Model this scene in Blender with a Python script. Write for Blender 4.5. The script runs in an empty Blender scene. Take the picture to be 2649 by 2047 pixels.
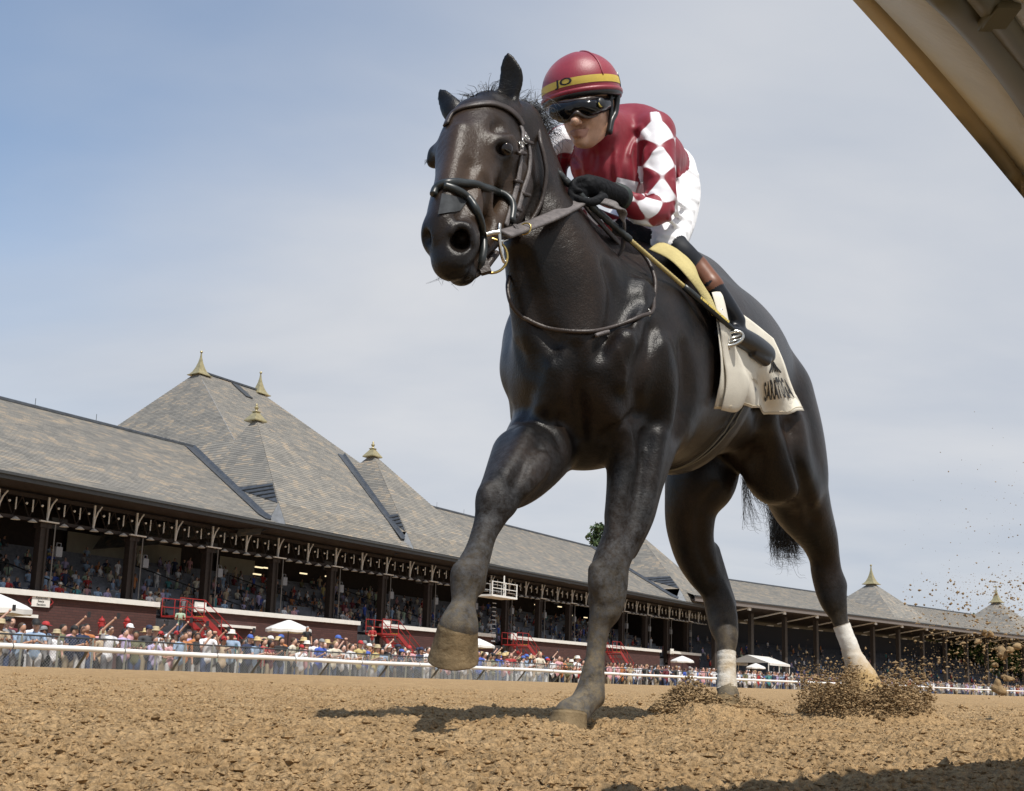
import bpy, bmesh, math, random
import numpy as np
from mathutils import Vector, Matrix

random.seed(7)
RNG = np.random.default_rng(11)
SC = bpy.context.scene
COL = SC.collection
R = math.radians

# ----------------------------------------------------------------------------
# camera (a cropped 36 mm frame, lying almost on the dirt, tilted up, rolled 1.7 deg)
# ----------------------------------------------------------------------------
W, H, FPX = 2649.0, 2047.0, 2700.0
CX, CY = W / 2, 1340.0                      # optical centre of the uncropped frame
CAMZ = 0.115
PITCH = math.atan((1761.0 - CY) / FPX)
ROLL = math.atan(0.030)
_F = np.array([0, math.cos(PITCH), math.sin(PITCH)])
_U0 = np.array([0, -math.sin(PITCH), math.cos(PITCH)])
_R0 = np.array([1.0, 0, 0])
_RT = math.cos(ROLL) * _R0 + math.sin(ROLL) * _U0
_UP = -math.sin(ROLL) * _R0 + math.cos(ROLL) * _U0
CAM = np.array([0, 0, CAMZ])

cam_data = bpy.data.cameras.new('camera')
cam = bpy.data.objects.new('camera', cam_data)
COL.objects.link(cam)
cam_data.sensor_fit = 'HORIZONTAL'
cam_data.sensor_width = 36.0
cam_data.lens = 36.0 * FPX / W
cam_data.shift_y = (CY - H / 2) / W
cam_data.clip_start = 0.05
cam_data.clip_end = 6000
m = Matrix.Identity(4)
for i in range(3):
    m[i][0], m[i][1], m[i][2], m[i][3] = _RT[i], _UP[i], -_F[i], CAM[i]
cam.matrix_world = m
SC.camera = cam

# ----------------------------------------------------------------------------
# sky, sun, exposure
# ----------------------------------------------------------------------------
SUN_AZ = np.array([0.42, -0.91])            # horizontal direction towards the sun (right, behind the camera)
SUN_EL = R(58)
TO_SUN = np.array([SUN_AZ[0] * math.cos(SUN_EL), SUN_AZ[1] * math.cos(SUN_EL), math.sin(SUN_EL)])
TO_SUN /= np.linalg.norm(TO_SUN)

world = bpy.data.worlds.new('World')
SC.world = world
world.use_nodes = True
nt = world.node_tree
nt.nodes.clear()
def N(tree, kind, **kw):
    n = tree.nodes.new(kind)
    for k, v in kw.items():
        if k == 'inp':
            for a, b in v.items():
                n.inputs[a].default_value = b
        else:
            setattr(n, k, v)
    return n
out = N(nt, 'ShaderNodeOutputWorld')
bg = N(nt, 'ShaderNodeBackground')
bg.inputs['Strength'].default_value = 0.11
sky = N(nt, 'ShaderNodeTexSky')
sky.sky_type = 'NISHITA'
sky.sun_disc = False
sky.sun_elevation = SUN_EL
sky.sun_rotation = math.atan2(SUN_AZ[0], SUN_AZ[1])
sky.altitude = 100
sky.air_density = 1.0
sky.dust_density = 0.6
sky.ozone_density = 1.3
# thin high cloud sheet, in the direction of view (world) coordinates
tc = N(nt, 'ShaderNodeTexCoord')
sep = N(nt, 'ShaderNodeSeparateXYZ')
nt.links.new(tc.outputs['Generated'], sep.inputs[0])
# project direction on a cloud plane: (x/z, y/z)
zc = N(nt, 'ShaderNodeMath', operation='MAXIMUM'); zc.inputs[1].default_value = 0.06
nt.links.new(sep.outputs['Z'], zc.inputs[0])
zo = N(nt, 'ShaderNodeMath', operation='ADD'); zo.inputs[1].default_value = 0.25
nt.links.new(zc.outputs[0], zo.inputs[0])
dx = N(nt, 'ShaderNodeMath', operation='DIVIDE'); dy = N(nt, 'ShaderNodeMath', operation='DIVIDE')
nt.links.new(sep.outputs['X'], dx.inputs[0]); nt.links.new(zo.outputs[0], dx.inputs[1])
nt.links.new(sep.outputs['Y'], dy.inputs[0]); nt.links.new(zo.outputs[0], dy.inputs[1])
cmb = N(nt, 'ShaderNodeCombineXYZ')
nt.links.new(dx.outputs[0], cmb.inputs[0]); nt.links.new(dy.outputs[0], cmb.inputs[1])
mapn = N(nt, 'ShaderNodeMapping')
mapn.inputs['Location'].default_value = (0.35, 0.2, 0.0)
mapn.inputs['Rotation'].default_value = (0, 0, R(38))
mapn.inputs['Scale'].default_value = (0.55, 1.0, 1.0)
nt.links.new(cmb.outputs[0], mapn.inputs[0])
n1 = N(nt, 'ShaderNodeTexNoise', inp={'Scale': 1.5, 'Detail': 6.0, 'Roughness': 0.48, 'Distortion': 0.25})
nt.links.new(mapn.outputs[0], n1.inputs['Vector'])
# the sheet is thickest low down and towards the right of the view, thinning to blue high on the left
bx = N(nt, 'ShaderNodeMath', operation='MULTIPLY_ADD'); bx.inputs[1].default_value = 1.75; bx.inputs[2].default_value = 2.26 - 0.72
nt.links.new(sep.outputs['X'], bx.inputs[0])
bz = N(nt, 'ShaderNodeMath', operation='MULTIPLY_ADD'); bz.inputs[1].default_value = -3.0
nt.links.new(sep.outputs['Z'], bz.inputs[0]); nt.links.new(bx.outputs[0], bz.inputs[2])
add = N(nt, 'ShaderNodeMath', operation='MULTIPLY_ADD'); add.inputs[1].default_value = 1.45
nt.links.new(n1.outputs['Fac'], add.inputs[0]); nt.links.new(bz.outputs[0], add.inputs[2])
ramp = N(nt, 'ShaderNodeMapRange', inp={'From Min': -0.35, 'From Max': 1.05, 'To Min': 0.12, 'To Max': 0.96})
ramp.interpolation_type = 'SMOOTHSTEP'
nt.links.new(add.outputs[0], ramp.inputs['Value'])
n2 = N(nt, 'ShaderNodeTexNoise', inp={'Scale': 1.9, 'Detail': 6.0, 'Roughness': 0.5, 'Distortion': 0.2})
nt.links.new(mapn.outputs[0], n2.inputs['Vector'])
ccol = N(nt, 'ShaderNodeMixRGB'); ccol.inputs[1].default_value = (4.75, 5.15, 5.85, 1); ccol.inputs[2].default_value = (6.3, 6.4, 6.65, 1)
cr = N(nt, 'ShaderNodeMapRange', inp={'From Min': 0.34, 'From Max': 0.66})
nt.links.new(n2.outputs['Fac'], cr.inputs['Value'])
nt.links.new(cr.outputs[0], ccol.inputs[0])
mixs = N(nt, 'ShaderNodeMixRGB')
nt.links.new(ramp.outputs[0], mixs.inputs[0])
gain = N(nt, 'ShaderNodeMixRGB', blend_type='MULTIPLY'); gain.inputs[0].default_value = 1.0; gain.inputs[2].default_value = (1.36, 1.54, 1.58, 1)
nt.links.new(sky.outputs[0], gain.inputs[1])
nt.links.new(gain.outputs[0], mixs.inputs[1])
nt.links.new(ccol.outputs[0], mixs.inputs[2])
nt.links.new(mixs.outputs[0], bg.inputs['Color'])
nt.links.new(bg.outputs[0], out.inputs['Surface'])

sun_data = bpy.data.lights.new('sun', 'SUN')
sun_data.energy = 4.7
sun_data.angle = R(0.6)
sun_data.color = (1.0, 0.95, 0.87)
sun = bpy.data.objects.new('sun', sun_data)
COL.objects.link(sun)
sun.rotation_euler = Vector(TO_SUN).to_track_quat('Z', 'Y').to_euler()

SC.view_settings.view_transform = 'Standard'
SC.view_settings.look = 'None'
SC.view_settings.exposure = 0.0
SC.view_settings.gamma = 1.0
SC.render.engine = 'CYCLES'
SC.cycles.max_bounces = 6

# ----------------------------------------------------------------------------
# places: photo pixel + distance -> point ; track frame (s along the rail, t across, z up)
# ----------------------------------------------------------------------------
def P(px, py, d):
    return CAM + _F * d + _RT * ((px - CX) / FPX * d) - _UP * ((py - CY) / FPX * d)
def ray(px, py):
    v = _F + _RT * ((px - CX) / FPX) - _UP * ((py - CY) / FPX)
    return v
def pix(p):
    q = np.asarray(p) - CAM
    d = q @ _F
    return CX + (q @ _RT) / d * FPX, CY - (q @ _UP) / d * FPX, d
_tv = ray(3120, 1815)
TA = math.atan2(_tv[0], _tv[1])             # heading of the track, from +Y
TU = np.array([math.sin(TA), math.cos(TA), 0.0])
TW = np.array([-math.cos(TA), math.sin(TA), 0.0])
TZ = np.array([0, 0, 1.0])
def tr(s, t, z):
    return TU * s + TW * t + TZ * z
def on_t(px, py, t):
    """point where the view ray through a pixel meets the plane at distance t across the track -> (s, z)"""
    v = ray(px, py)
    k = (t - CAM @ TW) / (v @ TW)
    p = CAM + v * k
    return p @ TU, p[2]

# ----------------------------------------------------------------------------
# helpers: objects, tags, meshes
# ----------------------------------------------------------------------------
def link(o, parent=None):
    COL.objects.link(o)
    if parent is not None:
        o.parent = parent
        if parent.type == 'EMPTY': o.matrix_parent_inverse = Matrix.Translation(-Vector(parent.location))
    return o
def tag(o, label=None, cat=None, group=None, kind=None):
    if label: o['label'] = label
    if cat: o['category'] = cat
    if group: o['group'] = group
    if kind: o['kind'] = kind
    return o
def empty(name, loc=(0, 0, 0), rz=0.0, parent=None):
    o = bpy.data.objects.new(name, None)
    o.empty_display_size = 0.1
    o.location = loc
    o.rotation_euler = (0, 0, rz)
    return link(o, parent)
def mesh_obj(name, verts, faces, mat=None, parent=None, smooth=False):
    me = bpy.data.meshes.new(name)
    me.from_pydata([tuple(map(float, v)) for v in verts], [], [tuple(map(int, f)) for f in faces])
    if mat is not None:
        for mm in (mat if isinstance(mat, (list, tuple)) else [mat]):
            me.materials.append(mm)
    if smooth:
        me.polygons.foreach_set('use_smooth', [True] * len(me.polygons))
    me.update()
    return link(bpy.data.objects.new(name, me), parent)
def fast_mesh(name, V, Q, mats, smooth=True):
    """numpy verts + quads/tris -> mesh datablock"""
    me = bpy.data.meshes.new(name)
    n = Q.shape[1]
    me.vertices.add(len(V)); me.vertices.foreach_set('co', np.ascontiguousarray(V, dtype=np.float32).ravel())
    me.loops.add(Q.size); me.loops.foreach_set('vertex_index', np.ascontiguousarray(Q, dtype=np.int32).ravel())
    me.polygons.add(len(Q))
    me.polygons.foreach_set('loop_start', np.arange(0, Q.size, n, dtype=np.int32))
    me.polygons.foreach_set('use_smooth', np.full(len(Q), smooth))
    for mm in mats: me.materials.append(mm)
    me.update(calc_edges=True)
    me.validate()
    return me
def attr_float(me, name, arr):
    a = me.attributes.new(name, 'FLOAT', 'POINT')
    a.data.foreach_set('value', np.ascontiguousarray(arr, dtype=np.float32))

class MB:
    """collects simple shapes, builds them as one mesh object (one part)"""
    def __init__(s): s.v, s.f = [], []
    def add(s, verts, faces):
        o = len(s.v)
        s.v += [tuple(map(float, x)) for x in verts]
        s.f += [tuple(int(i) + o for i in fc) for fc in faces]
    def box(s, c, size, ax=None):
        c = np.asarray(c, float); h = np.asarray(size, float) / 2
        ax = np.eye(3) if ax is None else np.asarray(ax, float)
        vs = [c + ax[0] * (x * h[0]) + ax[1] * (y * h[1]) + ax[2] * (z * h[2]) for x in (-1, 1) for y in (-1, 1) for z in (-1, 1)]
        fs = [(0, 1, 3, 2), (4, 6, 7, 5), (0, 4, 5, 1), (2, 3, 7, 6), (0, 2, 6, 4), (1, 5, 7, 3)]
        s.add(vs, fs)
    def tube(s, pts, r, n=8, caps=True, flat=None):
        """tube through points; r scalar or list; flat=(dirs, ratio) gives a strap: ratio*r across dirs"""
        pts = [np.asarray(p, float) for p in pts]
        m = len(pts)
        rs = [r] * m if np.isscalar(r) else list(r)
        prev = None; vs = []
        for i, p in enumerate(pts):
            tg = pts[min(i + 1, m - 1)] - pts[max(i - 1, 0)]
            tg /= np.linalg.norm(tg) + 1e-12
            if flat is not None:
                nrm = np.asarray(flat[0][i], float)
                nrm = nrm - tg * (nrm @ tg)
            elif prev is None:
                nrm = np.cross(tg, [0, 0, 1.0]) if abs(tg[2]) < 0.9 else np.cross(tg, [1.0, 0, 0])
            else:
                nrm = prev - tg * (prev @ tg)
            nrm /= np.linalg.norm(nrm) + 1e-12
            prev = nrm
            bn = np.cross(tg, nrm)
            k1, k2 = (1.0, 1.0) if flat is None else (flat[1], 1.0)
            for j in range(n):
                a = 2 * math.pi * (j + 0.5) / n
                ca, sa = math.cos(a), math.sin(a)
                if flat is not None:   # squarish section
                    ca = math.copysign(abs(ca) ** 0.5, ca); sa = math.copysign(abs(sa) ** 0.5, sa)
                vs.append(p + nrm * (ca * rs[i] * k1) + bn * (sa * rs[i] * k2))
        fs = []
        for i in range(m - 1):
            for j in range(n):
                a, b = i * n + j, i * n + (j + 1) % n
                fs.append((a, b, b + n, a + n))
        if caps:
            fs.append(tuple(range(n - 1, -1, -1))); fs.append(tuple(range((m - 1) * n, m * n)))
        s.add(vs, fs)
    def lathe(s, base, prof, n=16, ax=None, sq=False):
        """profile [(r,z)] turned round an axis; sq=True gives a square section"""
        ax = np.eye(3) if ax is None else np.asarray(ax, float)
        base = np.asarray(base, float); vs = []; fs = []
        k = 4 if sq else n
        for r, z in prof:
            for j in range(k):
                a = 2 * math.pi * j / k + (math.pi / 4 if sq else 0)
                q = r * (math.sqrt(2) if sq else 1)
                vs.append(base + ax[0] * (q * math.cos(a)) + ax[1] * (q * math.sin(a)) + ax[2] * z)
        for i in range(len(prof) - 1):
            for j in range(k):
                a, b = i * k + j, i * k + (j + 1) % k
                fs.append((a, b, b + k, a + k))
        fs.append(tuple(range(k - 1, -1, -1))); fs.append(tuple(range((len(prof) - 1) * k, len(prof) * k)))
        s.add(vs, fs)
    def torus(s, c, R1, r, e1, e2, n=20, k=6):
        c, e1, e2 = (np.asarray(x, float) for x in (c, e1, e2)); e3 = np.cross(e1, e2)
        vs, fs = [], []
        for i in range(n):
            a = 2 * math.pi * i / n; d = e1 * math.cos(a) + e2 * math.sin(a)
            for j in range(k):
                b = 2 * math.pi * j / k
                vs.append(c + d * (R1 + r * math.cos(b)) + e3 * (r * math.sin(b)))
        for i in range(n):
            for j in range(k):
                a, b, c2, d2 = i * k + j, i * k + (j + 1) % k, ((i + 1) % n) * k + (j + 1) % k, ((i + 1) % n) * k + j
                fs.append((a, d2, c2, b))
        s.add(vs, fs)
    def build(s, name, mat=None, parent=None, smooth=False):
        return mesh_obj(name, s.v, s.f, mat, parent, smooth)
    def data(s, name, mat=None, smooth=False):
        me = bpy.data.meshes.new(name)
        me.from_pydata(s.v, [], s.f)
        if mat is not None: me.materials.append(mat)
        if smooth: me.polygons.foreach_set('use_smooth', [True] * len(me.polygons))
        me.update(); return me

def catmull(pts, m=6):
    pts = np.asarray(pts, float)
    if len(pts) < 3:
        t = np.linspace(0, 1, m + 1)[:, None]
        return pts[0] * (1 - t) + pts[1] * t
    out = []
    ext = np.vstack([2 * pts[0] - pts[1], pts, 2 * pts[-1] - pts[-2]])
    for i in range(1, len(ext) - 2):
        p0, p1, p2, p3 = ext[i - 1], ext[i], ext[i + 1], ext[i + 2]
        for t in np.linspace(0, 1, m, endpoint=False):
            out.append(0.5 * ((2 * p1) + (-p0 + p2) * t + (2 * p0 - 5 * p1 + 4 * p2 - p3) * t * t + (-p0 + 3 * p1 - 3 * p2 + p3) * t ** 3))
    out.append(pts[-1])
    return np.array(out)

# ----------------------------------------------------------------------------
# sculpting with distance fields: smooth unions of tapered limbs -> one skin
# ----------------------------------------------------------------------------
def smin(a, b, k):
    h = np.maximum(k - np.abs(a - b), 0) / k
    return np.minimum(a, b) - h * h * (k * 0.25)

class Field:
    def __init__(self):
        self.pr = []
    def chain(self, nodes, k=0.03, sub=5, flat=None, tagn=None, op='u'):
        """nodes: [(point, radius)] or [(point, radius, ratio)]; flat = unit dir along which the section is ratio x radius"""
        pts = np.array([n[0] for n in nodes], float); rs = np.array([n[1] for n in nodes], float)
        cs = np.array([n[2] if len(n) > 2 else 1.0 for n in nodes], float)
        a = catmull(np.column_stack([pts, rs, cs]), sub)
        fl = None if flat is None else np.asarray(flat, float) / np.linalg.norm(flat)
        self.pr.append(('c', a, fl, k, op, tagn)); return self
    def sweep(self, frame, secs, k=0.05, tagn=None):
        """smooth body along frame[0]; secs: (s, b, z, rb, rz) in frame coordinates"""
        secs = np.array(sorted(map(tuple, secs)), float)
        self.pr.append(('w', np.asarray(frame, float), catmull(secs, 24), k, 'u', tagn)); return self
    def ell(self, c, radii, ax=None, k=0.03, tagn=None, op='u'):
        ax = np.eye(3) if ax is None else np.asarray(ax, float)
        self.pr.append(('e', np.asarray(c, float), np.asarray(radii, float), ax, k, op, tagn)); return self
    @staticmethod
    def _seg(p, a, b, fl):
        ba = b[:3] - a[:3]; L2 = ba @ ba + 1e-12
        q = p - a[:3].astype(p.dtype)
        t = np.clip((q @ ba.astype(p.dtype)) / L2, 0, 1)
        v = q - t[..., None] * ba.astype(p.dtype)
        r = a[3] + (b[3] - a[3]) * t
        if fl is not None:
            c = a[4] + (b[4] - a[4]) * t
            vn = v @ fl.astype(p.dtype)
            d2 = (v * v).sum(-1) - vn * vn + (vn / c) ** 2
            return (np.sqrt(np.maximum(d2, 1e-12)) - r) * np.minimum(c, 1.0)
        return np.sqrt((v * v).sum(-1)) - r
    def raw(self, pr, p):
        if pr[0] == 'c':
            a = pr[1]; d = None
            if p.ndim == 2 and len(p) * len(a) < 400000:
                A = a[:-1]; B = a[1:]; ba = B[:, :3] - A[:, :3]; L2 = (ba * ba).sum(1) + 1e-12
                q = p[:, None, :] - A[None, :, :3]
                t = np.clip((q * ba).sum(-1) / L2, 0, 1)
                v = q - t[..., None] * ba
                r = A[:, 3] + (B[:, 3] - A[:, 3]) * t
                d2 = (v * v).sum(-1)
                if pr[2] is None: return (np.sqrt(d2) - r).min(1)
                c = A[:, 4] + (B[:, 4] - A[:, 4]) * t; vn = v @ pr[2]
                return ((np.sqrt(np.maximum(d2 - vn * vn + (vn / c) ** 2, 1e-12)) - r) * np.minimum(c, 1)).min(1)
            for i in range(len(a) - 1):
                e = self._seg(p, a[i], a[i + 1], pr[2])
                d = e if d is None else np.minimum(d, e)
            return d
        if pr[0] == 'w':
            q = p @ pr[1].T.astype(p.dtype); tb = pr[2]; sh = q.shape[:-1]
            x = q[..., 0].ravel()
            f = [np.interp(x, tb[:, 0], tb[:, i]).astype(p.dtype).reshape(sh) for i in range(1, 5)]
            e = np.sqrt(((q[..., 1] - f[0]) / f[2]) ** 2 + ((q[..., 2] - f[1]) / f[3]) ** 2)
            d = (e - 1) * np.minimum(f[2], f[3]) * .85
            ov = np.maximum(tb[0, 0] - q[..., 0], q[..., 0] - tb[-1, 0])
            return np.maximum(d, ov)
        c, rd, ax = pr[1], pr[2], pr[3]
        q = (p - c.astype(p.dtype)) @ ax.T.astype(p.dtype)
        k0 = np.sqrt(((q / rd.astype(p.dtype)) ** 2).sum(-1)); k1 = np.sqrt(((q / (rd * rd).astype(p.dtype)) ** 2).sum(-1))
        return k0 * (k0 - 1) / np.maximum(k1, 1e-6)
    @staticmethod
    def kop(pr): return (pr[3], pr[4], pr[5]) if pr[0] in 'cw' else (pr[4], pr[5], pr[6])
    @staticmethod
    def comb(D, d, k, op):
        if op == 'u': return smin(D, d, k)
        return -smin(-D, d, k)          # 's': carve
    def ev(self, p):
        p = np.atleast_2d(np.asarray(p, float)); D = np.full(len(p), 9.0)
        for pr in self.pr:
            k, op, _ = self.kop(pr)
            lo, hi = self.bb(pr); m = np.all((p > lo - 0.25) & (p < hi + 0.25), axis=1)
            if m.any(): D[m] = self.comb(D[m], self.raw(pr, p[m]), k, op)
        return D
    def grad(self, p, e=0.004):
        p = np.atleast_2d(p); g = np.zeros_like(p)
        for i in range(3):
            o = np.zeros(3); o[i] = e
            g[:, i] = self.ev(p + o) - self.ev(p - o)
        return g / (np.linalg.norm(g, axis=1)[:, None] + 1e-9)
    @staticmethod
    def bb(pr):
        if pr[0] == 'c':
            a = pr[1]; r = a[:, 3:4] * np.maximum(a[:, 4:5], 1.0)
            return (a[:, :3] - r).min(0), (a[:, :3] + r).max(0)
        if pr[0] == 'w':
            tb = pr[2]; l = np.array([tb[:, 0].min(), (tb[:, 1] - tb[:, 3]).min(), (tb[:, 2] - tb[:, 4]).min()]); u = np.array([tb[:, 0].max(), (tb[:, 1] + tb[:, 3]).max(), (tb[:, 2] + tb[:, 4]).max()])
            cs = np.array([[(l, u)[a][0], (l, u)[b][1], (l, u)[c][2]] for a in (0, 1) for b in (0, 1) for c in (0, 1)]) @ pr[1]
            return cs.min(0), cs.max(0)
        ext = np.abs(pr[3].T) @ pr[2]
        return pr[1] - ext, pr[1] + ext
    def mesh(self, h, frame=None, smooth=2, clip=None):
        """surface nets on a grid in 'frame' axes (rows)"""
        Fm = np.eye(3) if frame is None else np.asarray(frame, float)
        G = Field()
        for pr in self.pr:
            if pr[0] == 'c':
                a = pr[1].copy(); a[:, :3] = a[:, :3] @ Fm.T
                G.pr.append(('c', a, None if pr[2] is None else Fm @ pr[2], pr[3], pr[4], pr[5]))
            elif pr[0] == 'w':
                G.pr.append(('w', pr[1] @ Fm.T, pr[2], pr[3], pr[4], pr[5]))
            else:
                G.pr.append(('e', Fm @ pr[1], pr[2], pr[3] @ Fm.T, pr[4], pr[5], pr[6]))
        lo = np.min([G.bb(p)[0] for p in G.pr if G.kop(p)[1] == 'u'], axis=0) - 3 * h
        hi = np.max([G.bb(p)[1] for p in G.pr if G.kop(p)[1] == 'u'], axis=0) + 3 * h
        if clip is not None:
            lo = np.maximum(lo, clip[0]); hi = np.minimum(hi, clip[1])
        n = np.ceil((hi - lo) / h).astype(int) + 1
        D = np.full(n, 0.5, np.float32)
        def box(l, u):
            i0 = np.maximum(np.floor((l - lo) / h).astype(int), 0); i1 = np.minimum(np.ceil((u - lo) / h).astype(int) + 1, n)
            return i0, i1
        def pts(i0, i1):
            g = np.meshgrid(*[np.arange(i0[q], i1[q], dtype=np.float32) * np.float32(h) + np.float32(lo[q]) for q in range(3)], indexing='ij')
            return np.stack(g, -1)
        for pr in G.pr:
            k, op, _ = G.kop(pr); l, u = G.bb(pr); mg = k + 2.5 * h
            i0, i1 = box(l - mg, u + mg); sl = tuple(slice(i0[q], i1[q]) for q in range(3))
            if min(i1 - i0) <= 0: continue
            if pr[0] == 'c':
                T = np.full(i1 - i0, 0.5, np.float32); a = pr[1]
                for i in range(len(a) - 1):
                    r = max(a[i, 3] * max(a[i, 4], 1), a[i + 1, 3] * max(a[i + 1, 4], 1)) + mg
                    j0, j1 = box(np.minimum(a[i, :3], a[i + 1, :3]) - r, np.maximum(a[i, :3], a[i + 1, :3]) + r)
                    j0 = np.maximum(j0, i0); j1 = np.minimum(j1, i1)
                    if min(j1 - j0) <= 0: continue
                    s2 = tuple(slice(j0[q] - i0[q], j1[q] - i0[q]) for q in range(3))
                    T[s2] = np.minimum(T[s2], G._seg(pts(j0, j1), a[i], a[i + 1], pr[2]))
                D[sl] = G.comb(D[sl], T, k, op)
            else:
                D[sl] = G.comb(D[sl], G.raw(pr, pts(i0, i1)).astype(np.float32), k, op)
        S = D < 0
        c = np.zeros(n - 1, np.uint8)
        for dx in (0, 1):
            for dy in (0, 1):
                for dz in (0, 1):
                    c += S[dx:n[0] - 1 + dx, dy:n[1] - 1 + dy, dz:n[2] - 1 + dz]
        I, J, K = np.nonzero((c > 0) & (c < 8))
        idx = np.full(n - 1, -1, np.int32); idx[I, J, K] = np.arange(len(I))
        cor = [(x, y, z) for x in (0, 1) for y in (0, 1) for z in (0, 1)]
        val = np.stack([D[I + x, J + y, K + z] for x, y, z in cor], 1)
        acc = np.zeros((len(I), 3)); cnt = np.zeros(len(I))
        for a in range(8):
            for b in range(a + 1, 8):
                da = np.array(cor[a]); db = np.array(cor[b])
                if abs(da - db).sum() != 1: continue
                va, vb = val[:, a], val[:, b]; mk = (va < 0) != (vb < 0)
                t = np.where(mk, va / np.where(mk, va - vb, 1), 0)
                acc += np.where(mk[:, None], da + (db - da) * t[:, None], 0); cnt += mk
        V = (np.stack([I, J, K], 1) + acc / cnt[:, None]) * h + lo
        Q = []
        for ax in range(3):
            s0 = [slice(None)] * 3; s1 = [slice(None)] * 3; s0[ax] = slice(0, -1); s1[ax] = slice(1, None)
            A, B = S[tuple(s0)], S[tuple(s1)]
            E = np.argwhere(A != B)
            o1, o2 = [q for q in range(3) if q != ax]
            E = E[(E[:, o1] > 0) & (E[:, o2] > 0) & (E[:, o1] < n[o1] - 1) & (E[:, o2] < n[o2] - 1)]
            ins = A[E[:, 0], E[:, 1], E[:, 2]]
            E = E[(E[:, ax] < n[ax] - 1)]
            ins = A[E[:, 0], E[:, 1], E[:, 2]]
            def cell(d1, d2):
                e = E.copy(); e[:, o1] -= d1; e[:, o2] -= d2
                return idx[e[:, 0], e[:, 1], e[:, 2]]
            q4 = np.stack([cell(1, 1), cell(0, 1), cell(0, 0), cell(1, 0)], 1)
            flip = ins if ax != 1 else ~ins
            q4[~flip] = q4[~flip][:, ::-1]
            Q.append(q4)
        Q = np.concatenate(Q)
        Q = Q[(Q >= 0).all(1)]
        e = np.concatenate([Q[:, [0, 1]], Q[:, [1, 2]], Q[:, [2, 3]], Q[:, [3, 0]]])
        for _ in range(smooth):
            s = np.stack([np.bincount(e[:, 0], V[e[:, 1], q], len(V)) + np.bincount(e[:, 1], V[e[:, 0], q], len(V)) for q in range(3)], 1)
            w = np.bincount(e[:, 0], minlength=len(V)) + np.bincount(e[:, 1], minlength=len(V))
            V = V * 0.4 + (s / np.maximum(w, 1)[:, None]) * 0.6
        return V @ Fm, Q
    def nearest(self, V):
        """name of the nearest tagged shape for each vertex"""
        names, best = [], None
        lab = np.zeros(len(V), int)
        for pr in self.pr:
            k, op, tg = self.kop(pr)
            if tg is None or op != 'u': continue
            d = self.raw(pr, V)
            if tg not in names: names.append(tg)
            i = names.index(tg)
            if best is None: best = d; lab[:] = i
            else:
                mk = d < best; lab[mk] = i; best = np.minimum(best, d)
        return names, lab
    def hit(self, px, py, d0=1.8, d1=6.0):
        """first point of the surface along the view ray of a photo pixel"""
        v = ray(px, py); d = d0
        for _ in range(160):
            e = self.ev(CAM + v * d)[0]
            if e < 0.0006: return CAM + v * d
            d += min(max(e * 0.7, 0.0008), 0.08) / np.linalg.norm(v)
            if d > d1: return None
        return CAM + v * d
    def hits(self, pxs, d0=1.9, d1=6.0):
        pxs = np.asarray(pxs, float); v = np.array([ray(a, b) for a, b in pxs]); ln = np.linalg.norm(v, axis=1)
        d = np.full(len(pxs), d0); act = np.ones(len(pxs), bool)
        for _ in range(220):
            e = self.ev(CAM + v[act] * d[act][:, None])
            d[act] += np.where(e > .0006, np.clip(e * .7, .0008, .08), 0) / ln[act]
            ii = np.nonzero(act)[0]; act[ii[(e < .0006) | (d[ii] > d1)]] = False
            if not act.any(): break
        return CAM + v * d[:, None]
    def groove(self, pxs, r, k, lift=0.5):
        p = self.hits(pxs); g = self.grad(p)
        self.chain([(a + b * r * lift, r) for a, b in zip(p, g)], k=k, op='s')
    def ridge(self, pxs, r, k, sink=0.5):
        p = self.hits(pxs); g = self.grad(p); rr = [r] * len(p) if np.isscalar(r) else r
        self.chain([(a - b * q * sink, q) for a, b, q in zip(p, g, rr)], k=k)
    def out(self, c, dirs, r0=0.0, r1=0.6):
        """from an inner point outwards along directions to the skin"""
        res = []
        for dr in dirs:
            t = np.linspace(r0, r1, 140)
            v = self.ev(c + t[:, None] * dr)
            i = np.nonzero((v[:-1] < 0) & (v[1:] >= 0))[0]
            j = i[0] if len(i) else 0
            f = v[j] / (v[j] - v[j + 1] + 1e-9) if len(i) else 0
            res.append(c + dr * (t[j] + f * (t[1] - t[0])))
        return np.array(res)

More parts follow.
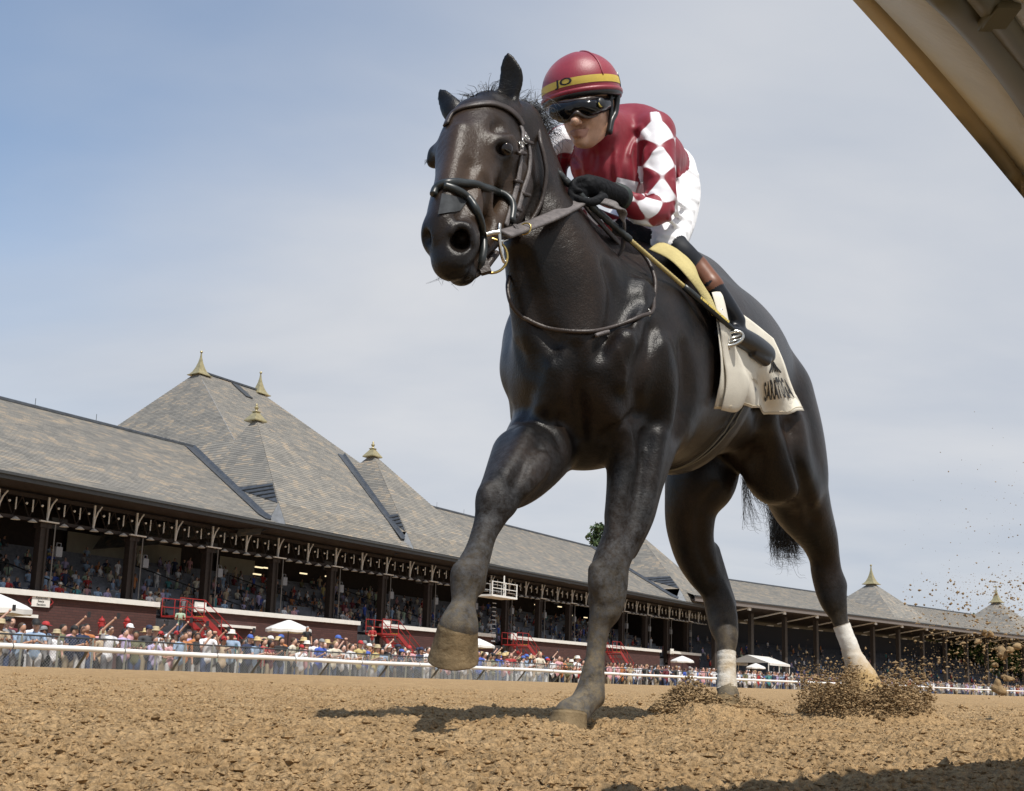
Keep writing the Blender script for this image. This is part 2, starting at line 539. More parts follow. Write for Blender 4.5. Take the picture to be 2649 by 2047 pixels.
# ----------------------------------------------------------------------------
# materials
# ----------------------------------------------------------------------------
MATS = {}
def mat(name, col, rough=0.6, metal=0.0, spec=0.5, var=0.0, scale=8.0, bump=0.0, bscale=60.0, coat=0.0, sheen=0.0, two=None, coords='Object', emit=None):
    """plain procedural material: base colour broken up by noise, fine bump"""
    if name in MATS: return MATS[name]
    m = bpy.data.materials.new(name); m.use_nodes = True
    t = m.node_tree; b = t.nodes['Principled BSDF']
    b.inputs['Roughness'].default_value = rough
    b.inputs['Metallic'].default_value = metal
    b.inputs['Specular IOR Level'].default_value = spec
    b.inputs['Coat Weight'].default_value = coat
    b.inputs['Sheen Weight'].default_value = sheen
    c = (*col, 1)
    b.inputs['Base Color'].default_value = c
    tcn = N(t, 'ShaderNodeTexCoord')
    if var > 0 or two is not None:
        nz = N(t, 'ShaderNodeTexNoise', inp={'Scale': scale, 'Detail': 6.0, 'Roughness': 0.6})
        t.links.new(tcn.outputs[coords], nz.inputs['Vector'])
        mr = N(t, 'ShaderNodeMapRange', inp={'From Min': 0.33, 'From Max': 0.67})
        t.links.new(nz.outputs['Fac'], mr.inputs['Value'])
        mx = N(t, 'ShaderNodeMixRGB')
        mx.inputs[1].default_value = tuple(x * (1 - var) for x in col) + (1,) if two is None else c
        mx.inputs[2].default_value = tuple(min(1, x * (1 + var)) for x in col) + (1,) if two is None else (*two, 1)
        t.links.new(mr.outputs[0], mx.inputs[0])
        t.links.new(mx.outputs[0], b.inputs['Base Color'])
    if bump > 0:
        nb = N(t, 'ShaderNodeTexNoise', inp={'Scale': bscale, 'Detail': 4.0, 'Roughness': 0.6})
        t.links.new(tcn.outputs[coords], nb.inputs['Vector'])
        bp = N(t, 'ShaderNodeBump', inp={'Strength': bump, 'Distance': 0.01})
        t.links.new(nb.outputs['Fac'], bp.inputs['Height'])
        t.links.new(bp.outputs[0], b.inputs['Normal'])
    if emit:
        b.inputs['Emission Color'].default_value = (*emit[0], 1); b.inputs['Emission Strength'].default_value = emit[1]
    MATS[name] = m
    return m

def unit(v):
    v = np.asarray(v, float); return v / np.linalg.norm(v)
def text_pts(txt, size):
    cu = bpy.data.curves.new('t', 'FONT'); cu.body = txt; cu.size = size; cu.resolution_u = 4; cu.offset = .022 * size
    ob = bpy.data.objects.new('t', cu); COL.objects.link(ob)
    dg = bpy.context.evaluated_depsgraph_get(); e = ob.evaluated_get(dg); mesh = e.to_mesh()
    v = np.array([tuple(x.co) for x in mesh.vertices]); f = [tuple(p.vertices) for p in mesh.polygons]
    e.to_mesh_clear(); bpy.data.objects.remove(ob); bpy.data.curves.remove(cu); return v, f

# ----------------------------------------------------------------------------
# the dirt track
# ----------------------------------------------------------------------------
def vnoise(x, y, seed, scale):
    """smooth value noise on arrays"""
    rg = np.random.default_rng(seed); T = rg.random((256, 256)).astype(np.float32)
    X, Y = x / scale, y / scale; i, j = np.floor(X).astype(int), np.floor(Y).astype(int)
    fx, fy = X - i, Y - j; fx = fx * fx * (3 - 2 * fx); fy = fy * fy * (3 - 2 * fy)
    g = lambda a, b: T[a % 256, b % 256]
    return (g(i, j) * (1 - fx) + g(i + 1, j) * fx) * (1 - fy) + (g(i, j + 1) * (1 - fx) + g(i + 1, j + 1) * fx) * fy - .5
def ang(x, y, seed, scale):
    n = vnoise(x, y, seed, scale); return np.abs(n) * 2
def worley(x, y, seed, scale):
    """distance to the nearest jittered cell point: 0 at crumbs' centres, about 1 at their edges"""
    rg = np.random.default_rng(seed); J = rg.random((128, 128, 2)).astype(np.float32); X, Y = (x / scale).astype(np.float32), (y / scale).astype(np.float32)
    i, j = np.floor(X).astype(int), np.floor(Y).astype(int); best = np.full(X.shape, 9., np.float32)
    for a in (-1, 0, 1):
        for b in (-1, 0, 1):
            q = J[(i + a) % 128, (j + b) % 128]; d = (i + a + q[..., 0] - X) ** 2 + (j + b + q[..., 1] - Y) ** 2; np.minimum(best, d, out=best)
    return np.sqrt(best)
TDIRT = 22.6                                     # far edge of the dirt, across the track
def base_z(x, y):
    t = x * TW[0] + y * TW[1]
    u = np.clip((t - 3.0) / (TDIRT - 3.0), 0, 1)
    z = .105 * u * u * (3 - 2 * u)
    z = np.where(t > TDIRT, z - np.clip((t - TDIRT) / .8, 0, 1) * .62, z)
    return z
def lane(x, y):      # 0 on the gravel strip by the inner rail, 1 on the cushion
    t = x * TW[0] + y * TW[1] + .10 * vnoise(x, y, 5, .35) + .05 * vnoise(x, y, 6, .09)
    return np.clip((t + .30) / .10, 0, 1)
def dirt_z(x, y, fine=1.0):
    k = lane(x, y)
    z = .016 * vnoise(x, y, 1, .9) + .014 * vnoise(x, y, 2, .30) + .012 * vnoise(x, y, 3, .12)
    c = vnoise(x, y, 7, .062); d = vnoise(x, y, 8, .034); e = vnoise(x, y, 9, .018); f = vnoise(x, y, 10, .011)
    pit = np.clip(vnoise(x, y, 13, .055) - .20, 0, 1) * 2.2 + np.clip(vnoise(x, y, 14, .028) - .26, 0, 1) * 1.6
    w1 = 1 - np.clip(worley(x, y, 31, .030), 0, 1) ** 2; w2 = 1 - np.clip(worley(x, y, 32, .015), 0, 1) ** 2
    msk = np.clip(.5 + 2.2 * vnoise(x, y, 33, .10), .15, 1)
    z = z + fine * (.012 * np.abs(c) + .010 * np.abs(d) * 2 + .006 * f + .011 * w1 * msk + .0085 * w2 - .044 * pit)
    z = z * (.08 + .92 * k) - .028 * (1 - k) + .004 * (1 - k) * vnoise(x, y, 12, .03)
    # hoof marks round the planted feet
    for hx, hy, am, w in HOOFS:
        r2 = (x - hx) ** 2 + (y - hy) ** 2
        z = z + am * np.exp(-((np.sqrt(r2) - w) / (w * .45)) ** 2) - .025 * np.exp(-r2 / (w * .6) ** 2) - .0 * r2
    return z - .024
_h = [P(1475, 1880, 2.73), P(1872, 1850, 4.02), P(2250, 1850, 4.25)]
HOOFS = [(_h[0][0], _h[0][1] + .02, .012, .13), (_h[1][0] - .03, _h[1][1] - .12, .055, .13), (_h[2][0], _h[2][1], .05, .20)]

def dirt_material():
    m = bpy.data.materials.new('track_dirt'); m.use_nodes = True; t = m.node_tree; b = t.nodes['Principled BSDF']
    tcn = N(t, 'ShaderNodeTexCoord')
    n1 = N(t, 'ShaderNodeTexNoise', inp={'Scale': 3.0, 'Detail': 8.0, 'Roughness': .65}); t.links.new(tcn.outputs['Object'], n1.inputs['Vector'])
    n2 = N(t, 'ShaderNodeTexNoise', inp={'Scale': 75.0, 'Detail': 6.0, 'Roughness': .75}); t.links.new(tcn.outputs['Object'], n2.inputs['Vector'])
    m1 = N(t, 'ShaderNodeMixRGB'); m1.inputs[1].default_value = (.370, .240, .118, 1); m1.inputs[2].default_value = (.480, .328, .174, 1)
    r1 = N(t, 'ShaderNodeMapRange', inp={'From Min': .35, 'From Max': .65}); t.links.new(n1.outputs['Fac'], r1.inputs['Value']); t.links.new(r1.outputs[0], m1.inputs[0])
    m2 = N(t, 'ShaderNodeMixRGB', blend_type='MULTIPLY'); m2.inputs[0].default_value = 1
    r2 = N(t, 'ShaderNodeMapRange', inp={'From Min': .33, 'From Max': .60, 'To Min': .38, 'To Max': 1.22}); t.links.new(n2.outputs['Fac'], r2.inputs['Value'])
    t.links.new(m1.outputs[0], m2.inputs[1]); t.links.new(r2.outputs[0], m2.inputs[2])
    # gravel strip: greyer
    at = N(t, 'ShaderNodeAttribute', attribute_name='gravel'); mg = N(t, 'ShaderNodeMixRGB'); mg.inputs[2].default_value = (.30, .26, .21, 1)
    t.links.new(at.outputs['Fac'], mg.inputs[0]); t.links.new(m2.outputs[0], mg.inputs[1]); t.links.new(mg.outputs[0], b.inputs['Base Color'])
    b.inputs['Roughness'].default_value = .95; b.inputs['Specular IOR Level'].default_value = .12
    n3 = N(t, 'ShaderNodeTexNoise', inp={'Scale': 120.0, 'Detail': 5.0, 'Roughness': .75}); t.links.new(tcn.outputs['Object'], n3.inputs['Vector'])
    vo = N(t, 'ShaderNodeTexVoronoi', inp={'Scale': 95.0, 'Randomness': 1.0}); t.links.new(tcn.outputs['Object'], vo.inputs['Vector'])
    sb_ = N(t, 'ShaderNodeMath', operation='SUBTRACT'); t.links.new(n3.outputs['Fac'], sb_.inputs[0]); t.links.new(vo.outputs['Distance'], sb_.inputs[1])
    b1 = N(t, 'ShaderNodeBump', inp={'Strength': .85, 'Distance': .012}); t.links.new(sb_.outputs[0], b1.inputs['Height']); t.links.new(b1.outputs[0], b.inputs['Normal'])
    return m
M_DIRT = dirt_material()
# one sheet, finer towards the photographer: rows in y with growing step, x step to match
def grid_rows():
    ys = [-2.0, -1.0, -.4, .15, .4, .6]; y = .78
    while y < 60:
        ys.append(y); y += max(.0042, .0030 * y ** 1.2) if y < 12 else (.10 + (y - 12) * .05)
    ys += [75, 100, 150, 300, 800, 3000]
    return np.array(ys)
GY = grid_rows()
_uu = np.concatenate([-np.array([60, 20, 8, 4, 2.2, 1.4, 1.05, .8]), np.linspace(-.62, .62, 760), np.array([.8, 1.05, 1.4, 2.2, 4, 8, 20, 60])])
YY, UU = np.meshgrid(GY, _uu, indexing='ij')
XX = UU * (np.abs(YY) * .95 + .35) + .02 * YY
jit = np.random.default_rng(2).random(XX.shape) - .5
dxs = np.gradient(XX, axis=1); XX = XX + jit * dxs * .5 * (np.abs(UU) < .62)
fade = np.clip(1 - (YY - 14) / 20, 0, 1)
ZZ = base_z(XX, YY) + dirt_z(XX, YY) * np.where(YY < 14, 1, fade) 
tt = XX * TW[0] + YY * TW[1]
ZZ = np.where(tt > TDIRT + .8, np.where(True, -.50, 0), ZZ)
ZZ = np.where(YY < .1, -.03, ZZ)
gv = np.stack([XX, YY, ZZ], -1).reshape(-1, 3); nr, nc = XX.shape
ii = (np.arange(nr - 1)[:, None] * nc + np.arange(nc - 1)[None, :]).ravel()
gq = np.stack([ii, ii + 1, ii + nc + 1, ii + nc], 1)
gme = fast_mesh('ground', gv, gq, [M_DIRT], True)
attr_float(gme, 'gravel', (1 - lane(XX, YY)).ravel())
ground = link(bpy.data.objects.new('ground', gme)); tag(ground, 'loose tan dirt racing surface churned into clods', kind='structure')
print('T: ground verts', len(gv))

# loose clods lying on the dirt: one mass nobody could count
def clod_protos(n=10, seed=3):
    rg = np.random.default_rng(seed); out = []
    v0 = np.array([(1, 0, 0), (-1, 0, 0), (0, 1, 0), (0, -1, 0), (0, 0, 1), (0, 0, -1)], float)
    f0 = np.array([(0, 2, 4), (2, 1, 4), (1, 3, 4), (3, 0, 4), (2, 0, 5), (1, 2, 5), (3, 1, 5), (0, 3, 5)])
    for _ in range(n):
        v = v0 * rg.uniform(.6, 1.3, (6, 1)) * rg.uniform(.65, 1.25, 3) + rg.normal(0, .18, (6, 3)); out.append(v)
    return out, f0
CLODS, CLOD_F = clod_protos()
def clod_mass(name, pos, size, mat_, label, cat=None, parent=None, seed=1):
    rg = np.random.default_rng(seed); n = len(pos); V = np.empty((n, 6, 3), np.float32)
    a = rg.uniform(0, 2 * math.pi, n); ca, sa = np.cos(a), np.sin(a); k = rg.integers(0, len(CLODS), n)
    base = np.stack(CLODS)[k] * np.asarray(size)[:, None, None]
    V[..., 0] = base[..., 0] * ca[:, None] - base[..., 1] * sa[:, None]; V[..., 1] = base[..., 0] * sa[:, None] + base[..., 1] * ca[:, None]; V[..., 2] = base[..., 2] * .8
    V += np.asarray(pos)[:, None, :]
    F = (CLOD_F[None] + (np.arange(n) * 6)[:, None, None]).reshape(-1, 3)
    o = link(bpy.data.objects.new(name, fast_mesh(name, V.reshape(-1, 3), F, [mat_], False)), parent)
    tag(o, label, cat, kind='stuff'); return o
rg = np.random.default_rng(21)
nC = 62000
cy = .7 * (11 / .7) ** rg.random(nC); cx = (rg.random(nC) * 2 - 1) * (.62 * cy + .25)
kl = lane(cx, cy); keep = rg.random(nC) < (.06 + .94 * kl); cx, cy = cx[keep], cy[keep]
cs = .0020 + .0050 * rg.random(len(cx)) ** 2.4 + .009 * (rg.random(len(cx)) < .010) ; cs *= np.clip(.75 + cy * .12, .8, 1.7)
cz = base_z(cx, cy) + dirt_z(cx, cy) + cs * .35
dirt_clods = clod_mass('dirt_clods', np.stack([cx, cy, cz], 1), cs, M_DIRT, 'small loose dirt clods scattered over the racing surface', 'dirt')

# ----------------------------------------------------------------------------
# grandstand and clubhouse
# ----------------------------------------------------------------------------
class Fr:
    """a building frame: s along the facade, t back from it, z up"""
    def __init__(s_, org, heading):
        s_.o = np.array([org[0], org[1], 0.0]); s_.u = np.array([math.sin(heading), math.cos(heading), 0]); s_.w = np.array([-math.cos(heading), math.sin(heading), 0])
    def pt(s_, s, t, z): return s_.o + s_.u * s + s_.w * t + TZ * z
    def on(s_, px, py, t):
        v = ray(px, py); k = (t - (CAM - s_.o) @ s_.w) / (v @ s_.w); p = CAM + v * k
        return (p - s_.o) @ s_.u, p[2]
    @property
    def ax(s_): return np.array([s_.u, s_.w, TZ])
G1 = Fr((0, 0), TA)
def slate_material():
    m = bpy.data.materials.new('roof_slate'); m.use_nodes = True; t = m.node_tree; b = t.nodes['Principled BSDF']
    uv = N(t, 'ShaderNodeUVMap'); uv.uv_map = 'UVMap'; sp = N(t, 'ShaderNodeSeparateXYZ'); t.links.new(uv.outputs[0], sp.inputs[0])
    row = N(t, 'ShaderNodeMath', operation='FLOOR'); t.links.new(sp.outputs['Y'], row.inputs[0])
    wn = N(t, 'ShaderNodeTexWhiteNoise', noise_dimensions='1D'); t.links.new(row.outputs[0], wn.inputs['W'])
    ax = N(t, 'ShaderNodeMath', operation='MULTIPLY_ADD'); ax.inputs[1].default_value = 2.2; t.links.new(sp.outputs['X'], ax.inputs[0]); t.links.new(wn.outputs['Value'], ax.inputs[2])
    col = N(t, 'ShaderNodeMath', operation='FLOOR'); t.links.new(ax.outputs[0], col.inputs[0])
    cb = N(t, 'ShaderNodeCombineXYZ'); t.links.new(col.outputs[0], cb.inputs[0]); t.links.new(row.outputs[0], cb.inputs[1])
    w2 = N(t, 'ShaderNodeTexWhiteNoise', noise_dimensions='2D'); t.links.new(cb.outputs[0], w2.inputs['Vector'])
    # patches of newer, warmer slates
    nz = N(t, 'ShaderNodeTexNoise', inp={'Scale': .28, 'Detail': 4.0, 'Roughness': .6})
    sc = N(t, 'ShaderNodeVectorMath', operation='MULTIPLY'); sc.inputs[1].default_value = (1.0, .5, 1); t.links.new(cb.outputs[0], sc.inputs[0]); t.links.new(sc.outputs[0], nz.inputs['Vector'])
    pm = N(t, 'ShaderNodeMath', operation='ADD'); t.links.new(nz.outputs['Fac'], pm.inputs[0])
    hv_ = N(t, 'ShaderNodeMath', operation='MULTIPLY'); hv_.inputs[1].default_value = .34; t.links.new(w2.outputs['Value'], hv_.inputs[0]); t.links.new(hv_.outputs[0], pm.inputs[1])
    cr = N(t, 'ShaderNodeValToRGB'); e = cr.color_ramp.elements
    e[0].position = .45; e[0].color = (.168, .162, .148, 1); e[1].position = 1.0; e[1].color = (.36, .295, .22, 1)
    for ps, cl_ in ((.60, (.205, .195, .176, 1)), (.74, (.232, .218, .192, 1)), (.86, (.30, .255, .20, 1))):
        q_ = cr.color_ramp.elements.new(ps); q_.color = cl_
    t.links.new(pm.outputs[0], cr.inputs[0]); t.links.new(cr.outputs[0], b.inputs['Base Color'])
    b.inputs['Roughness'].default_value = .75; b.inputs['Specular IOR Level'].default_value = .3
    return m
M_SLATE = slate_material()
M_FLASH = mat('grey_flashing', (.075, .083, .095), .5, metal=.3, var=.25, scale=3)
M_GOLD = mat('gilded_metal', (.36, .31, .17), .4, metal=.35, var=.2, scale=4)
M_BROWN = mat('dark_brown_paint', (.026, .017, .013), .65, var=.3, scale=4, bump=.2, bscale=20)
M_WHITE = mat('white_paint', (.72, .71, .68), .55, var=.06, scale=3)
M_DKGREY = mat('dark_grey_metal', (.045, .048, .05), .5, var=.2)
M_CREAM = mat('cream_wall', (.36, .34, .27), .8, var=.1, scale=1.2)
M_TIER = mat('grey_seating', (.20, .21, .24), .8, var=.2, scale=5)
M_RED = mat('red_steel', (.30, .022, .022), .45, var=.15, scale=6)
M_LIT = mat('warm_lamp', (.8, .7, .5), .4, emit=((1, .82, .5), 1.2))
def brick_material():
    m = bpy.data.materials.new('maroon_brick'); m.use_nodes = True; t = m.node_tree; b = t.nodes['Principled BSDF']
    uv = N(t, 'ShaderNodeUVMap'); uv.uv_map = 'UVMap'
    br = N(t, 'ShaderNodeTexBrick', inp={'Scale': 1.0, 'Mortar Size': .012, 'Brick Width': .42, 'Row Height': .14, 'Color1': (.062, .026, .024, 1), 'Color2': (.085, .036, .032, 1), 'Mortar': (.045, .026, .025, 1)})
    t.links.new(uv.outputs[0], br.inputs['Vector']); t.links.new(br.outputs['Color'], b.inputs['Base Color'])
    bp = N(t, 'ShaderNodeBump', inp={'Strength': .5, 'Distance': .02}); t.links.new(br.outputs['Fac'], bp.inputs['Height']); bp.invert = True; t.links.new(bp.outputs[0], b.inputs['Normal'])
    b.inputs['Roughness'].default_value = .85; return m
M_BRICK = brick_material()

def roof_face(name, A, B, C, D, parent, course=.25, flare=None):
    """slated face: bottom edge A->B, top edge D->C, built as real overlapping courses"""
    A, B, C, D = (np.asarray(x, float) for x in (A, B, C, D))
    n = max(2, int(round(max(np.linalg.norm(D - A), np.linalg.norm(C - B)) / course)))
    nrm = unit(np.cross(B - A, D - A)) if np.linalg.norm(np.cross(B - A, D - A)) > 1e-6 else unit(np.cross(B - A, C - A))
    if nrm[2] < 0: nrm = -nrm
    e = unit(B - A); vs, fs, uvs = [], [], []
    for i in range(n):
        t0, t1 = i / n, (i + 1) / n
        l0, r0, l1, r1 = A + (D - A) * t0, B + (C - B) * t0, A + (D - A) * t1, B + (C - B) * t1
        k = len(vs); th = .022
        vs += [l0 + nrm * th, r0 + nrm * th, r1 + nrm * .004, l1 + nrm * .004, l0, r0]
        fs += [(k, k + 1, k + 2, k + 3), (k + 4, k + 5, k + 1, k)]
        x = [(q - A) @ e for q in (l0, r0, r1, l1)]
        uvs += [(x[0], i + .02), (x[1], i + .02), (x[2], i + .98), (x[3], i + .98), (x[0], i + .02), (x[1], i + .02), (x[1], i + .03), (x[0], i + .03)]
    o = mesh_obj(name, vs, fs, M_SLATE, parent)
    uvl = o.data.uv_layers.new(name='UVMap'); uvl.data.foreach_set('uv', np.array(uvs, np.float32).ravel())
    return o
def uv_box_wall(name, fr, s0, s1, t, z0, z1, th, m_, parent):
    mb = MB(); mb.box(fr.pt((s0 + s1) / 2, t + th / 2, (z0 + z1) / 2), (s1 - s0, th, z1 - z0), fr.ax); o = mb.build(name, m_, parent)
    uvl = o.data.uv_layers.new(name='UVMap')
    for l in o.data.loops:
        p = np.array(o.data.vertices[l.vertex_index].co) - fr.o; uvl.data[l.index].uv = (p @ fr.u + p @ fr.w, p[2])
    return o
def share(parent, name, me, M4):
    o = bpy.data.objects.new(name, me); o.matrix_world = M4; return link(o, parent)
def m4(ax, loc):
    m_ = Matrix.Identity(4)
    for i in range(3):
        for j in range(3): m_[i][j] = ax[j][i]
        m_[i][3] = loc[i]
    return m_
def finial_spire(fr, s, t, z, k, parent):
    mb = MB(); c = fr.pt(s, t, z); a = fr.ax
    prof = [(1.05 * k, -.62 * k), (1.06 * k, -.55 * k), (.86 * k, -.42 * k), (.62 * k, -.10 * k), (.40 * k, .42 * k), (.22 * k, 1.05 * k), (.10 * k, 1.7 * k), (.05 * k, 2.3 * k)]
    mb.lathe(c, prof, ax=a, sq=True); mb.lathe(c + TZ * 2.42 * k, [(.02, -.2 * k)] + [(.17 * k * math.sin(x) + .005, -.17 * k * math.cos(x)) for x in np.linspace(.2, math.pi - .05, 7)], 10, ax=a)
    return mb.build('finial', M_GOLD, parent)
def finial_urn(fr, s, t, z, k, parent):
    mb = MB(); c = fr.pt(s, t, z); a = fr.ax
    mb.lathe(c, [(1.0 * k, -.75 * k), (1.02 * k, -.62 * k), (.55 * k, .05 * k), (.30 * k, .42 * k), (.40 * k, .50 * k), (.40 * k, .58 * k), (.22 * k, .64 * k)], ax=a, sq=True)
    mb.lathe(c, [(.2 * k, .64 * k), (.12 * k, .80 * k), (.25 * k, 1.0 * k), (.28 * k, 1.12 * k), (.16 * k, 1.28 * k), (.10 * k, 1.36 * k), (.15 * k, 1.46 * k), (.10 * k, 1.58 * k), (.02 * k, 1.66 * k)], 12, ax=a)
    return mb.build('finial', M_GOLD, parent)

EAVE_T, COL_T, WALL_T, RIDGE_T = 46.5, 49.7, 49.0, 60.0
ZE = G1.on(0, 1219, EAVE_T)[1]; ZR = G1.on(0, 1033, RIDGE_T)[1]; ZW = G1.on(0, 1520, WALL_T)[1]
S0, S1 = 18.0, G1.on(1862, 1570, EAVE_T)[0]
APR = -.52
stand = empty('grandstand', tuple(G1.pt(60, 50, APR))); tag(stand, 'long open grandstand with slate roof, steep pyramid towers and gilded finials', 'grandstand')
KT, KZ = EAVE_T + 1.5, ZE + .62
def roof_run(fr, sa, sb, et, ez, kt, kz, rt, rz, parent, back=True, split=1):
    P4 = fr.pt
    roof_face('roof_slope', P4(sa, et, ez), P4(sb, et, ez), P4(sb, kt, kz), P4(sa, kt, kz), parent, .25)
    roof_face('roof_slope', P4(sa, kt, kz), P4(sb, kt, kz), P4(sb, rt, rz), P4(sa, rt, rz), parent, .25)
    if back: roof_face('roof_slope', P4(sb, 2 * rt - et, ez), P4(sa, 2 * rt - et, ez), P4(sa, rt, rz), P4(sb, rt, rz), parent, .8)
    mb = MB(); mb.tube([P4(sa, rt, rz + .06), P4(sb, rt, rz + .06)], .14, 6); mb.build('ridge_cap', M_FLASH, parent)
    mb = MB(); mb.box(P4((sa + sb) / 2, et + .02, ez - .12), (sb - sa, .10, .34), fr.ax); mb.box(P4((sa + sb) / 2, et - .10, ez - .02), (sb - sa, .16, .14), fr.ax); mb.build('gutter', M_DKGREY, parent)
roof_run(G1, S0, S1, EAVE_T, ZE, KT, KZ, RIDGE_T, ZR, stand)
def prism(parent, name, V, F, m_): return mesh_obj(name, V, F, m_, parent)
# pavilion hip roof
TP = 66.0; sA, zA = G1.on(512, 962, TP); sB, _ = G1.on(672, 1006, TP)
q = G1.pt
kL = 4.8; tF, zF = 55.6, 16.1
lz = (zA - zF) / kL; fz = (zA - zF) / (TP - tF)
tL = 49.0; zL = zF - fz * (tF - tL); dL = (zA - zL) / lz
roof_face('tower_roof_face', q(sA - dL, tL, zL), q(sB + dL, tL, zL), q(sB, TP, zA), q(sA, TP, zA), stand)          # front
roof_face('tower_roof_face', q(sA - dL, EAVE_T + .1, ZE + .12), q(sB + dL, EAVE_T + .1, ZE + .12), q(sB + dL, tL, zL), q(sA - dL, tL, zL), stand)
def lpl(t, z): return q(sA - (zA - z) / lz, t, z)          # the plane of the left end, shared with the first corner tower
roof_face('tower_roof_face', lpl(2 * TP - tF, zF), lpl(tF, zF), q(sA, TP, zA), q(sA, TP, zA), stand)
roof_face('tower_roof_face', lpl(84, 8.2), lpl(tF, 8.2), lpl(tF, zF), lpl(84, zF), stand)
roof_face('tower_roof_face', q(sB + dL, tL, zL), q(sB + dL, 2 * TP - tL, zL), q(sB, TP, zA), q(sB, TP, zA), stand)
finial_spire(G1, sA + .2, TP, zA + .10, .66, stand); finial_spire(G1, sB, TP, zA + .10, .66, stand)
mb = MB(); mb.tube([q(sA, TP, zA + .1), q(sB, TP, zA + .1)], .12, 6); mb.build('ridge_cap', M_FLASH, stand)
mb = MB(); fa = unit(np.array(q(sA, TP, zA)) - q(sA, tF, zF)); sm_ = (sA * .45 + sB * .55); mb.box(q(sm_, TP - 1.2, zA - .82), (.7, 2.3, .12), np.array([G1.u, unit(G1.w * (TP - tF) + TZ * (zA - zF)), unit(np.cross(G1.u, unit(G1.w * (TP - tF) + TZ * (zA - zF))))])); mb.build('skylight', M_DKGREY, stand)
# small corner pyramids
def corner_tower(fr, s, t, z, parent, k=1.0, urn=True, et=EAVE_T, ez=ZE, lk=1.55, front=.97, fin=None, zmain=None):
    """apex at (s,t,z); front face runs down to the eave, left face steep"""
    h = z - ez - .35 * k; dt = h / front; ds = h / lk
    a = fr.pt(s, t, z); tf = max(t - dt, et + .3)
    h2 = (t - tf) * front; zf = z - h2; dsf = h2 / lk
    L, Rr = fr.pt(s - dsf, tf, zf), fr.pt(s + dsf, tf, zf)
    bl, br = fr.pt(s - dsf, t + (t - tf), zf), fr.pt(s + dsf, t + (t - tf), zf)
    roof_face('tower_roof_face', L, Rr, a, a, parent); roof_face('tower_roof_face', bl, L, a, a, parent); roof_face('tower_roof_face', Rr, br, a, a, parent)
    # flared foot of the front face
    if tf > et:
        roof_face('tower_roof_face', fr.pt(s - dsf - 1.5 * k, et + .2, ez + .35), fr.pt(s + dsf + 2.2 * k, et + .2, ez + .35), Rr, L, parent)
    # lead flashing along the left foot
    mb = MB(); n3 = unit(np.cross(np.array(L) - bl, np.array(a) - bl)); 
    p0, p1 = fr.pt(s - (z - (zmain or ez + 5)) / lk - .1, t + 5 * k, (zmain or ez + 5)), fr.pt(s - dsf - 1.4 * k, et + .4, ez + .42)
    pm = fr.pt(s - dsf - .1, tf + .3, zf - .1)
    vs = [np.array(p0), np.array(p0) + fr.u * -.9 * k + TZ * .12, np.array(pm) + fr.u * -1.3 * k + TZ * .05, np.array(pm), np.array(p1), ]
    vs2 = [v + TZ * .16 + fr.u * -.05 for v in vs]
    return
st1 = G1.on(694, 1090, 54.9); st2 = G1.on(964, 1174, 54.9)
def small_tower(s, z, t=54.9, first=False, base=None):
    """corner tower: apex (s, t, z); base(t) = height of the roof it stands on"""
    k_ = lz; tf = 47.3; h = (t - tf) * .97; zf = z - h; ds = h / k_
    L, Rr, a = q(s - ds, tf, zf), q(s + ds, tf, zf), q(s, t, z); br = q(s + ds, 2 * t - tf, zf)
    pl = lambda t_, z_: q(s - (z - z_) / k_, t_, z_)
    roof_face('tower_roof_face', L, Rr, a, a, stand); roof_face('tower_roof_face', Rr, br, a, a, stand)
    if first:
        th = t - (z - zF) / .97
        roof_face('tower_roof_face', pl(tF, zF), pl(th, zF), a, a, stand); roof_face('tower_roof_face', pl(tF, zf), pl(tf, zf), pl(th, zF), pl(tF, zF), stand); roof_face('tower_roof_face', pl(tF, 8.4), pl(tf, 8.4), pl(tf, zf), pl(tF, zf), stand)
    else:
        roof_face('tower_roof_face', pl(2 * t - tf, zf), pl(tf, zf), a, a, stand)
    roof_face('tower_roof_face', q(s - ds - .1, EAVE_T - .02, ZE + .1), q(s + ds + 2.4, EAVE_T - .02, ZE + .1), Rr, L, stand)
    mesh_obj('flashing', [q(s - ds - .1, EAVE_T - .02, ZE + .1), L, q(s - ds - (zf - 8.6) / k_, tf + .1, 8.6)], [(0, 1, 2)], M_FLASH, stand)
    nn = unit(np.array([-k_ * G1.u[0], -k_ * G1.u[1], 1.0])); upl = unit(np.array(pl(t, z)) - pl(t, z - 1))
    vs, fs = [], []; n_ = 14; t_top = RIDGE_T - .2 if first or base is None else t + 3.2
    for i in range(n_ + 1):
        t_ = t_top + (tf - .2 - t_top) * i / n_; zb_ = (base or main_z)(t_); e = np.array(pl(t_, zb_)); w = .75 * (1 - .5 * i / n_)
        vs += [e + nn * .07 + upl * .30, e + nn * .07 + TZ * .05, e - G1.u * w + TZ * (.07 + .02)]
    for i in range(n_):
        for j in (0, 1): fs.append((3 * i + j, 3 * i + j + 1, 3 * i + j + 4, 3 * i + j + 3))
    mesh_obj('flashing', vs, fs, M_FLASH, stand)
    # lead apron at the foot of the left face, with ribs
    zt = zf + 1.5; th_ = t - (z - zt) / .97; e0 = np.array(pl(tf + .05, zf)) + nn * .05; e1 = np.array(pl(th_ + .05, zt)) + nn * .05
    tb = tf
    while (base or main_z)(tb) < zt and tb < t: tb += .1
    e2 = np.array(pl(tb, zt)) + nn * .05; mesh_obj('flashing', [e0, e1, e2], [(0, 1, 2)], M_FLASH, stand); mb = MB()
    for j in (.3, .5, .7, .88): mb.tube([e0 + (e1 - e0) * j + nn * .03, e0 + (e2 - e0) * (j * .9) + nn * .03], .04, 4)
    mb.build('flashing_rib', M_DKGREY, stand)
    finial_urn(G1, s, t, z + .10, .56, stand)
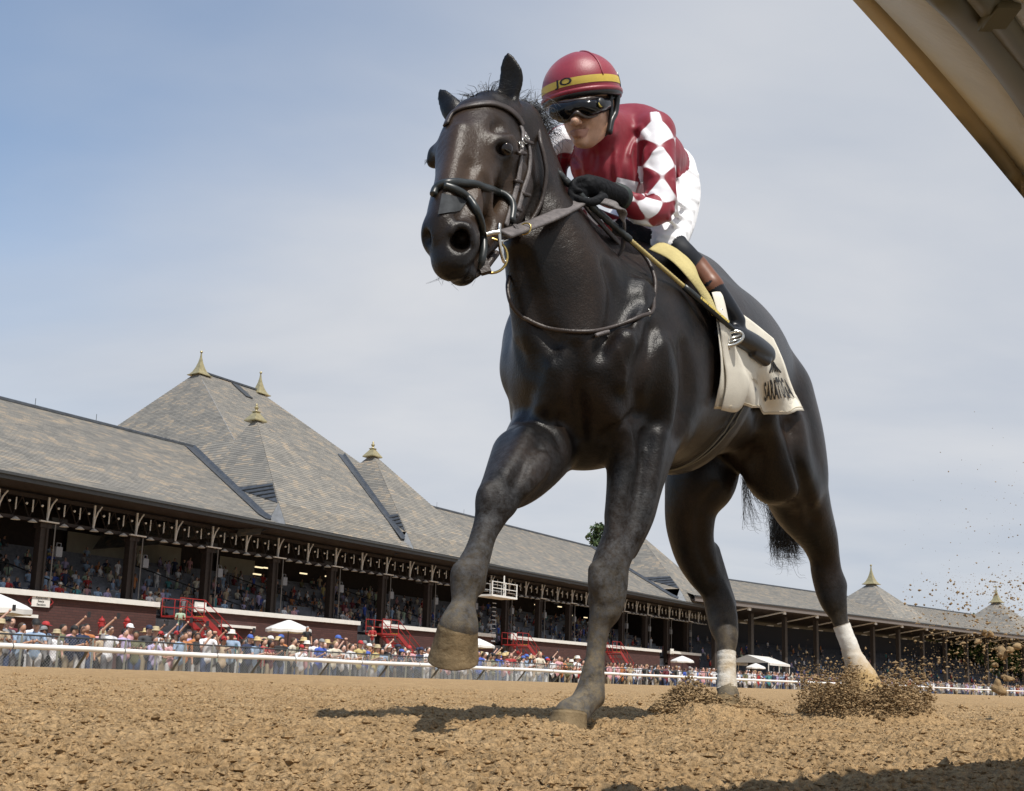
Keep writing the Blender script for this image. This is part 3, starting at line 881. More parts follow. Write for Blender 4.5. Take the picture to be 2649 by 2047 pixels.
def main_z(t_): return KZ + (ZR - KZ) * (t_ - KT) / (RIDGE_T - KT) if t_ > KT else ZE + (KZ - ZE) * (t_ - EAVE_T) / (KT - EAVE_T)
def pav_z(t_): return zF - fz * (tF - t_)
z1_ = st1[1]; small_tower(sA - (zA - z1_) / lz, z1_, first=True); small_tower(st2[0], st2[1], base=pav_z)
small_tower(109.6, z1_)
# lightning rods
for x in (90, 248, 1130, 1200):
    s_, z_ = G1.on(x, 1035 + .245 * x, RIDGE_T); mb = MB(); mb.tube([q(s_, RIDGE_T, ZR), q(s_, RIDGE_T, ZR + .62)], .018, 4); mb.build('lightning_rod', M_DKGREY, stand)

# columns and the lacy eave frieze
BAY = 5.4; cols = [31.2 + BAY * k for k in range(-2, 20) if 31.2 + BAY * k < S1 - 2]
mbc = MB(); mbc.box((0, 0, (ZE - 1.5 + 2.6) / 2), (.46, .46, ZE - 1.5 - 2.6), None); mbc.box((0, 0, ZE - 1.75), (.62, .62, .3)); mbc.tube([(.10, -.30, 2.0), (.10, -.30, ZE - 1.4)], .045, 6); col_me = mbc.data('column', M_BROWN)
mbp = MB(); mbp.tube([(0, 0, 3.0), (0, 0, ZE - 1.6)], .035, 5); pipe_me = mbp.data('drain_pipe', mat('pipe', (.16, .15, .14), .5))
mbb = MB(); zt0 = ZE - .35 - (ZE - 1.62)
mbb.box((0, 0, .62), (.07, .10, 1.24)); mbb.tube([(.0, -.02, .05), (.05, -.04, .5), (.18, -.05, .9), (.40, -.05, 1.22)], .045, 6)
br_me = mbb.data('bracket', M_WHITE)
mbs = MB(); mbs.lathe((0, 0, 0), [(.02, .16), (.10, .12), (.24, 0), (.22, 0)], 8); sh_me = mbs.data('lamp_shade', M_WHITE)
mbl = MB(); mbl.box((0, 0, 0), (1.05, .16, .06)); pl_me = mbl.data('bracket_plate', M_WHITE)
mbh = MB(); mbh.box((0, 0, 0), (.045, .06, .62)); hg_me = mbh.data('frieze_post', M_WHITE)
mbd = MB(); mbd.lathe((0, 0, 0), [(.01, -.07), (.065, -.03), (.065, .03), (.01, .07)], 6); bd_me = mbd.data('frieze_bulb', M_WHITE)
mbt = MB(); mbt.box((0, 0, 0), (.95, .14, .62)); mbt.box((0, -.075, -.02), (.86, .02, .50)); tv_me = mbt.data('monitor', M_DKGREY)
mbu = MB(); mbu.box((0, 0, 0), (.36, .20, .52)); mbu.tube([(-.12, 0, .26), (-.12, 0, .46), (.12, 0, .46), (.12, 0, .26)], .02, 4); sp_me = mbu.data('loudspeaker', mat('pale_grey', (.20, .21, .23), .5))
rotT = G1.ax
for i, s_ in enumerate(cols):
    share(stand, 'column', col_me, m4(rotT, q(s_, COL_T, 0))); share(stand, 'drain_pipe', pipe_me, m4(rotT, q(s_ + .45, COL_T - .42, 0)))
    share(stand, 'loudspeaker', sp_me, m4(rotT, q(s_ + .95, COL_T - .1, 6.05)))
    if i % 2 == 0: share(stand, 'monitor', tv_me, m4(rotT, q(s_ + BAY * .55, COL_T + 3.2, 8.0)))
    zb_ = ZE - 1.62
    for f in (0, .5):
        share(stand, 'bracket', br_me, m4(rotT, q(s_ + BAY * f, COL_T - .35, zb_ + .05)))
        if f == 0: share(stand, 'bracket_plate', pl_me, m4(rotT, q(s_, COL_T - .55, zb_)))
    for f in (.17, .34, .5, .67, .84): share(stand, 'lamp_shade', sh_me, m4(rotT, q(s_ + BAY * f, COL_T - .45, zb_ - .12)))
    for f in (.17, .34, .67, .84): share(stand, 'frieze_post', hg_me, m4(rotT, q(s_ + BAY * f, COL_T - .35, zb_ + .72)))
    for f in (.09, .26, .42, .59, .76, .92): share(stand, 'frieze_bulb', bd_me, m4(rotT, q(s_ + BAY * f, COL_T - .5, zb_ + .78)))
mb = MB(); mb.box(q((S0 + S1) / 2, COL_T - .2, ZE - 1.58), (S1 - S0, .22, .16), rotT); mb.box(q((S0 + S1) / 2, COL_T - .1, ZE - .36), (S1 - S0, .16, .2), rotT)
for s_ in cols:
    for k_ in range(6):
        a_ = q(s_ + BAY * k_ / 6, COL_T - .15, ZE - 1.5); b_ = q(s_ + BAY * (k_ + .5) / 6, COL_T - .15, ZE - .45); c_ = q(s_ + BAY * (k_ + 1) / 6, COL_T - .15, ZE - 1.5)
        mb.tube([a_, b_], .03, 4); mb.tube([b_, c_], .03, 4)
mb.build('truss', M_BROWN, stand)
# soffit, ceiling, back wall, tiers
mb = MB(); 
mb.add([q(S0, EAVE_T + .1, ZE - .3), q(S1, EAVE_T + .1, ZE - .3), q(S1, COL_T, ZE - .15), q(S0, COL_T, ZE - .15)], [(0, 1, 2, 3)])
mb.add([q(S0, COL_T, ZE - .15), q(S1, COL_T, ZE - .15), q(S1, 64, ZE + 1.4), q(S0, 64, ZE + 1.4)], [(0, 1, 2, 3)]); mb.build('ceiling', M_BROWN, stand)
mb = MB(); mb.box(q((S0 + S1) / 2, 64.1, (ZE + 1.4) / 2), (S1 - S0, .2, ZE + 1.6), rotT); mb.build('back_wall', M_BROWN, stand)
for s_ in (S0, S1): 
    mb = MB(); mb.box(q(s_, (COL_T + 64) / 2 + 1, (ZE - 1) / 2), (.2, 64 - COL_T, ZE + 2.6), rotT); mb.build('end_wall', M_BROWN, stand)
mbx = MB(); mbx.box((0, 0, 0), (3.6, .1, 1.9)); pan_me = mbx.data('wall_panel', M_CREAM)
for k_ in range(4):
    s_ = G1.on(215 + k_ * 62, 1420, 63.5)[0]; share(stand, 'wall_panel', pan_me, m4(rotT, q(s_ + .6, 63.6, 8.25)))
s_ = G1.on(615, 1470, 63.5)[0]; share(stand, 'wall_panel', pan_me, m4(rotT, q(s_, 63.6, 8.1)))
mb = MB(); nT = 13
for k_ in range(nT):
    t_ = WALL_T + .9 + k_ * 1.0; z_ = ZW - .85 + k_ * .34; mb.box(q((S0 + S1) / 2, t_ + .5, z_ / 2), (S1 - S0, 1.0, z_), rotT)
    mb.box(q((S0 + S1) / 2, t_ + .70, z_ + .42), (S1 - S0, .06, .34), rotT); mb.box(q((S0 + S1) / 2, t_ + .55, z_ + .24), (S1 - S0, .36, .05), rotT)
mb.build('seating_tiers', M_TIER, stand)
for s_ in (cols[2] + 2.3, cols[4] + 3.2, cols[6] + 1.2, cols[8] + 2.5):
    mb = MB(); mb.tube([q(s_, WALL_T + .8, ZW + .3), q(s_ - 2.8, WALL_T + 9, ZW + 3.1)], .04, 5)
    for k_ in range(5): f = k_ / 4; p_ = np.array(q(s_, WALL_T + .8, ZW + .3)) * (1 - f) + np.array(q(s_ - 2.8, WALL_T + 9, ZW + 3.1)) * f; mb.tube([p_, p_ - TZ * .9], .03, 4)
    mb.build('aisle_rail', M_DKGREY, stand)
for k_, (x, y) in enumerate(((670, 1468), (692, 1470), (665, 1486), (785, 1484), (850, 1492), (1460, 1560), (1448, 1570), (1476, 1592), (1515, 1598), (1388, 1565))):
    s_, z_ = G1.on(x, y, 60); mb = MB(); mb.box(q(s_, 60, z_), (.75, .12, .10), rotT); mb.build('ceiling_lamp', M_LIT, stand)
# front wall in sections, white coping, stair openings
gaps = []
for xg, w_ in ((452, 3.0), (958, 3.0), (1300, 3.2), (1720, 3.4)):
    gaps.append((G1.on(xg, 1560, WALL_T)[0] - 1.2, G1.on(xg, 1560, WALL_T)[0] + 1.6))
edges = [S0] + [x for g_ in gaps for x in g_] + [S1]
for a_, b_ in zip(edges[::2], edges[1::2]):
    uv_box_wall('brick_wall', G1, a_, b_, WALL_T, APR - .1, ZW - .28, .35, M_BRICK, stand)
    mb = MB(); mb.box(q((a_ + b_) / 2, WALL_T + .1, ZW - .14), (b_ - a_ + .1, .62, .28), rotT); mb.build('coping', M_WHITE, stand)
for (a_, b_) in gaps:
    mb = MB(); mb.box(q((a_ + b_) / 2, WALL_T + .5, .9), (b_ - a_, .1, 2.6), rotT); mb.build('recess', M_BROWN, stand)
    mb = MB(); mb.box(q(b_ + .2, WALL_T - .05, ZW - .05), (.85, .06, .6), rotT); mb.build('notice', M_WHITE, stand)
# lower white shelf along the wall
for xa, xb, y in ((20, 95, 1590), (570, 658, 1618)):
    sa_, za_ = G1.on(xa, y, WALL_T - .2); sb2, _ = G1.on(xb, y, WALL_T - .2); mb = MB(); mb.box(q((sa_ + sb2) / 2, WALL_T - .2, za_), (sb2 - sa_, .3, .16), rotT); mb.build('shelf', M_WHITE, stand)
# the wall sign: white board between red arrowheads
s_, z_ = G1.on(105, 1556, WALL_T - .08); sign = empty('wall_sign', tuple(q(s_, WALL_T - .08, z_))); tag(sign, 'white notice with red arrowheads on the dark brick wall at left', 'sign')
def sgn(o): o.matrix_parent_inverse = Matrix.Translation(-Vector(sign.location)); return o
mb = MB(); mb.box(q(s_, WALL_T - .1, z_), (.98, .05, .56), rotT); sgn(mb.build('board', M_WHITE, sign))
for sg in (-1, 1):
    v = [q(s_ + sg * .50, WALL_T - .10, z_ + .2), q(s_ + sg * .68, WALL_T - .10, z_), q(s_ + sg * .50, WALL_T - .10, z_ - .2)]
    mb = MB(); mb.tube(v, .03, 4); sgn(mb.build('arrowhead', M_RED, sign))
for j, (txt, sz, dz_) in enumerate((('Reserved', .17, .12), ('Seats', .17, -.05), ('Section', .17, -.22))):
    tv, tf = text_pts(txt, sz); tv[:, 0] -= tv[:, 0].mean()
    sgn(mesh_obj('lettering', [q(s_ + x, WALL_T - .13, z_ + dz_ + y) for x, y, _ in tv], tf, M_DKGREY, sign))
# red stairs
def stair(xa, ya, xb, yb, t, name_label):
    sa_, za_ = G1.on(xa, ya, t); sb2, zb2 = G1.on(xb, yb, t); zb2 = APR
    st_ = empty('steel_stair', tuple(q(sa_, t, APR))); tag(st_, name_label, 'stairs', 'red stairs down from the grandstand')
    def pr(o): o.matrix_parent_inverse = Matrix.Translation(-Vector(st_.location)); return o
    sb2 = sa_ + (za_ - zb2) * 1.45; wd = 1.5
    for k_ in (0, 1):
        tt_ = t + wd * k_; mb = MB(); d_ = unit(np.array(q(sb2, tt_, zb2)) - q(sa_, tt_, za_)); L_ = np.linalg.norm(np.array(q(sb2, tt_, zb2)) - q(sa_, tt_, za_))
        mb.box((np.array(q(sb2, tt_, zb2)) + q(sa_, tt_, za_)) / 2, (L_, .06, .30), np.array([d_, G1.w, np.cross(d_, G1.w)])); pr(mb.build('stringer', M_RED, st_))
        mb = MB()
        for hh in (.5, .98): mb.tube([q(sa_ - 1.7, tt_, za_ + hh), q(sa_, tt_, za_ + hh), q(sb2, tt_, zb2 + hh)], .03, 5)
        for f in (0, .25, .5, .75, 1.0): p_ = np.array(q(sa_, tt_, za_)) * (1 - f) + np.array(q(sb2, tt_, zb2)) * f; mb.tube([p_, p_ + TZ * .98], .03, 5)
        for e_ in (-1.7, -.85): mb.tube([q(sa_ + e_, tt_, za_), q(sa_ + e_, tt_, za_ + .98)], .03, 5)
        pr(mb.build('handrail', M_RED, st_))
    n_ = 9
    for k_ in range(n_):
        f = (k_ + .5) / n_; mb = MB(); mb.box(q(sa_ + (sb2 - sa_) * f, t + wd / 2, za_ + (zb2 - za_) * f), (.30, wd, .05), rotT); pr(mb.build('tread', M_RED, st_))
    mb = MB(); mb.box(q(sa_ - .85, t + wd / 2, za_ - .03), (1.75, wd, .10), rotT); pr(mb.build('landing', M_RED, st_))
    mb = MB(); mb.box(q(sa_ + .06, t + wd / 2, za_ + .05), (.12, wd, .06), rotT); pr(mb.build('nosing', mat('yellow_paint', (.62, .42, .05), .6), st_))
stair(527, 1598, 640, 1690, 46.8, 'red steel stair on the left, beside the wide gap in the brick wall')
stair(1030, 1642, 1120, 1690, 46.8, 'red steel stair left of the raised front hoof')
stair(1366, 1670, 1440, 1700, 46.8, 'red steel stair between the raised hoof and the planted foreleg')
stair(1606, 1688, 1660, 1710, 46.8, 'red steel stair just right of the planted foreleg')
# hanging camera platform
s_, z_ = G1.on(1285, 1545, 47.0); cp = empty('camera_platform', tuple(q(s_, 47, z_))); tag(cp, 'white railed camera platform hung under the eave behind the raised leg', 'platform')
def cpp(o): o.matrix_parent_inverse = Matrix.Translation(-Vector(cp.location)); return o
mb = MB(); mb.box(q(s_, 47, z_), (3.6, 1.6, .16), rotT); cpp(mb.build('deck', M_WHITE, cp)); mb = MB()
for ds_ in (-1.75, .1, 1.75):
    for dt_ in (-.75, .75): mb.tube([q(s_ + ds_, 47 + dt_, z_), q(s_ + ds_, 47 + dt_, z_ + 1.15)], .05, 5)
for hh in (.6, 1.1):
    for dt_ in (-.75, .75): mb.tube([q(s_ - 1.75, 47 + dt_, z_ + hh), q(s_ + 1.75, 47 + dt_, z_ + hh)], .035, 5)
mb.tube([q(s_ + .1, 46.4, z_), q(s_ + .1, 46.4, z_ + 1.7)], .06, 5); cpp(mb.build('railing', M_WHITE, cp))
# ladder under it
mb = MB()
for k_ in range(10): mb.box(q(s_ + 1.0, 47.9, z_ - .4 - .34 * k_), (.5, .05, .06), rotT)
cpp(mb.build('ladder_rung', mat('rung', (.45, .47, .5), .5), cp))

# ---- the second stand, turned a little away, further along the track
E0 = np.array([(1890 - CX) / FPX * 118, 118.0]); G2 = Fr(E0, R(48.0))
club = empty('clubhouse', tuple(G2.pt(40, 6, APR))); tag(club, 'farther low-roofed stand with two pointed tower roofs at the right', 'grandstand')
q2 = G2.pt; ze2 = G2.on(1905, 1554, 0)[1]; zr2 = G2.on(1990, 1516, 13)[1]
roof_run(G2, -6, 190, 0, ze2, 2.0, ze2 + .7, 13, zr2, club)
mb = MB(); mb.box(q2(92, .02, ze2 - .35), (196, .12, .5), G2.ax); mb.build('fascia', mat('fascia_grey', (.16, .14, .13), .7, var=.1), club)
def tower2(x, y):
    s_, z_ = G2.on(x, y, 8.5); a = q2(s_, 8.5, z_); h = z_ - ze2 - .55
    tf, dsf = 1.8, h / 1.0
    for A_, B_ in (((s_ - dsf, tf), (s_ + dsf, tf)), ((s_ - dsf, 15.5), (s_ - dsf, tf)), ((s_ + dsf, tf), (s_ + dsf, 15.5))):
        roof_face('tower_roof_face', q2(A_[0], A_[1], ze2 + .55), q2(B_[0], B_[1], ze2 + .55), a, a, club, .5)
    finial_spire(G2, s_, 8.5, z_ + .2, .95, club)
tower2(2254, 1506); tower2(2578, 1554)
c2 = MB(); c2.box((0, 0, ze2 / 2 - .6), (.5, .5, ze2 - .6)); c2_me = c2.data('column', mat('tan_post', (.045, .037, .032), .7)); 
b2 = MB(); b2.tube([(0, -2.2, 0), (0, 3.5, -.9)], .10, 4); b2.box((0, -2.3, -.05), (.5, .16, .5)); b2_me = b2.data('rafter', M_WHITE)
for k_ in range(22):
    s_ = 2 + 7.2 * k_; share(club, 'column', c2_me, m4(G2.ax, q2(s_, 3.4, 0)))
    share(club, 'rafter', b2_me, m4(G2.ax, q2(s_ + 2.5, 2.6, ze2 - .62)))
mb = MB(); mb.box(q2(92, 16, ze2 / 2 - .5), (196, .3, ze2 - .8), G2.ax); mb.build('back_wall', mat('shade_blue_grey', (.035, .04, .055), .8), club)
mb = MB(); mb.box(q2(92, 8, ze2 - .45), (196, 16, .2), G2.ax); mb.build('ceiling', M_BROWN, club)
mb = MB()
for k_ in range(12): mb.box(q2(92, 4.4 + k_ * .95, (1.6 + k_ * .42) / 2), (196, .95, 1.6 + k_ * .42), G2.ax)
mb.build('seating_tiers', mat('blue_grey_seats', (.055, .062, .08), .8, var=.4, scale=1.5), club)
mb = MB(); mb.box(q2(92, 3.2, 1.0), (196, .3, 1.5), G2.ax); mb.build('front_wall', mat('grey_parapet', (.22, .22, .23), .8), club)
lamp2 = MB(); lamp2.box((0, 0, 0), (1.4, .2, .12)); l2 = lamp2.data('ceiling_lamp', M_WHITE)
for k_ in range(26): share(club, 'ceiling_lamp', l2, m4(G2.ax, q2(4 + 6.1 * k_, 9.5, ze2 - 1.5)))

# ----------------------------------------------------------------------------
# outer rail, chain-link fence, umbrellas, tents, trees, inner rail overhead
# ----------------------------------------------------------------------------
RAIL_T, FENCE_T = 23.2, 24.3
ZRAIL = G1.on(300, 1684, RAIL_T)[1]; ZFEN = G1.on(300, 1656, FENCE_T)[1]
bend = G1.pt(46.0, RAIL_T, 0); G3 = Fr((bend[0] - 0, bend[1] - 0), R(40.5))
def rail_pt(s, dt, z):
    """along the rail line, which bends to the right past s = 46"""
    return G1.pt(s, RAIL_T + dt, z) if s <= 46 else G3.pt(s - 46, dt, z)
rail = empty('outer_rail', tuple(G1.pt(25, RAIL_T, APR))); tag(rail, 'white tubular outside rail running along the far edge of the dirt', 'rail')
sp_pts = [rail_pt(s, 0, ZRAIL + .012 * math.sin(s * .9)) for s in list(np.arange(4, 46, 2.0)) + [46.0] + list(np.arange(49, 190, 6.0))]
mb = MB(); mb.tube(sp_pts, .066, 10); mb.build('rail_tube', mat('white_rail', (.80, .79, .76), .4, var=.05, scale=1.0), rail, True)
po = MB(); po.tube([(0, 0, 0), (0, .10, -.15), (.0, .42, -.5), (0, .46, -1.05)], .035, 6); po_me = po.data('support', mat('olive_post', (.12, .115, .085), .6))
for s in list(np.arange(13.2, 46, 2.9)) + list(np.arange(48, 180, 4.5)):
    share(rail, 'support', po_me, m4(G1.ax if s <= 46 else G3.ax, rail_pt(s, 0, ZRAIL)))
jt = MB(); jt.lathe((0, 0, 0), [(.070, -.012), (.0705, 0), (.070, .012)], 10, ax=np.array([[0, 1, 0], [0, 0, 1], [1, 0, 0]])); jt_me = jt.data('joint_ring', M_DKGREY)
for s in np.arange(14.1, 46, 3.05): share(rail, 'joint_ring', jt_me, m4(G1.ax, rail_pt(s, 0, ZRAIL + .012 * math.sin(s * .9))))
# chain-link fence: posts each their own part, woven wire per bay
fence = empty('chain_link_fence', tuple(G1.pt(25, FENCE_T, APR))); tag(fence, 'grey chain-link fence holding back the crowd behind the outer rail', 'fence')
M_WIRE = mat('galvanised_wire', (.27, .28, .28), .45, metal=.6)
fp = MB(); fp.tube([(0, 0, APR - ZFEN), (0, 0, .02)], .030, 6); fp_me = fp.data('post', mat('galvanised_post', (.30, .30, .26), .5, metal=.4, var=.15))
ft = MB(); ft.tube([(0, 0, 0), (1.0, 0, 0)], .022, 6); ft_me = ft.data('top_rail', M_DKGREY)
ww = MB(); hgt = ZFEN - APR - .05; step = .085
for sg in (-1, 1):
    k_ = -hgt
    while k_ < 1.0 + hgt:
        x0, x1 = k_, k_ + sg * hgt; pts = []
        a0, a1 = (x0, 0.0), (x1, -hgt)
        t0, t1 = 0.0, 1.0
        dx_ = a1[0] - a0[0]
        if dx_ != 0:
            ta, tb = (0 - a0[0]) / dx_, (1.0 - a0[0]) / dx_; lo_, hi_ = min(ta, tb), max(ta, tb); t0, t1 = max(0, lo_), min(1, hi_)
        if t1 - t0 > .02:
            ww.tube([(a0[0] + dx_ * t0, .002 * sg, -hgt * t0), (a0[0] + dx_ * t1, .002 * sg, -hgt * t1)], .0032, 3, caps=False)
        k_ += step
ww_me = ww.data('wire_mesh', M_WIRE)
for s in np.arange(11.0, 46.0, 1.0):
    share(fence, 'post', fp_me, m4(G1.ax, G1.pt(s, FENCE_T, ZFEN))); share(fence, 'top_rail', ft_me, m4(G1.ax, G1.pt(s, FENCE_T, ZFEN)))
    if s < 40: share(fence, 'wire_mesh', ww_me, m4(G1.ax, G1.pt(s, FENCE_T, ZFEN)))
for s in np.arange(46.0, 150, 3.0):
    share(fence, 'post', fp_me, m4(G3.ax, G3.pt(s - 46, 1.1, ZFEN)))
mb = MB(); mb.tube([G3.pt(0, 1.1, ZFEN), G3.pt(110, 1.1, ZFEN)], .024, 5); mb.build('top_rail', M_DKGREY, fence)
# apron paving behind the fence
mb = MB(); mb.add([G1.pt(-20, 23.6, APR), G1.pt(160, 23.6, APR), G1.pt(160, 60, APR), G1.pt(-20, 60, APR)], [(0, 1, 2, 3)]); tag(mb.build('pavement', mat('asphalt_apron', (.11, .11, .11), .9, var=.2, scale=2)), 'grey paved apron under the spectators', kind='structure')

# umbrellas
def umbrella(x, y, t, rad, label, fr=G1, tilt=0.0):
    s, z = fr.on(x, y, t); u_ = empty('patio_umbrella', tuple(fr.pt(s, t, APR))); tag(u_, label, 'umbrella', 'white umbrellas on the apron')
    def pr(o): o.matrix_parent_inverse = Matrix.Translation(-Vector(u_.location)); return o
    n = 8; vs, fs = [], []
    prof = [(0.0, 0.0), (.10, -.02), (.5, -.19), (.85, -.36), (1.0, -.46), (1.0, -.60)]
    for r_, dz_ in prof:
        for j in range(n * 2):
            a = math.pi * j / n; k_ = r_ * rad * (1.0 if j % 2 == 0 else .955); vs.append(fr.pt(s + k_ * math.cos(a), t + k_ * math.sin(a), z + dz_ * rad * .9 + tilt * k_ * math.cos(a) - (.03 if j % 2 and r_ > .9 else 0)))
    m_ = n * 2
    for i in range(len(prof) - 1):
        for j in range(m_): fs.append((i * m_ + j, i * m_ + (j + 1) % m_, (i + 1) * m_ + (j + 1) % m_, (i + 1) * m_ + j))
    pr(mesh_obj('canopy', vs, fs, M_WHITE, u_)); mb = MB(); mb.tube([fr.pt(s, t, APR), fr.pt(s, t, z)], .03, 6); pr(mb.build('pole', M_DKGREY, u_))
    mb = MB()
    for j in range(0, m_, 2):
        a = math.pi * j / n; mb.tube([fr.pt(s, t, z - .06), fr.pt(s + rad * .97 * math.cos(a), t + rad * .97 * math.sin(a), z - .47 * rad * .9 - .03 + tilt * rad * math.cos(a))], .015, 4)
    pr(mb.build('ribs', M_DKGREY, u_))
umbrella(-22, 1530, 34, 1.35, 'white patio umbrella cut off by the left frame edge')
umbrella(748, 1604, 41, 1.22, 'white patio umbrella with open ribs right of the first red stair')
umbrella(1238, 1652, 41, 1.15, 'white patio umbrella partly behind the raised hoof')
umbrella(1765, 1697, 41, 1.15, 'white patio umbrella between the planted foreleg and the bandaged hind leg')
umbrella(1955, 1716, 41, 1.1, 'white patio umbrella just right of the bandaged hind leg')
# white tent
s_, z_ = G1.on(1962, 1697, 44); tent = empty('white_tent', tuple(G1.pt(s_, 44, APR))); tag(tent, 'low white gabled tent beyond the crowd right of the bandaged leg', 'tent')
def tpr(o): o.matrix_parent_inverse = Matrix.Translation(-Vector(tent.location)); return o
mb = MB(); L_ = 3.6
for sg in (-1, 1):
    mb.add([G1.pt(s_ - L_, 44 + sg * 2.6, z_ - .9), G1.pt(s_ + L_, 44 + sg * 2.6, z_ - .9), G1.pt(s_ + L_, 44, z_), G1.pt(s_ - L_, 44, z_)], [(0, 1, 2, 3)]); mb.add([G1.pt(s_ - L_, 44 + sg * 2.62, z_ - .9), G1.pt(s_ + L_, 44 + sg * 2.62, z_ - .9), G1.pt(s_ + L_, 44 + sg * 2.62, z_ - 1.15), G1.pt(s_ - L_, 44 + sg * 2.62, z_ - 1.15)], [(0, 1, 2, 3)])
tpr(mb.build('roof', M_WHITE, tent)); mb = MB()
for ds_ in (-L_, 0, L_):
    for sg in (-1, 1): mb.tube([G1.pt(s_ + ds_, 44 + sg * 2.5, APR), G1.pt(s_ + ds_, 44 + sg * 2.5, z_ - .9)], .05, 5)
tpr(mb.build('pole', M_WHITE, tent)); mb = MB(); mb.add([G1.pt(s_ - L_, 41.5, z_ - .9), G1.pt(s_ - L_, 46.5, z_ - .9), G1.pt(s_ - L_, 44, z_)], [(0, 1, 2)]); tpr(mb.build('gable', mat('grey_canvas', (.32, .32, .31), .8), tent))
# red standpipes by the brick wall
for x, w_ in ((262, 'left one, below the wall sign'), (328, 'right one, left of the first stair')):
    s_, z_ = G1.on(x, 1622, 46.0); mb = MB(); mb.lathe(G1.pt(s_, 46.0, z_), [(.16, -2.0), (.12, -1.6), (.12, 0), (.17, .02), (.17, .10), (.13, .12), (.13, .26), (.16, .28), (.16, .34), (.10, .42), (.04, .47), (.04, .52), (.01, .54)], 10)
    for sg in (-1, 1): mb.lathe(G1.pt(s_ + sg * .13, 46.0, z_ + .18), [(.05, 0), (.06, .06), (.03, .09)], 8, ax=np.array([G1.w, TZ, G1.u * sg]))
    tag(mb.build('standpipe', M_RED), 'red standpipe rising behind the crowd, ' + w_, 'standpipe', 'red standpipes before the brick wall')
# trees
def leaf_tree(name, base, h, rad, label, n, seed, conif=False, col=(.035, .060, .022), trunk=True):
    rg = np.random.default_rng(seed); tr_ = empty(name, tuple(base)); tag(tr_, label, 'tree')
    def pr(o): o.matrix_parent_inverse = Matrix.Translation(-Vector(tr_.location)); return o
    base = np.asarray(base, float); mb = MB(); mb.tube([base, base + TZ * h * .5 + [.1, 0, 0], base + TZ * h * .95], [.028 * h, .018 * h, .004 * h], 7)
    V = []; cl = []
    for k_ in range(26):
        f = rg.uniform(.18, .98); a = rg.uniform(0, 6.28); r_ = rad * ((1.05 - f) if conif else math.sqrt(max(.05, 1 - ((f - .55) / .5) ** 2))) * rg.uniform(.35, 1.0)
        tip = base + TZ * h * f + np.array([math.cos(a), math.sin(a), 0]) * r_; mb.tube([base + TZ * h * max(.1, f - .18), tip], [.010 * h, .002 * h], 4); cl.append((tip, rg.uniform(.16, .34) * rad))
    pr(mb.build('trunk', mat('bark', (.06, .045, .035), .9, var=.3), tr_, True))
    c = np.array([q_[0] for q_ in cl]); cr_ = np.array([q_[1] for q_ in cl]); i = rg.integers(0, len(cl), n)
    p = c[i] + rg.normal(0, 1, (n, 3)) * cr_[i][:, None] * np.array([.55, .55, .38]); sz = rad * rg.uniform(.035, .075, n)
    d1 = rg.normal(0, 1, (n, 3)); d1 /= np.linalg.norm(d1, axis=1)[:, None]; d2 = np.cross(d1, rg.normal(0, 1, (n, 3))); d2 /= np.linalg.norm(d2, axis=1)[:, None]
    Vv = np.stack([p + d1 * sz[:, None], p + d2 * sz[:, None] * .6, p - d1 * sz[:, None], p - d2 * sz[:, None] * .6], 1).reshape(-1, 3)
    o = link(bpy.data.objects.new('crown', fast_mesh('crown', Vv, np.arange(n * 4).reshape(-1, 4), [mat('leaves_%d' % seed, col, .7, two=(col[0] * 1.9, col[1] * 1.8, col[2] * 1.6), scale=.6)], False)), tr_); pr(o)
s_, z_ = G1.on(1548, 1372, 92); leaf_tree('pine_tree', G1.pt(s_, 92, 0), z_ + 1.0, 6.5, 'dark green tree top showing above the roof ridge between the front legs', 5000, 5, True)
for k_, (x, y, h_, rr) in enumerate(((2470, 1672, 9, 6), (2540, 1668, 10, 7), (2610, 1672, 9, 6.5), (2690, 1660, 11, 7))):
    p_ = P(x, y, 190); leaf_tree('broadleaf_tree', (p_[0], p_[1], APR), p_[2] + 3.5, rr, 'green leafy tree far off beyond the second stand, number %s from the left' % ['first', 'second', 'third', 'last'][k_], 2600, 30 + k_, False, (.06, .10, .03))

# inner rail right above the camera
irail = empty('inner_rail', (0.55, .6, 0)); tag(irail, 'cream safety rail overhang close above the camera at the top right', 'rail')
def ipr(o): o.matrix_parent_inverse = Matrix.Translation(-Vector(irail.location)); return o
M_RAILC = mat('cream_rail', (.74, .71, .60), .45, var=.12, scale=5, bump=.15, bscale=80)
M_RAILT = mat('tan_rail_edge', (.60, .46, .25), .5, var=.12, scale=5)
def rp(px, py, d): return P(px, py, d)
# edges of the moulded cover, from overhead (near) to the right frame edge (far)
ks = np.linspace(-.25, 1.25, 12)
def edge(pts):      # quadratic through three pixel/depth samples
    p = np.array(pts, float); out_ = []
    for k_ in ks:
        l0 = (k_ - .5) * (k_ - 1) / .5; l1 = k_ * (k_ - 1) / -.25; l2 = k_ * (k_ - .5) / .5; out_.append(p[0] * l0 + p[1] * l1 + p[2] * l2)
    return np.array(out_)
KR = .80
RD1 = unit(P(2649, 514, 1.40 * KR) - P(2205, 0, 1.02 * KR))
def e3(a, b, c):
    m_ = [P(x, y, d * KR) for x, y, d in (a, b, c)]; e = edge(m_); d1 = RD1; d0 = -d1
    return np.vstack([e[0] + d0 * .9, e, e[-1] + d1 * 1.2, e[-1] + d1 * 4.0])
E1 = e3((2205, 0, 1.02), (2440, 265, 1.20), (2649, 514, 1.40))
E2 = e3((2262, 0, 1.00), (2475, 235, 1.185), (2649, 455, 1.385))
E3 = e3((2480, 0, .80), (2580, 125, .915), (2660, 255, 1.06))
E4 = e3((2520, 0, .805), (2605, 110, .92), (2670, 205, 1.06))
E5 = e3((2640, 0, .75), (2690, 90, .84), (2740, 180, .94))
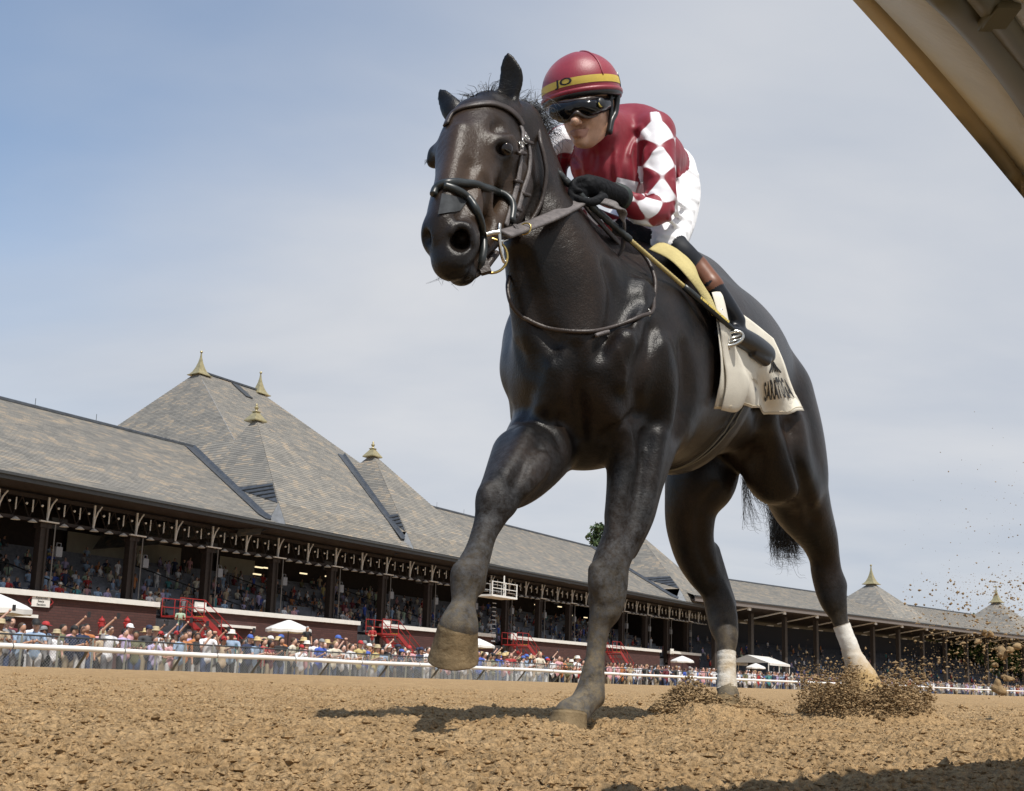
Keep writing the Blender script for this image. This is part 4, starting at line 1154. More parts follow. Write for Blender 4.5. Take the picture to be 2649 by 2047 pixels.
def band(a, b, m_, name, th=.02):
    k_ = len(a); vs = list(a) + list(b); up_ = np.array([.02, .01, th]); vs += [v + up_ for v in a] + [v + up_ for v in b]; fs = []
    for i in range(k_ - 1):
        fs += [(i, i + 1, k_ + i + 1, k_ + i), (2 * k_ + i, 3 * k_ + i, 3 * k_ + i + 1, 2 * k_ + i + 1), (i, 2 * k_ + i, 2 * k_ + i + 1, i + 1), (k_ + i, k_ + i + 1, 3 * k_ + i + 1, 3 * k_ + i)]
    return ipr(mesh_obj(name, vs, fs, m_, irail, True))
band(E1, E2, M_RAILT, 'cover_lip'); band(E2, E3, M_RAILC, 'cover_panel'); band(E4, E5, M_RAILC, 'cover_panel'); band(E5, E5 + np.array([.75, -.35, -.02]), M_RAILC, 'cover_panel')  # last panel lies out of view, added to widen the shade on the ground
mb = MB(); mb.tube(list((E3 + E4) / 2 + np.array([0, 0, -.004])), .013, 8); ipr(mb.build('bead', mat('olive_bead', (.20, .185, .125), .5), irail, True))
mb = MB(); mb.tube(list(E4 * .6 + E5 * .4 + np.array([0, 0, -.004])), .008, 6); ipr(mb.build('bead', mat('olive_bead', (.20, .185, .125), .5), irail, True))
mb = MB(); bp_ = P(2590, 25, .775 * KR); mb.box(bp_, (.014, .02, .012)); mb.box(P(2575, 15, .78 * KR), (.008, .03, .014)); ipr(mb.build('bracket', mat('olive_bead', (.20, .185, .125), .5), irail))

# ----------------------------------------------------------------------------
# spectators
# ----------------------------------------------------------------------------
def person_mesh(pose, fem, h=.021):
    """standing figure, feet at the origin, facing +Y, about 1.72 m"""
    f = Field(); k = .025; sh = .185 if fem else .205; hp = .105 if fem else .095
    V = lambda x, y, z: np.array([x, y, z], float)
    lean = .10 if pose in ('lean', 'rest') else .02
    if pose == 'sit':
        hipz = .46
        for s in (-1, 1):
            f.chain([(V(s * .09, .0, hipz), .085), (V(s * .11, .40, hipz + .02), .065)], k=k, tagn='trousers'); f.chain([(V(s * .11, .42, hipz), .055), (V(s * .11, .44, .08), .04)], k=k, tagn='skin' if fem else 'trousers')
            f.ell(V(s * .11, .50, .04), (.045, .11, .04), k=.01, tagn='shoes')
        z0 = hipz - .93
    else:
        z0 = 0.0
        for s in (-1, 1):
            f.chain([(V(s * .09, 0, .90), .088), (V(s * .095, .01, .52), .062)], k=k, tagn='trousers'); f.chain([(V(s * .095, .01, .50), .052), (V(s * .10, -.01, .10), .040)], k=k, tagn='skin' if fem else 'trousers')
            f.ell(V(s * .10, .06, .04), (.045, .12, .04), k=.01, tagn='shoes')
    f.chain([(V(0, 0, .92 + z0), .130, 1.0), (V(0, lean * .4, 1.10 + z0), .118, 1.0), (V(0, lean * .9, 1.30 + z0), .125, 1.0), (V(0, lean, 1.40 + z0), .10, 1.0)], k=k, flat=(1, 0, 0), tagn='shirt')
    f.chain([(V(-sh + .04, lean, 1.40 + z0), .062), (V(sh - .04, lean, 1.40 + z0), .062)], k=.05, tagn='shirt')
    hc_ = V(0, lean + .045, 1.60 + z0)
    f.chain([(V(0, lean, 1.42 + z0), .055), (V(0, lean + .03, 1.52 + z0), .05)], k=.02, tagn='skin')
    f.ell(hc_, (.073, .090, .108), k=.02, tagn='skin'); f.ell(hc_ + V(0, .085, -.015), (.014, .02, .02), k=.01, tagn='skin')
    f.ell(hc_ + V(0, -.034, .040), (.086, .098, .098), k=.01, tagn='hair')
    if fem: f.chain([(hc_ + V(0, -.06, .02), .075), (hc_ + V(0, -.075, -.14), .06), (hc_ + V(0, -.06, -.24), .035)], k=.02, tagn='hair')
    def arm(s, el, wr):
        S_ = V(s * sh, lean, 1.39 + z0); E_, W_ = V(*el) + V(0, 0, z0), V(*wr) + V(0, 0, z0); E_[0] *= s; W_[0] *= s
        f.chain([(S_, .056), (S_ * .5 + E_ * .5, .047)], k=.02, tagn='shirt'); f.chain([(S_ * .5 + E_ * .5, .040), (E_, .036), (W_, .028)], k=.015, tagn='skin')
        f.ell(W_ + (W_ - E_) * .22, (.035, .04, .045), k=.012, tagn='skin')
    if pose == 'lean': arm(1, (.25, .22, 1.16), (.06, .44, 1.24)); arm(-1, (.26, .22, 1.16), (.10, .46, 1.24))
    elif pose == 'rest': arm(1, (.24, .10, 1.12), (.14, .40, 1.26)); arm(-1, (.25, .05, 1.10), (.20, .30, 1.22))
    elif pose == 'phone': arm(1, (.26, .20, 1.22), (.07, .34, 1.56)); arm(-1, (.26, .20, 1.22), (.07, .34, 1.56))
    elif pose == 'raise': arm(1, (.27, .12, 1.62), (.12, .26, 1.86)); arm(-1, (.25, .15, 1.16), (.10, .32, 1.30))
    elif pose == 'cross': arm(1, (.25, .06, 1.12), (.02, .20, 1.16)); arm(-1, (.25, .06, 1.12), (.06, .21, 1.12))
    elif pose == 'sit': arm(1, (.24, .12, 1.14), (.12, .32, 1.02)); arm(-1, (.24, .12, 1.14), (.10, .30, 1.06))
    else: arm(1, (.25, .02, 1.12), (.24, .10, .88)); arm(-1, (.25, .02, 1.12), (.24, .10, .88))
    v, qd = f.mesh(h, None, 1); nm, lb = f.nearest(v); order = ['skin', 'shirt', 'trousers', 'hair', 'shoes']
    mi = np.array([order.index(n) for n in nm])[lb]
    return v, qd, np.median(mi[qd], axis=1).astype(np.int32)
def cmat(name, col, rough=.75): return mat(name, col, rough, var=.12, scale=9)
SKINS = [cmat('skin_light', (.52, .31, .22), .6), cmat('skin_tan', (.42, .23, .15), .6), cmat('skin_brown', (.22, .11, .065), .6), cmat('skin_pink', (.55, .33, .25), .6)]
HAIRS = [cmat('hair_dark', (.02, .014, .010)), cmat('hair_brown', (.06, .035, .02)), cmat('hair_fair', (.30, .20, .10)), cmat('hair_grey', (.30, .29, .28))]
TOPS = [('white', (.72, .72, .74)), ('navy', (.02, .03, .075)), ('light blue', (.28, .38, .52)), ('royal blue', (.05, .10, .42)), ('red', (.36, .03, .03)), ('maroon', (.14, .02, .03)), ('grey', (.26, .26, .27)), ('charcoal', (.045, .045, .05)),
        ('olive', (.15, .15, .08)), ('tan', (.46, .36, .24)), ('pink', (.60, .32, .34)), ('lavender', (.42, .36, .55)), ('orange', (.45, .17, .06)), ('yellow', (.50, .42, .18)), ('teal', (.06, .24, .25)), ('cream', (.62, .57, .46)), ('black', (.014, .014, .016)), ('pale green', (.36, .46, .34))]
TOPM = {n: cmat('top_' + n.replace(' ', '_'), c) for n, c in TOPS}
BOTS = [cmat('denim', (.06, .09, .18)), cmat('khaki', (.33, .27, .18)), cmat('black_shorts', (.02, .02, .022)), cmat('white_shorts', (.55, .55, .55)), cmat('grey_shorts', (.16, .16, .17))]
M_SHOES = cmat('shoes', (.12, .11, .10))
POSES = ['lean', 'rest', 'phone', 'raise', 'cross', 'stand']
PMESH = {}
for ps in POSES + ['sit']:
    for fem in (0, 1):
        v, qd, mi = person_mesh(ps, fem); me_ = fast_mesh('person', v, qd, [SKINS[0], TOPM['white'], BOTS[0], HAIRS[0], M_SHOES]); me_.polygons.foreach_set('material_index', np.ascontiguousarray(mi)); PMESH[ps, fem] = me_
print('T: people meshes', sum(len(m_.polygons) for m_ in PMESH.values()))
def hat_mesh(kind):
    mb = MB()
    if kind == 'cap':
        mb.lathe((0, -.012, 0), [(.095, -.005), (.096, .02), (.088, .06), (.06, .092), (.01, .105)], 14, ax=np.array([[.92, 0, 0], [0, 1.08, 0], [0, 0, 1]]))
        mb.add([(-.075, .06, .004), (-.055, .155, -.012), (0, .175, -.014), (.055, .155, -.012), (.075, .06, .004), (-.075, .06, .012), (-.055, .155, -.004), (0, .175, -.006), (.055, .155, -.004), (.075, .06, .012)], [(0, 1, 2, 3, 4), (9, 8, 7, 6, 5), (0, 5, 6, 1), (1, 6, 7, 2), (2, 7, 8, 3), (3, 8, 9, 4)])
    else:
        w = .19 if kind == 'straw hat' else .15
        mb.lathe((0, -.01, 0), [(w, -.012), (w * .98, 0), (.104, .008), (.100, .06), (.088, .105), (.03, .115), (.005, .11)], 18, ax=np.array([[.94, 0, 0], [0, 1.08, 0], [0, 0, 1]]))
    return mb.data('hat', None, True)
HATM = {k_: hat_mesh(k_) for k_ in ('cap', 'straw hat', 'sun hat')}
for m_ in HATM.values(): m_.materials.append(M_WHITE)
HATC = {'white cap': ('cap', cmat('cap_white', (.7, .7, .7))), 'navy cap': ('cap', cmat('cap_navy', (.02, .025, .06))), 'red cap': ('cap', cmat('cap_red', (.40, .03, .03))), 'grey cap': ('cap', cmat('cap_grey', (.22, .22, .22))), 'black cap': ('cap', cmat('cap_black', (.015, .015, .015))), 'blue cap': ('cap', cmat('cap_blue', (.06, .12, .40))),
        'straw hat': ('straw hat', cmat('straw', (.52, .40, .20))), 'white sun hat': ('sun hat', cmat('hat_white', (.66, .64, .58))), 'khaki sun hat': ('sun hat', cmat('hat_khaki', (.40, .33, .20)))}
phm = MB(); phm.box((0, .36, 1.63), (.15, .012, .08)); PHONE = phm.data('phone', mat('phone', (.02, .02, .022), .3))
phm2 = MB(); phm2.box((.0, .30, 1.98), (.085, .012, .15)); PHONE2 = phm2.data('phone', MATS['phone'])
POSEW = {'lean': 'leaning on fence', 'rest': 'arm on fence', 'phone': 'holding phone up', 'raise': 'phone overhead', 'cross': 'arms folded', 'stand': 'arms down'}
def zone(px):
    for lim, w in ((90, 'at left edge'), (230, 'below wall sign'), (420, 'left of first stair'), (560, 'below first stair'), (690, 'right of first stair'), (840, 'by white umbrella'), (1000, 'below second stair'), (1130, 'left of raised hoof'), (1260, 'behind raised hoof'), (1420, 'right of raised hoof'), (1530, 'left of foreleg'), (1620, 'behind foreleg')):
        if px < lim: return w
    return 'right of foreleg'
seen = set(); rgp = np.random.default_rng(77); nper = 0
def slots(o, mats_):
    for i_, m_ in enumerate(mats_):
        o.material_slots[i_].link = 'OBJECT'; o.material_slots[i_].material = m_
def add_person(s, t, row, z=APR, pose=None, top=None, hat='?', fr=G1, label=None, grp='spectators standing behind the chain-link fence', yaw=None, fem=None, hgt=None, where=None, group=True):
    global nper
    fem = int(rgp.random() < .42) if fem is None else fem
    pose = pose or (str(rgp.choice(['lean', 'rest', 'phone', 'raise', 'cross'], p=[.40, .22, .16, .07, .15])) if row == 0 else str(rgp.choice(['phone', 'raise', 'cross', 'stand', 'rest'], p=[.24, .10, .3, .26, .10])))
    px = pix(fr.pt(s, t, 1.2))[0]
    for _ in range(60):
        tp = top or TOPS[int(rgp.choice(len(TOPS), p=PW))][0]
        ht = (str(rgp.choice(list(HATC))) if rgp.random() < .48 else None) if hat == '?' else hat
        hr = int(rgp.choice(4, p=[.45, .33, .12, .10])); hw = ['dark', 'brown', 'fair', 'grey'][hr]
        lb_ = label or ('%s in %s, %s, %s, %s row, %s' % ('woman' if fem else 'man', tp, ht if ht else (hw + ' hair'), POSEW[pose], ['front', 'second', 'third', 'back'][row], where or zone(px)))
        if lb_ not in seen: break
    seen.add(lb_)
    o = bpy.data.objects.new('person', PMESH[pose, fem]); p_ = fr.pt(s, t, z); o.location = p_
    yw = math.atan2(-fr.w[1], -fr.w[0]) - math.pi / 2 + (rgp.normal(-.25, .35) if yaw is None else yaw)
    o.rotation_euler = (0, 0, yw); sc_ = (rgp.normal(.985, .04) if fem else rgp.normal(1.03, .04)) if hgt is None else hgt; o.scale = (sc_,) * 3
    link(o); sk = SKINS[int(rgp.choice(4, p=[.4, .28, .14, .18]))]; slots(o, [sk, TOPM[tp], BOTS[int(rgp.integers(0, 5))], HAIRS[hr], M_SHOES])
    tag(o, lb_, 'person', grp)
    lean = .10 if pose in ('lean', 'rest') else .02
    if ht:
        kind, hm = HATC[ht]; c = bpy.data.objects.new('hat', HATM[kind]); c.location = (0, lean + .045, 1.60 + .055 + (-.47 if pose == 'sit' else 0)); link(c, o); slots(c, [hm])
    if pose in ('phone', 'raise'): link(bpy.data.objects.new('phone', PHONE if pose == 'phone' else PHONE2), o)
    nper += 1; return o
PW = np.array([5, 3, 3, 1.4, 1.6, 1.2, 2.6, 2, 1.2, 2.2, 1.5, 1.2, .9, .7, .8, 2.2, 2.6, 1.0]); PW = PW / PW.sum()
# four irregular rows behind the fence
for row, (t0_, gap, s_end) in enumerate(((FENCE_T + .34, .43, 45), (FENCE_T + .80, .46, 45), (FENCE_T + 1.4, .54, 44), (FENCE_T + 2.1, .72, 43))):
    s = 12.2 + .2 * row
    while s < s_end:
        if rgp.random() > .10: add_person(s + rgp.normal(0, .08), t0_ + abs(rgp.normal(0, .12)), row, z=APR + rgp.normal(0, .02))
        s += gap * rgp.uniform(.75, 1.3)
print('T: people', nper)
# people on the stairs and by the wall
def spec(px, py_head, t, **kw):
    s, zt = G1.on(px, py_head, t); add_person(s, t, 3, z=zt - 1.70, **kw)
spec(468, 1575, 45.5, pose='cross', top='pale green', hat=None, fem=0, hgt=1.0, label='man in a pale green shirt standing above the crowd by the red railing', grp='people standing by the grandstand wall')
spec(964, 1622, 45.5, pose='cross', top='red', hat=None, fem=0, hgt=1.0, label='person in a bright red top standing by the second red stair', grp='people standing by the grandstand wall')
spec(795, 1622, 38.0, pose='stand', top='black', hat=None, fem=1, hgt=1.0, label='woman with long dark hair standing above the crowd beside the white umbrella', grp='people standing by the grandstand wall')
WH = ['above the umbrella at left edge', 'right of the first column', 'left of the second column', 'in the left corner', 'above the wall sign', 'between the first two columns', 'beside one in lavender', 'right of the second column', 'left of the stair gap', 'above the white umbrella', 'above the second stair', 'above the first stair', 'left of the fourth column', 'left of the second stair']
# seated spectators in the front boxes, told apart by their clothes
for k_, (px, tp, ht) in enumerate(((25, 'red', None), (160, 'red', 'white sun hat'), (285, 'lavender', None), (12, 'light blue', None), (90, 'navy', None), (205, 'teal', None), (260, 'light blue', None), (395, 'white', 'white sun hat'), (420, 'cream', None), (770, 'pink', None), (1000, 'white', None), (590, 'light blue', None), (745, 'white', 'navy cap'), (905, 'grey', None))):
    s, _ = G1.on(px, 1540, WALL_T + 1.0); add_person(s, WALL_T + 1.3, 0, z=ZW - .62, pose='sit', top=tp, hat=ht, label='spectator in %s%s seated at the parapet, %s' % (tp, (' and ' + ht) if ht else '', WH[k_]), grp='spectators seated at the grandstand parapet', hgt=1.0, yaw=0)
# the rest of the seated crowd and the far crowd: masses
def mass(name, items, label, h=.05):
    """items: (point, yaw, pose, fem, shirt colour index); simplified bodies joined into one mesh"""
    base = {}
    for ps in ('sit', 'stand', 'phone'):
        for fem in (0, 1): v, qd, mi = person_mesh(ps, fem, h); base[ps, fem] = (v, qd, mi)
    mats_ = SKINS + [TOPM[n] for n, _ in TOPS] + BOTS + HAIRS; nS, nT_, nB = len(SKINS), len(TOPS), len(BOTS)
    VV, QQ, MM, off = [], [], [], 0
    for p_, yw, ps, fem, sk, tp, bt, hr in items:
        v, qd, mi = base[ps, fem]; c, s = math.cos(yw), math.sin(yw); w = v.copy(); w[:, 0] = v[:, 0] * c - v[:, 1] * s; w[:, 1] = v[:, 0] * s + v[:, 1] * c
        VV.append(w + p_); QQ.append(qd + off); off += len(v); MM.append(np.array([sk, nS + tp, nS + nT_ + bt, nS + nT_ + nB + hr, nS + nT_ + 2])[mi])
    me_ = fast_mesh(name, np.concatenate(VV), np.concatenate(QQ), mats_); me_.polygons.foreach_set('material_index', np.ascontiguousarray(np.concatenate(MM), dtype=np.int32))
    o = link(bpy.data.objects.new(name, me_)); tag(o, label, 'crowd', kind='stuff'); return o
def rnd_item(p_, yw, ps): return (np.asarray(p_), yw, ps, int(rgp.random() < .45), int(rgp.integers(0, 4)), int(rgp.choice(len(TOPS), p=PW)), int(rgp.integers(0, 5)), int(rgp.choice(4, p=[.5, .33, .1, .07])))
items = []; yw0 = math.atan2(-TW[1], -TW[0]) - math.pi / 2
for k_ in range(0, nT):
    s = 24.0; den = .62 if k_ < 9 else .35
    while s < S1 - 3:
        cl_ = .5 + .5 * math.sin(s * .55 + k_ * .3) * math.sin(s * .21 + 2)
        if rgp.random() < den * (.35 + .8 * cl_): items.append(rnd_item(q(s, WALL_T + .9 + k_ * 1.0 + .45, ZW - .85 + k_ * .34 - .18), yw0 + rgp.normal(0, .3), 'sit' if rgp.random() < .85 else 'stand'))
        s += rgp.uniform(.55, .9) * (1 if s < 70 else 1.6)
mass('seated_crowd', items, 'spectators filling the shaded seats under the grandstand roof', .06)
items = []; yw3 = math.atan2(-G3.w[1], -G3.w[0]) - math.pi / 2
for k_ in range(430):
    s = 46 + 100 * rgp.random() ** 1.3; items.append(rnd_item(G3.pt(s - 46, 1.5 + rgp.random() ** 1.5 * 4.5, APR), yw3 + rgp.normal(0, .4), 'stand' if rgp.random() < .8 else 'phone'))
for k_ in range(190): items.append(rnd_item(G1.pt(rgp.uniform(14, 100), rgp.uniform(28, 40), APR), yw0 + rgp.normal(0, .8), 'stand'))
mass('far_crowd', items, 'distant spectators along the fence, too far off to count', .06)
items = []
for k_ in range(10):
    s = 4.0
    while s < 150:
        if rgp.random() < .35: items.append(rnd_item(q2(s, 4.6 + k_ * .95, 1.6 + k_ * .42), math.atan2(-G2.w[1], -G2.w[0]) - math.pi / 2, 'sit'))
        s += rgp.uniform(1.0, 2.2)
mass('clubhouse_crowd', items, 'tiny spectators seated in the farther stand', .09)

# ----------------------------------------------------------------------------
# the horse: one skin sculpted from muscles and bones
# ----------------------------------------------------------------------------
HF = -TU                                   # horse's forward
HB = -TW                                   # horse's left (right side of the picture)
HFR = np.array([HF, HB, TZ])
def unit(v):
    v = np.asarray(v, float); return v / np.linalg.norm(v)

HS = Field()
t0 = __import__('time').time()
def pn(px, py, d, r, c=1.0):
    return (P(px, py, d), r, c)
# --- barrel: chest, girth, belly, flank, croup
def sec(px, py, d, rz, rb):
    q = HFR @ P(px, py, d); return (q[0], q[1], q[2], rb, rz)
_c0 = sec(1478, 955, 2.98, .215, .20); _c9 = sec(1968, 1025, 4.47, .215, .17)
HS.sweep(HFR, [(_c0[0] + .185, _c0[1], _c0[2] - .01, .02, .02), (_c0[0] + .17, _c0[1], _c0[2] - .01, .075, .085), (_c0[0] + .10, _c0[1], _c0[2], .155, .17), _c0, sec(1560, 935, 3.13, .31, .232), sec(1690, 930, 3.42, .365, .26),
          sec(1790, 948, 3.74, .345, .277), sec(1872, 965, 4.02, .315, .245), sec(1928, 990, 4.27, .270, .210), _c9,
          (_c9[0] - .10, _c9[1], _c9[2], .15, .17), (_c9[0] - .17, _c9[1], _c9[2], .08, .09), (_c9[0] - .19, _c9[1], _c9[2], .02, .02)], k=.05)
# withers
HS.chain([pn(1600, 705, 3.25, .07), pn(1690, 700, 3.48, .085), pn(1780, 735, 3.75, .10)], k=.10)
# croup bulge
HS.ell(P(1888, 905, 4.28), (.28, .145, .150), HFR, k=.10)
# --- neck
HS.chain([pn(1335, 390, 2.86, .105, .70), pn(1380, 520, 2.92, .118, .72), pn(1425, 645, 2.955, .150, .74), pn(1478, 765, 3.02, .195, .78),
          pn(1530, 870, 3.14, .25, .80)], flat=unit([.95, -.31, 0]), k=.05)
# throat and windpipe front of the neck
HS.chain([pn(1352, 640, 2.83, .05), pn(1372, 760, 2.86, .062), pn(1395, 850, 2.88, .075)], k=.06)
HS.chain([pn(1425, 600, 2.905, .060), pn(1462, 700, 2.90, .075), pn(1485, 800, 2.895, .085), pn(1490, 890, 2.89, .085)], k=.08)
# crest
HS.chain([pn(1345, 322, 2.88, .043), pn(1396, 440, 2.96, .042), pn(1462, 560, 3.07, .046), pn(1560, 665, 3.21, .055)], k=.08)
# --- shoulders
HS.chain([pn(1680, 770, 3.25, .10), pn(1650, 860, 3.10, .115), pn(1605, 935, 2.99, .105)], k=.07)          # left shoulder blade
HS.ell(P(1598, 945, 2.955), (.085, .085, .10), HFR, k=.05)                                               # left point of shoulder
HS.chain([pn(1700, 900, 3.22, .11), pn(1712, 1000, 3.20, .12), pn(1700, 1090, 3.16, .105)], k=.06)        # left triceps
HS.chain([pn(1410, 800, 3.22, .09), pn(1388, 880, 3.14, .10), pn(1393, 950, 3.07, .10)], k=.07)           # right shoulder
HS.ell(P(1388, 945, 3.06), (.085, .08, .10), HFR, k=.05)
HS.chain([pn(1405, 980, 3.22, .10), pn(1420, 1080, 3.15, .115)], k=.06)
# --- breast muscles with the groove between them
HS.ell(P(1560, 1010, 2.945), (.095, .10, .135), HFR, k=.035)
HS.ell(P(1427, 1015, 2.965), (.095, .10, .135), HFR, k=.035)
HS.ell(P(1500, 1110, 3.03), (.14, .17, .115), HFR, k=.05)
# --- left fore leg (planted)
HS.chain([pn(1690, 1050, 3.14, .105), pn(1668, 1130, 3.08, .098), pn(1655, 1195, 3.03, .082), pn(1643, 1266, 2.99, .066), pn(1628, 1337, 2.95, .060),
          pn(1602, 1405, 2.91, .053), pn(1580, 1460, 2.88, .052), pn(1573, 1517, 2.865, .054), pn(1568, 1574, 2.85, .045), pn(1550, 1621, 2.84, .030),
          pn(1539, 1692, 2.82, .0245), pn(1532, 1740, 2.81, .029), pn(1527, 1790, 2.80, .039), pn(1504, 1826, 2.77, .037), pn(1478, 1850, 2.742, .046)], k=.02)
HS.chain([pn(1690, 1160, 3.10, .06), pn(1672, 1260, 3.04, .045), pn(1660, 1340, 3.0, .035), pn(1628, 1430, 2.95, .022)], k=.03)        # flexors
HS.chain([pn(1612, 1120, 2.98, .06), pn(1610, 1220, 2.95, .045), pn(1592, 1330, 2.91, .03)], k=.03)                                   # extensor
HS.chain([pn(1568, 1600, 2.875, .018), pn(1551, 1690, 2.845, .0165), pn(1545, 1770, 2.83, .021)], k=.008)                               # tendons
HS.ell(P(1543, 1805, 2.825), (.026, .024, .030), HFR, k=.014)                                                                          # ergot
HS.ell(P(1549, 1505, 2.835), (.03, .031, .045), HFR, k=.012)
HS.ell(P(1603, 1490, 2.895), (.028, .022, .04), HFR, k=.012)
HS.chain([pn(1538, 1470, 2.84, .016), pn(1600, 1462, 2.86, .014)], k=.02)
HS.chain([pn(1538, 1556, 2.84, .014), pn(1590, 1562, 2.85, .012)], k=.02)
# --- right fore leg (carried forward, knee bent)
HS.chain([pn(1440, 1060, 3.12, .11), pn(1412, 1125, 3.0, .108), pn(1375, 1185, 2.85, .095), pn(1335, 1235, 2.73, .074), pn(1303, 1268, 2.66, .058), pn(1284, 1295, 2.62, .053),
          pn(1270, 1337, 2.595, .040), pn(1251, 1384, 2.565, .0325), pn(1236, 1432, 2.53, .034), pn(1213, 1490, 2.485, .041), pn(1203, 1530, 2.465, .034), pn(1199, 1563, 2.45, .0285),
          pn(1191, 1597, 2.435, .039), pn(1187, 1622, 2.428, .0475)], k=.02)
HS.chain([pn(1420, 1170, 3.0, .075), pn(1383, 1222, 2.83, .052), pn(1366, 1254, 2.75, .038), pn(1345, 1288, 2.69, .016)], k=.025)
HS.chain([pn(1330, 1175, 2.83, .06), pn(1308, 1215, 2.72, .045), pn(1290, 1250, 2.66, .03)], k=.03)
HS.ell(P(1263, 1287, 2.59), (.03, .030, .042), HFR, k=.012)
HS.ell(P(1308, 1300, 2.63), (.026, .022, .036), HFR, k=.02)
HS.chain([pn(1250, 1322, 2.575, .013), pn(1300, 1326, 2.59, .012)], k=.02)
HS.chain([pn(1278, 1360, 2.62, .014), pn(1253, 1440, 2.57, .014), pn(1232, 1500, 2.52, .019)], k=.008)
HS.ell(P(1234, 1512, 2.505), (.024, .021, .03), HFR, k=.012)
HS.ell(P(1190, 1480, 2.465), (.02, .02, .024), HFR, k=.018)
# --- left hind leg (pushing off, right side of the picture)
HS.chain([pn(1990, 1040, 4.28, .22, .8), pn(2022, 1130, 4.24, .20, .8), pn(2048, 1215, 4.24, .165, .85), pn(2060, 1270, 4.28, .14, .9), pn(2078, 1320, 4.31, .112), pn(2116, 1390, 4.36, .079),
          pn(2131, 1440, 4.39, .062), pn(2136, 1480, 4.40, .060), pn(2148, 1520, 4.40, .064), pn(2156, 1555, 4.385, .055), pn(2168, 1590, 4.37, .038), pn(2178, 1622, 4.355, .030),
          pn(2196, 1668, 4.34, .031), pn(2212, 1715, 4.33, .034), pn(2226, 1748, 4.32, .044), pn(2236, 1785, 4.28, .038), pn(2240, 1820, 4.25, .050)], flat=HB, k=.03)
HS.ell(P(2000, 1235, 4.10), (.10, .085, .11), HFR, k=.06)                                                  # stifle
HS.chain([pn(1990, 1130, 4.08, .10), pn(1990, 1200, 4.06, .10)], k=.08)
HS.chain([pn(2072, 1180, 4.33, .085), pn(2090, 1290, 4.34, .075), pn(2124, 1400, 4.38, .046), pn(2150, 1480, 4.40, .036), pn(2168, 1512, 4.41, .030)], k=.03)      # hamstring, point of hock
# --- right hind leg (planted under the body)
HS.chain([pn(1905, 1030, 4.42, .20, .8), pn(1850, 1130, 4.32, .18, .8), pn(1812, 1215, 4.22, .155, .85), pn(1790, 1290, 4.19, .118, .9), pn(1785, 1350, 4.20, .098), pn(1790, 1400, 4.22, .088),
          pn(1802, 1440, 4.24, .083), pn(1820, 1482, 4.26, .070), pn(1848, 1527, 4.27, .058), pn(1864, 1575, 4.26, .062), pn(1872, 1620, 4.23, .058), pn(1880, 1655, 4.19, .044), pn(1880, 1690, 4.16, .033),
          pn(1880, 1735, 4.12, .032), pn(1880, 1775, 4.09, .036), pn(1884, 1805, 4.06, .044), pn(1876, 1835, 4.02, .040)], flat=HB, k=.03)
HS.ell(P(1842, 1235, 4.18), (.11, .085, .12), HFR, k=.06)
HS.chain([pn(1832, 1430, 4.28, .05), pn(1868, 1510, 4.31, .032), pn(1888, 1562, 4.30, .026)], k=.03)
# sheath
HS.ell(P(1925, 1165, 4.10), (.12, .06, .06), HFR, k=.05)
# --- head
HX = unit(P(1306, 386, 2.60) - P(1118, 412, 2.685))       # across the head, to the horse's left
poll, nose = P(1262, 300, 2.80), P(1150, 640, 2.42)
HD = unit((nose - poll) - HX * ((nose - poll) @ HX))       # down the face
HN = np.cross(HX, HD)                                      # out of the forehead (sign checked below)
if HN @ (CAM - poll) < 0: HN = -HN
HHF = np.array([HX, HD, HN])
HS.chain([pn(1268, 315, 2.79, .078), pn(1226, 395, 2.695, .089), pn(1202, 480, 2.60, .068), pn(1180, 555, 2.53, .064), pn(1167, 620, 2.475, .055), pn(1168, 662, 2.455, .047)], flat=HX, k=.03)
HS.chain([pn(1226, 318, 2.72, .058), pn(1196, 388, 2.65, .060), pn(1170, 474, 2.555, .038), pn(1148, 560, 2.48, .036), pn(1140, 610, 2.445, .033)], k=.03)      # forehead, nasal bone
HS.ell(P(1331, 455, 2.745), (.036, .105, .082), HHF, k=.018)                                               # jowl
HS.chain([pn(1318, 400, 2.77, .060, .85), pn(1330, 470, 2.76, .062, .75), pn(1308, 555, 2.70, .050, .85), pn(1262, 612, 2.61, .036), pn(1212, 682, 2.53, .031)], flat=HX, k=.022)     # cheek and jaw
HS.chain([pn(1210, 420, 2.83, .06), pn(1225, 500, 2.77, .06), pn(1205, 600, 2.65, .04)], k=.04)           # far cheek
HS.ell(P(1196, 708, 2.50), (.036, .033, .028), HHF, k=.018)                                                # lower lip
HS.ell(P(1168, 682, 2.442), (.043, .042, .040), HHF, k=.022)                                               # upper lip
HS.ell(P(1198, 622, 2.455), (.036, .050, .045), HHF, k=.025)                                               # left nostril wing
HS.ell(P(1122, 610, 2.475), (.022, .042, .04), HHF, k=.022)                                                # right nostril wing
HS.chain([pn(1247, 462, 2.585, .014), pn(1262, 520, 2.59, .012), pn(1270, 580, 2.60, .008)], k=.03)        # facial crest
HS.chain([pn(1262, 372, 2.625, .012), pn(1286, 358, 2.628, .013), pn(1312, 358, 2.645, .012), pn(1330, 376, 2.67, .010)], k=.03)   # left brow
HS.chain([pn(1143, 392, 2.67, .016), pn(1126, 395, 2.70, .018), pn(1121, 418, 2.705, .018)], k=.022)       # right eye bulge
HS.ell(P(1302, 392, 2.672), (.034, .042, .032), HHF, k=.03)                                                 # left eye mound
HS.chain([pn(1262, 330, 2.665, .012), pn(1225, 345, 2.63, .012)], k=.03)
